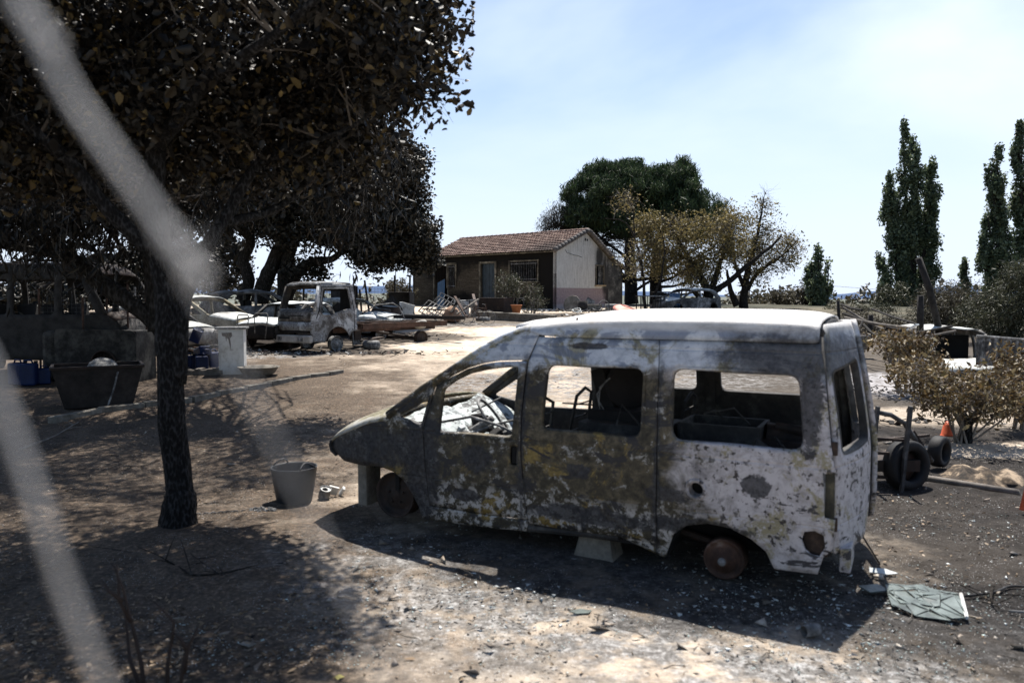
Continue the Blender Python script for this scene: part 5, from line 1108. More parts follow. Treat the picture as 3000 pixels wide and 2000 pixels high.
# scorched bush in the right foreground
Yr = G(2828, 1300).y
shrub('scorched bush with crisp brown leaves and a stout short trunk, right of the van', 2828, Yr, [(A(2800, 1160, Yr), (.65, .7, .20), 56), (A(2700, 1100, Yr + .4), (.42, .5, .12), 24), (A(2910, 1135, Yr), (.50, .6, .20), 36), (A(2850, 1190, Yr - .2), (.60, .5, .14), 34), (A(2960, 1180, Yr), (.4, .5, .26), 20), (A(2790, 1120, Yr), (.5, .5, .10), 20)],
      'lf_bush', 48, .052, 30, 12, .5, spread=.16, twr=.006, bk=M['twigpale'])
tk = MB(); limb(tk, [A(2828, 1300, Yr), A(2832, 1245, Yr), A(2810, 1200, Yr), A(2760, 1150, Yr)], .085, .03, 9); limb(tk, [A(2832, 1250, Yr), A(2870, 1200, Yr), A(2900, 1150, Yr)], .06, .025, 8)
bt = [o for o in COL.objects if o.name.startswith('shrub') and o.get('label', '').startswith('scorched bush with')][0]
tb = tk.build('stem', M['bark'], bt, True); 
for v in tb.data.vertices: v.co -= bt.location
shrub('low scorched bush left of the small wreck, behind the van door', 2640, 15.0, [(A(2650, 1010, 15), (.55, .6, .16), 26), (A(2670, 1025, 15.5), (.35, .5, .10), 12), (A(2600, 1000, 15), (.30, .5, .12), 10), (A(2700, 1075, 14.5), (.5, .5, .14), 18)], 'lf_bush', 49, .075, 34, 7, .5, spread=.2, twr=.008, bk=M['twigpale'])
shrub('scorched bush cut by the right edge of the picture', 2985, 11.5, [(A(2985, 1070, 11.5), (.40, .5, .2), 24), (A(3010, 1150, 11), (.4, .5, .4), 26)], 'lf_bush', 50, .06, 34, 7, .5, spread=.18, twr=.006, bk=M['twigpale'])
# scrub dotted over the slopes
rg = np.random.default_rng(5); cs = []
for i in range(150):
    Y = rg.uniform(64, 120); px = rg.uniform(2080, 3400) if i % 3 else rg.uniform(-300, 1240)
    x = (px - 1500) / F * Y; h = rg.uniform(.8, 1.9)
    cs.append(np.array([x, Y, gz(x, Y) + h * .4]) + np.repeat(rg.normal(size=(40, 3)) * np.array([h * .9, h * .9, h * .35]), 4, 0) + rg.normal(size=(160, 3)) * .2)
tag(leaves('scrub', np.concatenate(cs), .4, M['lf_tam'], None, rg, .6), 'low scrub just beyond the yard fence line', 'scrub', kind='stuff'); cs = []
for i in range(420):
    Y = rg.uniform(110, 420); px = rg.uniform(-200, 3300)
    if 1250 < px < 2100 and Y < 150: continue
    x = (px - 1500) / F * Y; h = rg.uniform(.8, 2.6)
    cs.append(np.array([x, Y, gz(x, Y) + h * .5 + 1]) + rg.normal(size=(70, 3)) * np.array([h * .8, h * .8, h * .35]))
tag(leaves('scrub', np.concatenate(cs), .9, M['lf_tam'], None, rg, .6), 'scattered scrub and low trees on the dry slopes beyond the yard', 'scrub', kind='stuff')
# ------------------------------------------------------------------ things lying and standing about
random.seed(77)
def item(name, m, mat, loc, label, cat, rz=0, bevel=0, smooth=False, group=None, crm=0, solid=0, rot=None):
    o = m.build(name, mat, None, smooth, bevel, solid)
    if crm: crumple(o, 6, crm, len(label))
    o.location = loc; o.rotation_euler = rot or (0, 0, rz); tag(o, label, cat, group); return o
def wpos(o, p): o.location = p
# rubber tub with its two loop handles
p = G(863, 1466); n = 40; vs = []; fs = []
prof = [(.165, 0), (.172, .01), (.20, .18), (.222, .33), (.226, .345)]; inner = [(.214, .345), (.209, .33), (.188, .18), (.158, .015), (.001, .012)]
bt_ = MB()
def dipz(a, z):      # rim scooped down at the two handle slots
    return z
bt_.lathe([(.001, 0)] + prof + inner, n=n)
tub = bt_.build('rubber_tub', M['bucket'], None, True); tub.location = p; tag(tub, 'grey-black rubber tub standing between the near tree and the van', 'tub')
for a0 in (-1.05, 2.1):
    MB().tube([(.224 * cos(a0 + t) - .05 * sin(pi * i / 8) * cos(a0 + .42) * 1.0, .224 * sin(a0 + t) - .05 * sin(pi * i / 8) * sin(a0 + .42), .345 + .052 * sin(pi * i / 8)) for i, t in enumerate([.105 * k for k in range(9)])], .008, 8).build('handle', M['bucket'], tub, True)
# burst paint can and scraps beside it
p = G(948, 1458)
can = thing('paint_can', p, .3, 'crushed pale metal paint can lying between the tub and the van nose', 'can')
MB().lathe([(.001, .002), (.055, .002), (.058, .01), (.056, .10), (.06, .112), (.052, .112), (.050, .02), (.001, .02)], (0, 0, .0), 20, rotm(.35, .2, 0)).build('can_body', M['greymetal'], can, True)
MB().lathe([(.03, .085), (.056, .09)], (0, 0, 0.015), 16, rotm(.35, .2, 0)).build('can_rim', M['white'], can)
item('metal_scrap', MB().box((0, 0, .05), (.10, .03, .09), rotm(.3, .4, 0)).box((.09, .0, .03), (.03, .05, .10), rotm(.5, .5, 0)), M['white'], G(975, 1450), 'small pale scrap beside the crushed paint can', 'scrap', .4, .006, crm=.01)
# chain by the tree
ch_ = MB(); rnd = random.Random(5)
def link_ring(c, r): ch_.ring(c, .022, .0055, r, 12, 5)
c0 = G(765, 1500)
pile = MB()
for i in range(60):
    a = rnd.random() * 6.28; q = rnd.random() ** .5; pile.ring((.13 * q * cos(a), .06 * q * sin(a), .01 + .03 * (1 - q) * rnd.random()), .022, .0055, rotm(rnd.random() * 3, rnd.random() * 3, rnd.random() * 3), 10, 5)
pts = [(-.62, -.18), (-.5, -.13), (-.38, -.09), (-.25, -.06), (-.12, -.03), (0, 0)]
for (xa, ya), (xb, yb) in zip(pts, pts[1:]):
    for k in range(4):
        t = k / 4; pile.ring((xa + (xb - xa) * t, ya + (yb - ya) * t, .012), .022, .0055, rotm((pi / 2 if k % 2 else 0) + .2, 0, .3), 10, 5)
item('chain', pile, M['greymetal'], c0, 'rusty chain heaped on the soil and trailing to the foot of the near tree', 'chain', smooth=True)
# fallen branches in the lower left
def branch(label, pts, r, name='fallen_branch', mat=None, lift=.02):
    b0 = G(*pts[0]); m = MB(); P3 = [G(*q) + Vector((0, 0, lift)) for q in pts]; out = limb(m, [q - b0 for q in P3], r, r * .35, 7, .015, 3)
    rr = random.Random(len(label))
    for k in range(5):
        s = out[rr.randrange(len(out) // 3, len(out) - 1)]; d = Vector((rr.uniform(-1, 1), rr.uniform(-1, 1), rr.uniform(0, .25))).normalized() * rr.uniform(.12, .4)
        m.tube([s, s + d * .5 + Vector((0, 0, .01)), s + d], [r * .4, r * .3, r * .15], 5)
    return item(name, m, mat or M['bark2'], b0, label, 'branch')
branch('long dead branch lying on the soil below the near tree', [(210, 1600), (330, 1620), (430, 1640), (500, 1655), (560, 1690), (650, 1688), (760, 1662), (830, 1655)], .014)
branch('thin forked twig lying right of the near tree foot', [(470, 1565), (540, 1620), (610, 1665), (660, 1690), (600, 1610)], .008)
branch('pale branch lying behind the trough, at the left', [(60, 1320), (140, 1290), (230, 1240)], .02, mat=M['greywood'])
# bare saplings at the bottom edge
def sapling(label, px, py, stems):
    b0 = G(px, py); t = MB(); Y = b0.y
    for st_ in stems: t.tube([A(x, y, Y + dy) - b0 for x, y, dy in st_], [.012 - .008 * i / (len(st_) - 1) for i in range(len(st_))], 6, jit=.1)
    o = item('bare_sapling', t, M['twigsap'], b0, label, 'plant', smooth=True); return o
M['twigsap'] = plain('reddish_twig', (.028, .02, .017), .8, var=.4)
sapling('bare twiggy sapling rising at the bottom edge, its stems leaning left', 430, 2060, [[(430, 2080, 0), (415, 1950, 0), (385, 1820, 0), (360, 1720, 0), (330, 1650, 0)], [(435, 2080, 0), (380, 1930, .05), (370, 1830, .1), (362, 1740, .1)], [(360, 1760, 0), (320, 1730, 0), (300, 1700, 0)], [(385, 1820, 0), (350, 1760, 0), (342, 1650, 0)]])
sapling('second bare sapling at the bottom edge, with a forked right stem', 500, 2060, [[(490, 2080, 0), (490, 1950, 0), (505, 1860, 0), (510, 1820, 0), (480, 1790, 0), (450, 1760, 0)], [(520, 2080, 0), (535, 1960, 0), (545, 1900, 0), (570, 1860, 0), (580, 1835, 0)], [(545, 1900, 0), (530, 1870, 0), (505, 1850, 0)], [(540, 1970, 0), (550, 1910, 0), (560, 1880, 0)]])
# kerb stones in a curved row
kp = [(150, 1235), (290, 1205), (420, 1188), (560, 1172), (640, 1155), (720, 1140), (790, 1125), (850, 1112), (905, 1103), (960, 1096), (1000, 1088)]
wds = ['farthest left, in the shade', 'second from the left, below the trough', 'third from the left, beside the near trunk', 'just right of the near trunk', 'fifth from the left', 'sixth from the left, below the basin', 'seventh from the left', 'fourth from its right end', 'third from its right end', 'last but one at the right end']
for i, ((xa, ya), (xb, yb)) in enumerate(zip(kp, kp[1:])):
    a = G(xa, ya + 4); b = G(xb, yb + 4); d = b - a; L_ = d.length - .02
    m = MB().box((0, 0, .025), (L_, .16, .12)); item('kerb_stone', m, M['darkconcrete'], (a + b) / 2, 'grey kerb stone, ' + wds[i] + ' of the row' if 'row' not in wds[i] else wds[i], 'kerb stone', atan2(d.y, d.x), .012, group='kerb stones edging the yard', crm=.006)
# big metal trough with a pale inner sheet
p = G(290, 1186); tr = thing('metal_trough', p, .5, 'large rusty-brown metal trough tapering downward, in the shade left of the near tree', 'trough')
M['trough'] = mottled('dark_brown_trough_steel', [(.2, (.010, .009, .008)), (.5, (.027, .022, .020)), (.85, (.055, .046, .042))], 2, 12)
def frustum(m, w0, d0, w1, d1, h, th=.03):
    vs = []
    for (w_, d_, z) in ((w0, d0, 0), (w1, d1, h), (w1 - th, d1 - th, h), (w0 - th, d0 - th, .04)):
        for sx, sy in ((-1, -1), (1, -1), (1, 1), (-1, 1)): vs.append((sx * w_ / 2, sy * d_ / 2, z))
    fs = [(3, 2, 1, 0)] + [(r * 4 + i, r * 4 + (i + 1) % 4, (r + 1) * 4 + (i + 1) % 4, (r + 1) * 4 + i) for r in range(3) for i in range(4)] + [(12, 13, 14, 15)]
    return m.add(vs, fs)
frustum(MB(), 1.05, .62, 1.40, .90, .70).build('trough_body', M['trough'], tr, bevel=.01)
MB().box((0, -.45, .70), (1.44, .05, .05)).box((0, .45, .70), (1.44, .05, .05)).box((-.70, 0, .70), (.05, .85, .05)).box((.70, 0, .70), (.05, .85, .05)).build('trough_rim', M['rustdark'], tr, bevel=.008)
MB().lathe([(.001, .34), (.16, .34), (.24, .26), (.28, .10), (.28, 0)], (.05, .05, .46), 24, rotm(.3, .2, 0)).build('pale_bowl', M['greymetal'], tr, True)
MB().tube([(.30, -.48, .62), (.22, -.50, .30), (.12, -.52, .02)], .015, 6).build('handle_rod', M['greymetal'], tr)
# overturned pale tank with a round hatch
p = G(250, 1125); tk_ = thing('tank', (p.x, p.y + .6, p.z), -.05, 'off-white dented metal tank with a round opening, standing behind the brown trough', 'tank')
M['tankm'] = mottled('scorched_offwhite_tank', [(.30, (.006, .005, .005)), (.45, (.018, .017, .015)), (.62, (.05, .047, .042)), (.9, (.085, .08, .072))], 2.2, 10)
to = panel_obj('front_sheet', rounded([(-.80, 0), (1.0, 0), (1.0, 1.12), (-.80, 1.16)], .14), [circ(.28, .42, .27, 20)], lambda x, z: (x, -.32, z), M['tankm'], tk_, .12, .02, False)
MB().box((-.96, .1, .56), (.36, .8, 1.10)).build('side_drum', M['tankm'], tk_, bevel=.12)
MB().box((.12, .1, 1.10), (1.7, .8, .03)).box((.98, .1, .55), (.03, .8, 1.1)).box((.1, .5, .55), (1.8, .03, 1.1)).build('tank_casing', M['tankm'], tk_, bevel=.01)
MB().ring((.28, -.335, .42), .27, .02, rotm(rx=pi / 2)).build('hatch_ring', M['rustdark'], tk_, True)
gr = MB()
for i in range(7): gr.tube([(.08 + i * .066, -.30, .20), (.08 + i * .066, -.30, .66)], .006, 4)
gr.build('hatch_grille', M['rustdark'], tk_)
# wire mesh cage in front of the minibus
cg = thing('wire_cage', G(300, 1110), .05, 'rusty wire mesh cage panels on upright posts in front of the minibus', 'cage')
def meshpanel(name, par, w_, h, mat, dx=.09, dz=.09, y=0, r=.0022, x0=0, rz=0, z0=.05):
    m = MB(); c, s_ = cos(rz), sin(rz)
    T = lambda u, z: (x0 + u * c + noise.noise((u, z, 3)) * .01, y + u * s_ + noise.noise((u * 2, z * 2, 9)) * .03, z)
    for i in range(int(w_ / dx) + 1): m.tube([T(i * dx, z0 + h * k / 4) for k in range(5)], r, 3, False)
    for i in range(int(h / dz) + 1): m.tube([T(w_ * k / 6, z0 + i * dz) for k in range(7)], r, 3, False)
    return m.build(name, mat, par)
meshpanel('mesh_panel', cg, 2.3, 1.9, M['greymetal'], x0=-1.3, y=-.05, r=.0018); 
for x, y, h in ((-1.3, -.05, 2.0), (.15, -.05, 2.05), (.62, -.1, 2.1), (1.0, -.05, 2.0), (-.2, -.4, 1.8)): MB().tube([(x, y, 0), (x + .02, y, h)], .024, 7).build('cage_post', M['rust'], cg)
for nm, px, py, lb in (('a', 425, 1040, 'thin rusty post left of the near trunk'), ('b', 398, 1060, 'grey steel tube post beside the mesh cage')):
    item('steel_post', MB().tube([(0, 0, 0), (.01, 0, 1.0), (.03, 0, 2.0)], .028, 8), M['rustdark'] if nm == 'a' else M['greymetal'], G(px, py), lb, 'post')
# blue cans
def jerrycan(loc, rz, label, s=1.0, rx=0, ry=0, mat='bluepl'):
    t = thing('jerrycan', loc, rz, label, 'jerrycan', 'blue plastic jerrycans by the near tree'); t.rotation_euler = (rx, ry, rz); t.scale = (s, s, s)
    MB().box((0, 0, .21), (.30, .24, .42)).build('can_body', M[mat], t, bevel=.035); MB().tube([(-.09, 0, .42), (-.07, 0, .475), (.05, 0, .475), (.08, 0, .42)], .016, 8).build('handle', M[mat], t, True)
    MB().lathe([(.035, .42), (.035, .46), (.001, .46)], (.11, .06, 0), 14).build('cap', M['rubber'], t); return t
g1 = G(592, 1092); jerrycan(g1, .4, 'blue plastic jerrycan standing in front of the others, right of the near trunk', .95)
jerrycan(G(553, 1090), -.2, 'blue jerrycan half hidden by the right edge of the near trunk', .95)
jerrycan(g1 + Vector((-.20, .35, .43)), .8, 'blue jerrycan lying on top of the stack beside the near trunk', .95, 1.3)
jerrycan(g1 + Vector((-.34, .40, .72)), .3, 'crumpled blue jerrycan topmost of the stack beside the near trunk', .8, .3, .4)
jerrycan(g1 + Vector((.10, .45, .0)), .9, 'scorched dark blue jerrycan at the back of the stack', 1.1)
item('wooden_pallet', MB().box((0, -.3, .06), (1.1, .1, .12)).box((0, .3, .06), (1.1, .1, .12)).box((0, 0, .06), (1.1, .1, .12)).box((-.4, 0, .14), (.12, .8, .03)).box((0, 0, .14), (.12, .8, .03)).box((.4, 0, .14), (.12, .8, .03)), M['greywood'], G(575, 1100) + Vector((0, .35, 0)), 'low wooden pallet under the blue jerrycans', 'pallet', .1)
jerrycan(G(85, 1128), .2, 'dark blue jerrycan in deep shade below the minibus', 1.1); jerrycan(G(55, 1126), -.3, 'dark blue jerrycan nearest the left edge, below the minibus', 1.1); jerrycan(G(130, 1124), .5, 'small dark blue can right of the shaded pair', .8)
# white scorched cabinet
p = G(683, 1094); cb_ = thing('metal_cabinet', p, .22, 'pale grey scorched metal cabinet standing between the blue jerrycans and the truck', 'cabinet')
h = 1.05; MB().box((0, 0, h / 2), (.56, .52, h)).build('cabinet_body', M['white'], cb_, bevel=.012); MB().box((0, -.01, h + .025), (.70, .60, .05)).build('top_slab', M['greymetal'], cb_, bevel=.012)
MB().box((0, -.272, h / 2), (.47, .012, h * .9)).build('door', M['white'], cb_, bevel=.005)
st_ = panel_obj('soot_streak', [(-.20, .97), (.02, .98), (.03, .90), (-.015, .84), (.0, .70), (-.02, .55), (-.03, .68), (-.055, .82), (-.09, .86), (-.10, .76), (-.12, .88), (-.19, .90)], [], lambda x, z: (x, -.281, z), M['rustdark'], cb_, .1, .002, False)
# enamel basin
p = G(758, 1100); item('basin', MB().lathe([(.001, 0), (.24, .0), (.36, .06), (.44, .19), (.47, .20), (.47, .21), (.43, .205), (.34, .075), (.22, .015), (.001, .012)], n=32), M['darkconcrete'], p, 'wide shallow grey basin on the ground beside the metal cabinet', 'basin', smooth=True)
# scrap pipes behind the jerrycans
for i, lb in enumerate(('thin bent scrap pipe lying in the heap right of the jerrycans', 'straight scrap pipe lying across the heap right of the jerrycans', 'rusty rod propped on the heap behind the metal cabinet', 'grey scrap tube at the back of the heap by the metal cabinet', 'short scrap tube nearest the jerrycans in the scrap heap')):
    p = G(620 + i * 7, 1062 - i * 12); m = MB(); a = -.5 + i * .23; m.tube([(-.9 + .1 * i, 0, .32 - .05 * i), (0, .05, .16), (.75, .1, .03 + .04 * i)], .02, 6); item('scrap_pipe', m, M['greymetal'] if i % 2 else M['rust'], p, lb, 'pipe', a)
item('round_stone', MB().lathe([(.001, 0), (.13, .02), (.17, .10), (.12, .19), (.001, .22)], n=14), M['darkconcrete'], G(617, 1078), 'rounded dark pot lying right of the blue jerrycan', 'pot', crm=.02, smooth=True)
def rubble(label, px, py, nx, ny, cnt, size, mats, seed=1, name='rubble', cat='rubble'):
    """a heap of burnt scraps nobody could count"""
    rr = random.Random(seed); c0 = G(px, py); m = MB()
    for i in range(cnt):
        x, y = rr.gauss(0, nx * .5), rr.gauss(0, ny * .5); s = size * rr.uniform(.3, 1.3); z = gz(c0.x + x, c0.y + y) - c0.z + s * .2
        r = rotm(rr.uniform(-.6, .6), rr.uniform(-.6, .6), rr.random() * 6); k = rr.random()
        if k < .45: m.box((x, y, z), (s, s * rr.uniform(.3, 1), s * rr.uniform(.05, .3)), r, mi=rr.randrange(len(mats)))
        elif k < .75: m.box((x, y, z), (s * 2.2, s * .12, s * .12), r, mi=rr.randrange(len(mats)))
        else:
            v = [Vector((x, y, z)) + r @ Vector((rr.uniform(-s, s), rr.uniform(-s, s), rr.uniform(-s, s) * .3)) for _ in range(4)]; m.add(v, [(0, 1, 2), (0, 2, 3), (0, 3, 1), (1, 3, 2)], rr.randrange(len(mats)))
    o = m.build(name, [M[q] for q in mats]); o.location = c0; tag(o, label, cat, kind='stuff'); return o
rubble('charred scraps and ash strewn under and in front of the truck', 1000, 1035, 3.2, .8, 240, .10, ['char', 'greymetal', 'rust', 'soot'], 1)
rubble('burnt scraps lying behind the metal cabinet', 780, 1035, 1.6, 1.0, 180, .10, ['char', 'greymetal', 'ashwhite', 'soot'], 2)
rubble('heap of burnt bits and tin in front of the house', 1420, 925, 4.6, 1.2, 420, .16, ['char', 'greymetal', 'soot', 'white', 'rust'], 3)
rubble('burnt junk along the foot of the gable wall', 1720, 908, 3.2, .6, 240, .20, ['char', 'greymetal', 'soot', 'concrete'], 4)
rubble('black cinders scattered on the ash behind the van', 2640, 1150, 1.7, 1.2, 150, .07, ['soot', 'char'], 5)
rubble('charred lumps lying near the twin-wheeled trailer', 2680, 1235, 1.2, .3, 60, .09, ['soot', 'char', 'rustdark'], 6)
rubble('burnt scraps under the truck chassis and its rear wheels', 1130, 985, 2.2, .9, 180, .12, ['char', 'greymetal', 'soot', 'rust'], 7)
# --- beyond the truck
def at(px, Y): return on(px, Y)
def slab(name, px, Y, w_, h, d, mat, label, cat, rz=0, tilt=0, bevel=.01, crm=0, dz=0, roll=0):
    return item(name, MB().box((0, 0, h / 2), (w_, d, h)), M[mat], at(px, Y) + Vector((0, 0, dz)), label, cat, rz, bevel, crm=crm, rot=(tilt, roll, rz))
def opencab(name, px, Y, w_, h, d, label, rz, top=True):
    t = thing(name, at(px, Y), rz, label, 'cabinet'); m = MB().box((0, d / 2, h / 2), (w_, .04, h)).box((-w_ / 2, 0, h / 2), (.04, d, h)).box((w_ / 2, 0, h / 2), (.04, d, h)).box((0, 0, h - .02), (w_, d, .04)); m.build('cabinet_body', M['char'], t, bevel=.01)
    dd = MB().box((0, -.03, h / 2), (w_ * .96, .03, h * .95), rotm(rz=0)); o = dd.build('door', M['char'], t); o.location = (-w_ / 2, -d / 2, 0); o.rotation_euler = (0, 0, .5); 
    for v in o.data.vertices: v.co.x += w_ / 2
    return t
opencab('burnt_cabinet', 1010, 31, 1.0, 1.75, .6, 'tall black burnt steel cabinet rising behind the truck cab', .2)
opencab('burnt_cabinet', 1177, 37, 1.0, 1.25, .7, 'lower black burnt cabinet beside the left end of the house', -.2)
slab('fridge', 1180, 34.5, .62, .78, .5, 'white', 'pale scorched fridge leaning back in front of the lower black cabinet', 'fridge', .35, 0, .02, roll=.28, dz=.1)
slab('metal_sheet', 1292, 38.5, .62, 1.55, .02, 'bluesteel', 'crumpled blue steel sheet leaning against the left window of the house', 'metal sheet', -.85, -.25, 0, .05, roll=-.35, dz=.35)
slab('washing_machine', 1352, 38, .58, .82, .5, 'white', 'scorched white washing machine standing in front of the house wall', 'washing machine', -.5, 0, .015)
slab('water_heater', 1395, 38.4, .42, .8, .4, 'greymetal', 'grey appliance standing right of the washing machine', 'appliance', -.5, .05, .03)
slab('rusty_tank', 1453, 37.2, 1.5, .98, .8, 'rustdark', 'large rusty brown steel box behind the bush, under the house door', 'steel box', -.62, 0, .02)
for i, (px, Y, h, s, lb) in enumerate(((1112, 31, .62, .35, 'jagged black metal sheet standing left in the pair near the oil drums'), (1140, 31.5, .85, .5, 'taller jagged black metal sheet standing right in the pair near the oil drums'))):
    item('metal_sheet', MB().add([(-s, 0, 0), (s * .9, .05, 0), (s * 1.1, 0, h * .35), (-s * .3 + i * .3, .1, h), (-s * .9, 0, h * .5)], [(0, 1, 2, 3, 4)]), M['char'], at(px, Y) + Vector((0, 0, .5)), lb, 'metal sheet', .1, solid=.02)
# workbench frame with the boxes it stands on
def drum(px, Y, label, mat, r=.30, h=.85, rot=(0, 0, 0), dz=0, grp='oil drums'):
    t = thing('oil_drum', at(px, Y) + Vector((0, 0, dz)), 0, label, 'oil drum', grp); t.rotation_euler = rot
    MB().lathe([(.001, .02), (r * .96, .02), (r, 0), (r, h * .33), (r * 1.03, h * .345), (r, h * .36), (r, h * .65), (r * 1.03, h * .665), (r, h * .68), (r, h)], n=28).build('drum_body', M[mat], t, True)
    MB().lathe([(r * 1.02, h), (r * .97, h + .01), (r * .95, h - .02), (.001, h - .015 + .03)], n=28).build('drum_lid', M['concrete'], t, True); return t
drum(1113, 29.5, 'rusty oil drum with an ashen lid, nearer of the two behind the chassis', 'rustdark', .36, .92, (-.12, .05, 0)); drum(1143, 31, 'second rusty oil drum, right of and behind the first', 'rustdark', .36, .95, (.05, .08, 0))
drum(1976, 43, 'blue and white scorched oil drum right of the steel cage frames', 'bluewhite', .30, .92)
item('bent_pipe', MB().tube([(-.75, 0, .1), (-.2, 0, .42), (.35, .05, .48), (.55, .1, .35), (.75, .1, -.05), (.6, 0, -.12), (-.8, 0, -.05)], .022, 7), M['greymetal'], A(1120, 930, 26.3), 'long bent pipe loop lying on the truck chassis', 'pipe', smooth=True)
item('domed_cover', MB().lathe([(.001, .12), (.25, .10), (.30, .03), (.30, 0)], n=20), M['ashwhite'], A(1075, 932, 25.6), 'pale domed lid lying on the truck chassis', 'lid', smooth=True)
item('round_table_top', MB().lathe([(.001, .12), (.6, .12), (.66, .06), (.66, 0), (.60, -.02), (.001, -.02)], n=24), M['char'], at(1218, 33) + Vector((0, 0, .36)), 'round dark rimmed tabletop lying flat between the fridge and the metal frames', 'tabletop', crm=.02)
item('tin_pail', MB().lathe([(.001, 0), (.13, 0), (.19, .26), (.175, .26), (.12, .02), (.001, .02)], n=18), M['concrete'], G(1115, 993), 'small pail lying under the truck chassis', 'pail', rot=(.9, .3, 0), smooth=True)
item('gas_bottle', MB().lathe([(.001, -.28), (.10, -.27), (.14, -.2), (.14, .2), (.10, .27), (.001, .28)], (0, 0, .13), 18, rotm(0, pi / 2, .1)), M['greymetal'], G(1088, 1022), 'small grey gas bottle lying on the sand right of the truck front wheel', 'gas bottle', smooth=True)
item('loose_plank', MB().box((0, 0, .05), (1.0, .12, .05), rotm(ry=.1)), M['rustdark'], G(1225, 940), 'dark plank sticking out behind the chassis', 'plank', -.2)
# bench frames and scrap heap before the house
def frames(px, Y, label, rz, tilt, n=7, s=1.0, mat='greymetal'):
    m = MB(); w_, h = 1.25 * s, .95 * s
    m.tube([(-w_ / 2, 0, 0), (-w_ / 2, 0, h), (w_ / 2, 0, h), (w_ / 2, 0, 0), (-w_ / 2, 0, 0)], .026, 6)
    for i in range(1, n): m.tube([(-w_ / 2 + w_ * i / n, 0, 0), (-w_ / 2 + w_ * i / n, 0, h)], .016, 5)
    return item('bed_frame', m, M[mat], at(px, Y) + Vector((0, 0, .25)), label, 'metal frame', rot=(tilt, .45, rz), smooth=True, group='burnt tubular frames heaped before the house')
frames(1262, 34.6, 'burnt tubular frame lowest in the heap, left of the washing machine', -.2, -1.0); frames(1282, 35.2, 'burnt tubular frame lying on top of the lowest frame', -.35, -.75, 8); frames(1300, 35.8, 'burnt tubular frame at the back of the stacked frames', -.1, -.5, 6)
for i, (a, b, lb) in enumerate((((1332, 868, 34.5), (1366, 926, 33.8), 'charred plank leaning down right, left leg of the V in the heap'), ((1330, 885, 34.7), (1392, 878, 35.2), 'grey bar lying across the heap near the washing machine'), ((1338, 920, 34.2), (1402, 876, 35), 'long board rising to the right in the heap'),
        ((1345, 875, 35), (1322, 915, 34.3), 'short charred stave at the left of the V in the heap'), ((1386, 862, 36), (1395, 895, 35), 'upright rusty strip in the heap before the appliance'), ((1240, 905, 32.4), (1310, 909, 31.8), 'long dark beam lying in front of the stacked frames'))):
    pa, pb = A(*a), A(*b); m = MB().bar(Vector((0, 0, 0)), pb - pa, .12, .05); item('board', m, M[('rust', 'greymetal', 'greywood', 'charwood', 'rust', 'charwood')[i]], pa, lb, 'board')
item('sack', MB().lathe([(.001, 0), (.35, .05), (.42, .3), (.30, .55), (.12, .7), (.001, .72)], n=16), M['salmonsack'] if 'salmonsack' in M else plain('dusty_pinkish_sack', (.30, .19, .13), .9, sc=6), at(1325, 34.9), 'dusty pinkish sack in the middle of the burnt heap', 'sack', smooth=True, crm=.06)
# bicycle frames
def bike(px, Y, rz, label):
    t = thing('burnt_bicycle', at(px, Y), rz, label, 'bicycle', 'burnt bicycles before the house'); r = .30
    for x, nm in ((-.5, 'wheel'), (.5, 'wheel')):
        w_ = MB().ring((x, 0, r), r, .012, rotm(rx=pi / 2), 24, 5)
        for k in range(8): a = pi * k / 8; w_.tube([(x - r * cos(a), 0, r - r * sin(a)), (x + r * cos(a), 0, r + r * sin(a))], .003, 3)
        w_.build(nm, M['greymetal'], t, True)
    MB().tube([(-.5, 0, r), (-.15, 0, .72), (.35, 0, .70), (.02, 0, .28), (-.15, 0, .72)], .016, 6).tube([(-.5, 0, r), (.02, 0, .28)], .012, 6).tube([(.5, 0, r), (.36, 0, .72), (.32, 0, .86)], .014, 6).build('frame', M['rust'], t, True)
    MB().tube([(.28, -.22, .88), (.32, 0, .86), (.28, .22, .88)], .012, 6).build('handlebar', M['greymetal'], t, True); MB().box((-.2, 0, .78), (.22, .1, .04)).build('saddle', M['char'], t, bevel=.01); return t
bike(1400, 33.6, .35, 'small burnt bicycle frame standing right of the V-shaped boards'); bike(1375, 34.0, -.5, 'burnt bicycle tangled in the heap left of the standing one')
item('wheel_rim_tub', MB().lathe([(.30, 0), (.33, .02), (.34, .16), (.31, .17), (.28, .15), (.28, .02)], n=24, close=True), M['greymetal'], G(1415, 940), 'round grey rim lying flat on the sand before the house', 'rim', smooth=True)
for i in range(7):
    o = item('coping_stone', MB().box((0, 0, .15), (.75, .28, .42)), M['darkconcrete'], at(1420 + i * 31, 36.6 - i * .35), 'weathered block of the low planter wall, ' + ['leftmost', 'second from left', 'third from left', 'the middle one', 'third from right', 'second from right', 'rightmost'][i], 'stone block', -.6, .03, group='blocks of the low planter wall', crm=.04)
item('flower_pot', MB().lathe([(.001, 0), (.16, 0), (.25, .36), (.27, .36), (.27, .40), (.24, .40), (.14, .03), (.001, .03)], n=20), M['terracotta'], at(1513, 36.2) + Vector((0, 0, .3)), 'orange terracotta pot on the planter wall beside the dusty bush', 'flower pot', smooth=True)
item('chair_back', MB().tube([(-.16, 0, .2), (-.16, 0, .95), (.12, 0, .98), (.16, 0, .6)], .022, 6), M['greymetal'], at(1525, 37), 'bare bent tube of a chair between the two dusty bushes', 'chair', smooth=True)
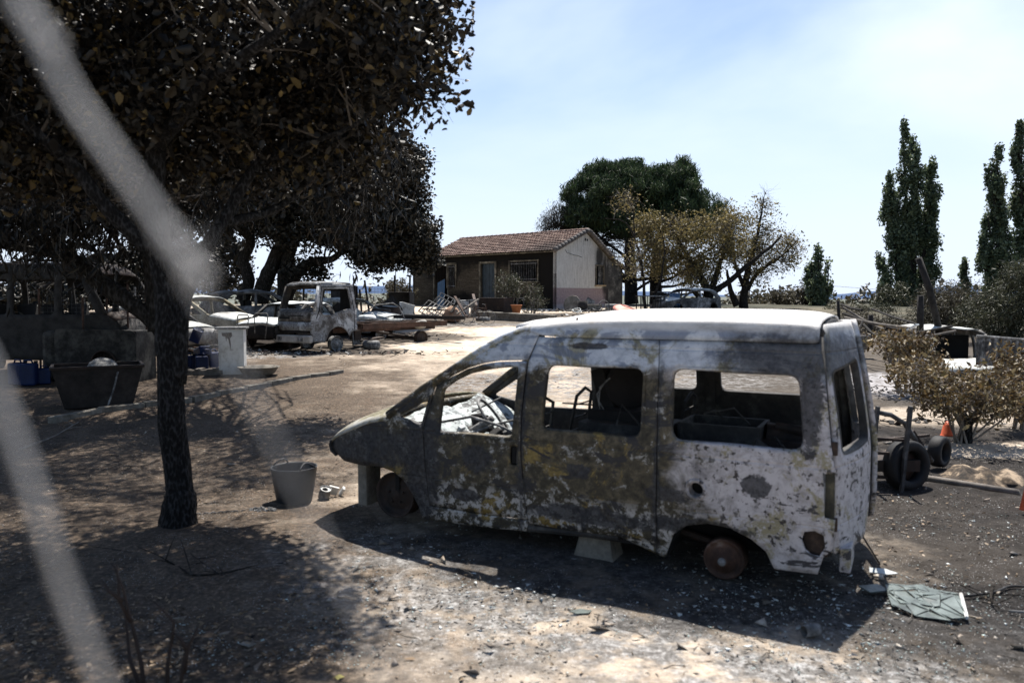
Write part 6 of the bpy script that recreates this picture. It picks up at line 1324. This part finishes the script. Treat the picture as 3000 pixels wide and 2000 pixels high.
# junk along the gable
M['disc'] = M['darkconcrete']
def jat(px, Y=42.6): return at(px, Y)
item('leaning_disc', MB().lathe([(.001, .03), (.48, .03), (.50, 0), (.001, 0)], n=24), M['darkconcrete'], jat(1675) + Vector((0, 0, .36)), 'grey oval disc leaning on the gable wall', 'disc', rot=(1.25, .25, -.6))
item('pail', MB().lathe([(.001, 0), (.22, 0), (.30, .55), (.27, .55), (.2, .03), (.001, .03)], n=20), M['char'], jat(1706, 42.2), 'dark tall pail right of the leaning disc', 'pail', smooth=True)
item('crate', MB().box((0, 0, .17), (.85, .5, .34)), M['darkconcrete'], jat(1738), 'grey crate lying in the junk below the gable window', 'crate', .2, .02)
item('metal_sheet', MB().box((0, 0, .3), (.5, .03, .6)), M['greymetal'], jat(1720, 42.9) + Vector((0, 0, .1)), 'bent grey sheet propped behind the pail', 'metal sheet', rot=(-.2, .5, .2), crm=.03)
item('rolled_cylinder', MB().lathe([(.001, -.4), (.18, -.4), (.18, .4), (.001, .4)], (0, 0, .18), 18, rotm(0, pi / 2, .2)), M['greymetal'], jat(1795, 42.8), 'pale metal cylinder lying right of the gable corner', 'cylinder', smooth=True)
item('hoop', MB().ring((0, 0, .3), .30, .025, rotm(1.4, .1, .3)), M['greymetal'], jat(1770, 41.8), 'grey hoop standing before the gable junk', 'hoop', smooth=True)
item('wire_coil', MB().ring((0, 0, .08), .24, .02, rotm(.3, .2, 0)).ring((0, 0, .13), .20, .02, rotm(.5, -.2, 0)), M['ashwhite'], jat(1690, 41.2), 'pale wire coil on the ground before the gable', 'coil', smooth=True)
item('plastic_tub_lid', MB().lathe([(.001, .10), (.36, .07), (.50, 0), (.48, -.03), (.001, .05)], n=28), M['salmon'], at(1825, 38) + Vector((0, 0, .38)), 'salmon-pink round plastic lid seen over the van roof', 'plastic lid', rot=(.45, .1, 0), smooth=True)
item('plastic_strip', MB().tube([(0, 0, .35), (.4, 0, .22), (.9, 0, .02)], .03, 6), M['salmon'], at(1822, 37.8) + Vector((0, 0, .25)), 'salmon-pink strap trailing right from the round lid', 'strap', smooth=True)
# steel cage frames behind the van roof
def rackf(px, Y, w_, h, d, label, rz=0):
    t = thing('steel_rack', at(px, Y), rz, label, 'steel rack', 'burnt steel racks beyond the van roof'); 
    for sx in (-1, 1):
        for sy in (-1, 1): MB().box((sx * w_ / 2, sy * d / 2, h / 2), (.05, .05, h)).build('leg', M['char'], t)
    MB().box((0, -d / 2, h), (w_ + .05, .05, .05)).box((0, d / 2, h), (w_ + .05, .05, .05)).box((0, 0, h + .02), (w_ + .1, d, .02)).build('top_frame', M['greymetal'], t)
    m = MB()
    for i in range(9): m.box((-w_ / 2 + w_ * (i + .5) / 9, -d / 2, h / 2), (.035, .03, h))
    m.build('bar_panel', M['char'], t); return t
rackf(1905, 42, 1.3, .82, .9, 'burnt steel rack with upright bars, left of the pair beyond the van roof', .1); rackf(1950, 44, 1.3, .95, .9, 'burnt steel rack behind, beside the blue and white drum', .1)
slab('metal_sheet', 2060, 41, .72, .80, .04, 'greymetal', 'pale rectangular metal panel leaning against the pale car beyond the van', 'metal panel', .1, -.2, .01, dz=.02, roll=.15)
# wire fence behind the truck and yard posts
fence = thing('wire_fence', at(1040, 39), 0, 'sagging wire mesh fence on charred posts behind the truck and cabinets', 'fence')
mm = meshpanel('fence_mesh', fence, 7.4, 1.35, M['char'], .16, .16, x0=-4.6, r=.006)
for x, h, dx in ((-4.6, 1.9, 0), (-2.6, 1.9, .1), (-1.55, 1.9, 0), (.75, 1.75, -.25), (.35, 1.3, -.1), (2.0, 2.0, 0), (2.7, 1.9, .06)): MB().tube([(x, 0, -.1), (x + dx, 0, h)], .05, 7).build('fence_post', M['charwood'], fence)
item('thin_pole', MB().tube([(0, 0, 0), (0, 0, 2.6)], .02, 6).box((0, 0, 2.6), (.2, .03, .03)), M['greymetal'], at(1160, 38), 'thin upright pole with a short top bar left of the house', 'pole')
# --- right hand side
# charred posts
def post(pxb, pyb, pxt, pyt, Y, r, label):
    a = A(pxb, pyb, Y); b = A(pxt, pyt, Y); m = MB(); m.tube([Vector((0, 0, -.3)), (b - a) * .5 + wob(b, 1, .02), b - a], [r, r * .95, r * .9], 9, jit=.05); return item('charred_post', m, M['charwood'], a, label, 'post', smooth=True)
post(2696, 975, 2697, 865, 17.5, .075, 'upright charred post before the tall lone poplar')
post(2754, 940, 2691, 756, 19, .085, 'long leaning charred post crossing before the tall lone poplar')
post(2548, 985, 2551, 922, 22, .08, 'short charred post among the collapsed rails')
post(2462, 960, 2455, 880, 24, .05, 'thin charred post near the van roof corner')
# collapsed rails
for i, (a, b, r, lb) in enumerate((((2465, 892, 22), (2525, 908, 21), .035, 'topmost collapsed rail right of the van roof'), ((2468, 900, 22), (2590, 965, 20), .03, 'second collapsed rail slanting down right of the van roof'), ((2470, 918, 21), (2640, 968, 19), .04, 'long collapsed rail running to the leaning post'),
        ((2475, 930, 20), (2700, 965, 18), .035, 'lowest long collapsed rail right of the van'), ((2555, 905, 22), (2690, 950, 19), .03, 'collapsed rail passing behind the short charred post'), ((2505, 985, 18), (2528, 938, 18), .02, 'thin stick propped beside the van door'), ((2650, 975, 17), (2790, 955, 17), .03, 'charred pole lying over the small wreck roof'), ((2680, 985, 16.5), (2800, 968, 16.5), .025, 'second charred pole lying over the small wreck'), ((2530, 950, 20), (2570, 985, 19), .03, 'short rail fallen among the others'))):
    pa, pb = A(*a), A(*b); m = MB(); m.tube([Vector((0, 0, 0)), (pb - pa) * .5 + Vector((0, 0, -.03)), pb - pa], r, 6); item('fallen_rail', m, M['greywood'] if i % 2 else M['charwood'], pa, lb, 'rail', group='collapsed fence rails right of the van')
item('pale_board', MB().bar((0, 0, 0), A(2688, 950, 16.8) - A(2660, 966, 17), .10, .03), M['ashwhite'], A(2660, 966, 17), 'short pale board tilted before the upright charred post', 'board')
slab('metal_sheet', 2513, 22, .55, .5, .02, 'greymetal', 'torn grey sheet hanging among the collapsed rails', 'metal sheet', .3, .5, 0, .05, dz=.2)
# corrugated sheet fence
cf = MB(); n = 44; w_ = 1.3; vs = []
for i in range(n + 1):
    for z in (0, .55): vs.append((-w_ / 2 + w_ * i / n, .03 * sin(i * 1.6), z - i * .0015))
cf.add(vs, [(2 * i, 2 * i + 2, 2 * i + 3, 2 * i + 1) for i in range(n)])
cf.tube([(-w_ / 2, 0, .55), (w_ / 2, 0, .45)], .03, 6)
item('corrugated_sheet', cf, M['greymetal'], A(2975, 1072, 14.5), 'low corrugated metal panel behind the right-hand scorched bushes', 'metal panel', -.35)
# trailer made of a car axle: two wheels and upright posts
T1 = G(2668, 1432)
trl = thing('trailer', T1, 0, 'small homemade trailer with bare steel posts and two wheels, behind the van door', 'trailer')
Yt_ = T1.y
def tyre(par, c, R_, w2, r, nm='wheel', mat='rubber'):
    o = MB().lathe([(R_ * .62, -w2), (R_ * .92, -w2), (R_, -w2 * .7), (R_, w2 * .7), (R_ * .92, w2), (R_ * .62, w2)], c, 32, r, close=True).build(nm, M[mat], par, True)
    MB().lathe([(R_ * .62, -w2 * .6), (R_ * .60, -w2 * .2), (R_ * .35, 0), (.001, .0)], c, 24, r).build('rim', M['rustdark'], o, True); return o
q = lambda px, py, dy=0: A(px, py, Yt_ + dy) - T1
tyre(trl, q(2655, 1362, .05), .265, .085, rotm(rx=pi / 2 - .05, rz=.35)); tyre(trl, q(2752, 1322, .9), .18, .07, rotm(rx=pi / 2, rz=.7))
for (a, b, c) in (((2640, 1440, -.1), (2668, 1190, -.1), .055), ((2545, 1420, 0), (2572, 1190, 0), .055)): MB().bar(q(*a), q(*b), c, .03).build('upright_post', M['darkmetal'], trl)
for (a, b) in (((2545, 1283, 0), (2660, 1290, 0)), ((2545, 1325, 0), (2655, 1330, 0)), ((2540, 1395, 0), (2650, 1400, 0)), ((2555, 1290, .4), (2720, 1275, .8))): MB().bar(q(*a), q(*b), .035, .03).build('cross_bar', M['rustdark'], trl)
MB().box(q(2600, 1350, .25), (.45, .5, .12)).build('trailer_bed', M['rustdark'], trl)
MB().tube([q(2560, 1205, .2), q(2610, 1215, .3), q(2650, 1240, .35), q(2690, 1300, .5), q(2730, 1350, .6)], .026, 8).build('curved_tube', M['darkmetal'], trl, True)
MB().bar(q(2670, 1260, .5), q(2720, 1340, .5), .09, .03).build('drawbar', M['rustdark'], trl)
# orange cone remains
o = item('road_cone', MB().lathe([(.10, 0), (.085, .02), (.055, .14), (.02, .19), (.001, .19)], n=18), M['orange'], G(2775, 1274), 'squashed orange plastic cone on the sandy strip left of the bush trunk', 'cone', crm=.02, smooth=True)
item('orange_board', MB().box((0, 0, .2), (.16, .03, .5)), M['orange'], A(3012, 1480, 7.2), 'orange striped plastic board cut by the right edge', 'board', rot=(.1, .15, .3))
# long pipe, mound, hose, rod
a, b = G(2700, 1408), G(2985, 1452); item('long_pipe', MB().tube([Vector((0, 0, .04)), (b - a) * .5 + Vector((0, 0, .035)), b - a + Vector((0, 0, .03))], .035, 10), M['greywood'], a, 'long straight pipe lying on the ground right of the trailer', 'pipe', smooth=True)
p = G(2870, 1405); o = item('earth_mound', MB().lathe([(.001, .09), (.10, .085), (.20, .10), (.30, .05), (.42, .03), (.5, -.03)], n=22), mottled('sandy_clods', [(.3, (.015, .012, .01)), (.5, (.06, .045, .032)), (.7, (.26, .20, .14))], 5, 22, rough=.95), p, 'crumbly sandy mound with burnt top behind the long pipe', 'mound', crm=.12, smooth=True)
a = G(2577, 1650); b = A(2505, 1535, 5.4); item('thin_rod', MB().tube([Vector((0, 0, .0)), (b - a) * .5 + Vector((.02, 0, -.03)), b - a], .007, 6), M['char'], a, 'thin black rod propped against the rear of the van', 'rod')
def hose(label, pts, r, mat): 
    b0 = G(*pts[0]); m = MB(); limb(m, [G(*q_) - b0 + Vector((0, 0, r + (q_[2] if len(q_) > 2 else 0))) for q_ in [(x_[0], x_[1]) for x_ in pts]], r, r, 7); return item('cable', m, M[mat], b0, label, 'cable', smooth=True)
hose('black cable curving from the broken windscreen to the right edge', [(2690, 1740), (2780, 1750), (2860, 1745), (2920, 1735), (2960, 1720), (3020, 1722)], .009, 'rubber')
branch('small twisted charred branch lying across the black cable', [(2910, 1722), (2905, 1760), (2930, 1790)], .012)
hose('straight grey rod on the ground near the lower right edge', [(2955, 1792), (3000, 1795), (3060, 1798)], .008, 'greymetal')
# shattered windscreen lying on the ground
g0 = G(2700, 1775); rr = random.Random(9); P2 = [G(*q_) - g0 for q_ in ((2590, 1718), (2700, 1722), (2815, 1752), (2832, 1822), (2790, 1830), (2680, 1812), (2612, 1785))]
ws = thing('broken_windscreen', g0, 0, 'shattered sooty green windscreen lying flat behind the van', 'windscreen')
from mathutils import geometry as _g
pts2 = []; 
for i in range(26): 
    u, v = rr.random(), rr.random(); top = P2[0].lerp(P2[2], u); bot = P2[6].lerp(P2[3], u); pp = top.lerp(bot, v); pts2.append(Vector((pp.x, pp.y)))
ol_ = [Vector((q_.x, q_.y)) for q_ in P2]; res = _g.delaunay_2d_cdt(ol_ + pts2, [(i, (i + 1) % 7) for i in range(7)], [], 1, 1e-5)
sh = MB()
for f in res[2]:
    c = sum((res[0][i] for i in f), Vector((0, 0))) / 3; z = .022 + rr.uniform(0, .014); t1, t2 = rr.uniform(-.12, .12), rr.uniform(-.12, .12)
    vs = [(lambda w_: (w_.x, w_.y, z + (w_.x - c.x) * t1 + (w_.y - c.y) * t2))(c + (res[0][i] - c) * .93) for i in f]
    sh.add(vs + [(a_, b_, c_ - .005) for a_, b_, c_ in vs], [(0, 1, 2), (5, 4, 3), (0, 3, 4, 1), (1, 4, 5, 2), (2, 5, 3, 0)])
o = sh.build('glass_sheet', M['glass'], ws); o['kind'] = 'stuff'
MB().tube([P2[2] + Vector((0, 0, .03)), P2[3] + Vector((0, 0, .03))], .012, 6).build('pale_trim', M['white'], ws)
item('foil_sheet', MB().add([(-.09, -.02, .02), (.03, -.04, .01), (.11, -.035, .015), (.04, .02, .03), (-.07, .03, .035)], [(0, 1, 2, 3, 4)]), M['ashwhite'], G(2580, 1680), 'bright white scrap of sheet lying behind the van, by the rod', 'scrap', solid=.006)
item('glass_plate', MB().box((0, 0, .03), (.18, .10, .008), rotm(.1, .08, .4)), M['glass'], G(2560, 1735), 'dark glass plate in the shadow of the van rear', 'glass')
item('short_pipe', MB().lathe([(.030, -.05), (.036, -.05), (.036, .05), (.030, .05)], (0, 0, .036), 16, rotm(0, pi / 2, .3), close=True), M['greymetal'], G(2376, 1862), 'short tube offcut lying below the van shadow, lower right', 'tube', smooth=True)
item('glass_shard', MB().add([(-.07, 0, .012), (-.03, -.035, .01), (.05, -.03, .012), (.075, .01, .012), (.0, .04, .012)], [(0, 1, 2, 3, 4)]), M['glass'], G(1700, 1795), 'flat greenish glass shard on the sand below the van', 'glass shard', solid=.006)
item('glass_shard', MB().add([(-.08, 0, .012), (-.03, -.035, .01), (.06, -.03, .012), (.085, .01, .012), (.0, .04, .012)], [(0, 1, 2, 3, 4)]), M['ashwhite'], G(1675, 1645), 'pale flat chip lying in the van shadow near the concrete block', 'chip', solid=.006)
item('fallen_leaf', MB().add([(-.03, 0, .012), (0, -.02, .006), (.03, 0, .014), (0, .018, .018)], [(0, 1, 2, 3)]), plain('yellow_leaf', (.45, .38, .12), .7), G(993, 1988), 'yellow dry leaf near the bottom edge', 'leaf', solid=.001)
# straight cord and odd pebbles; tiny debris as stuff
rg = np.random.default_rng(21)
def scatter(name, label, mat, cnt, size, regions, asp=.7, cat='debris', thick=.3):
    out = []
    for (px0, py0, px1, py1, k) in regions:
        for _ in range(int(cnt * k)):
            px = rg.uniform(px0, px1); t = rg.random(); py = py0 + (py1 - py0) * t
            g = G(px, py)
            out.append((g.x + rg.normal() * .05, g.y + rg.normal() * .05, g.z + size * .15))
    c = np.array(out); vs = []; fs = []
    n = len(c); d = rg.normal(size=(n, 4, 3)) * size * np.array([1, 1, thick]) * rg.uniform(.3, 1.3, size=(n, 1, 1))
    v = c[:, None, :] + d; v[:, :, 2] = np.maximum(v[:, :, 2], c[:, None, 2] - size * .2)
    me = bpy.data.meshes.new(name); me.vertices.add(n * 4); me.vertices.foreach_set('co', v.reshape(-1).astype(np.float32))
    idx = (np.arange(n)[:, None] * 4 + np.array([0, 1, 2, 0, 2, 3, 0, 3, 1, 1, 3, 2])).reshape(-1)
    me.loops.add(n * 12); me.loops.foreach_set('vertex_index', idx.astype(np.int32)); me.polygons.add(n * 4); me.polygons.foreach_set('loop_start', np.arange(n * 4, dtype=np.int32) * 3); me.update(calc_edges=True)
    return tag(link(name, me, mat), label, cat, kind='stuff')
scatter('glass_crumbs', 'crumbs of glass and white ash glittering on the ground round the van', M['glassbit'], 4500, .006, [(900, 1560, 2500, 1990, .45), (2500, 1450, 3000, 1990, .3), (500, 1600, 1100, 1990, .2), (1000, 1480, 1500, 1560, .05)])
scatter('ash_flakes', 'pale flakes of ash and paint scattered on the soil beside the van', M['ashwhite'], 900, .014, [(950, 1480, 2500, 1800, .6), (1100, 1700, 2600, 1990, .25), (2500, 1450, 3000, 1900, .15)], thick=.25)
pm = leafmat('mixed_grit', [(.05, .045, .04), (.25, .21, .17), (.12, .10, .085), (.42, .38, .33)], trans=0)
scatter('gravel', 'grit and small stones scattered over the yard', pm, 9000, .008, [(0, 1500, 3000, 1999, .5), (0, 1250, 1000, 1550, .2), (2500, 1280, 3000, 1600, .12), (900, 1120, 1500, 1300, .18)], thick=.6)
scatter('stones', 'stones and clods lying about the yard', pm, 420, .03, [(0, 1250, 3000, 1999, .6), (900, 980, 1700, 1300, .3), (2500, 1200, 3000, 1500, .1)], thick=.6)
scatter('charcoal_bits', 'black charcoal crumbs scattered over the yard', M['soot'], 4500, .008, [(0, 1300, 3000, 1999, .5), (900, 960, 1700, 1250, .35), (2500, 1080, 3000, 1600, .15)], thick=.5)
cs = []
for (px0, py0, px1, py1, k) in ((0, 1150, 1000, 1999, 2600), (900, 950, 1600, 1300, 900), (1000, 1500, 2900, 1999, 260), (2500, 1250, 3000, 1700, 260)):
    for _ in range(k):
        g = G(rg.uniform(px0, px1), rg.uniform(py0, py1)); cs.append((g.x, g.y, g.z + .012))
lt = leaves('leaf_litter', np.array(cs), .034, M['lf_litter'], None, rg, .5); tag(lt, 'dry fallen leaves littering the ground under the trees', 'leaf litter', kind='stuff')
m_ = lt.data; co = np.empty(len(m_.vertices) * 3, np.float32); m_.vertices.foreach_get('co', co); co = co.reshape(-1, 6 if len(co) == 18 * len(cs) else 4, 3); cz = co[:, :, 2].mean(1, keepdims=True); co[:, :, 2] = cz + (co[:, :, 2] - cz) * .35; m_.vertices.foreach_set('co', co.reshape(-1)); m_.update()
rs_ = random.Random(8); sk = MB()
for (px0, py0, px1, py1, k) in ((0, 1180, 1000, 1980, 260), (850, 980, 1500, 1300, 70), (1100, 1640, 2900, 1990, 40), (2500, 1300, 3000, 1980, 40)):
    for _ in range(k):
        g = G(rs_.uniform(px0, px1), rs_.uniform(py0, py1)); a_ = rs_.random() * 6.28; l_ = rs_.uniform(.03, .14); d_ = Vector((cos(a_), sin(a_), rs_.uniform(0, .25))) * l_; q_ = Vector((rs_.uniform(-.02, .02), rs_.uniform(-.02, .02), .012))
        sk.tube([g + Vector((0, 0, .01)), g + d_ * .5 + q_, g + d_ + Vector((0, 0, .008))], [.0035, .003, .0015], 4)
tag(sk.build('twigs', M['twig'], None), 'short dry twigs littered over the soil', 'twigs', kind='stuff')
# power lines far off
for i, (ya, yb, Y) in enumerate(((838, 836, 95), (822, 834, 90))):
    a, b = A(2340 if i == 0 else 2700, ya - 8, Y), A(3300, yb, Y); m = MB(); m.tube([Vector((0, 0, 0))] + [(b - a) * t - Vector((0, 0, 1.0 * sin(pi * t))) for t in (.25, .5, .75)] + [b - a], .022, 4); item('power_line', m, M['char'], a, ('lower' if i == 0 else 'upper') + ' thin power line crossing the sky at the right', 'power line')
# chain-link wires of the fence the picture was taken through
fc = thing('chain_link_fence', (-.1, .34, 1.9), 0, 'close out-of-focus chain-link wires crossing the left side of the view', 'fence')
def wire(pts, Y=.25, r=.0013, nm='wire'):
    o3 = Vector((-.1, .34, 1.9)); m = MB(); ps = []
    for (a, b) in zip(pts, pts[1:]):
        for k in range(6): ps.append(A(a[0] + (b[0] - a[0]) * k / 6, a[1] + (b[1] - a[1]) * k / 6, Y + (a[2] if len(a) > 2 else 0)) - o3)
    ps.append(A(pts[-1][0], pts[-1][1], Y) - o3); return m.tube(ps, r, 10).build(nm, M['wire'], fc, True)
wire([(20, -120), (70, 20), (215, 290), (370, 510), (520, 720), (560, 790), (545, 830)])
for k_ in (0, 1): wire([(470 + 130 * t_ + 16 * sin(t_ * 9 + k_ * pi), 655 + 170 * t_ + 10 * cos(t_ * 9 + k_ * pi)) for t_ in [i_ / 8 for i_ in range(9)]], r=.0012)
for k_ in (0, 1): wire([(40 + 120 * t_ + 14 * sin(t_ * 9 + k_ * pi), -20 + 170 * t_ + 8 * cos(t_ * 9 + k_ * pi)) for t_ in [i_ / 8 for i_ in range(9)]], r=.0011)
wire([(600, 700), (548, 760), (560, 830), (700, 1080), (860, 1400), (1050, 1800), (1200, 2100)], r=.0006)
wire([(-120, 900), (-30, 1080), (70, 1350), (190, 1720), (330, 2080)])
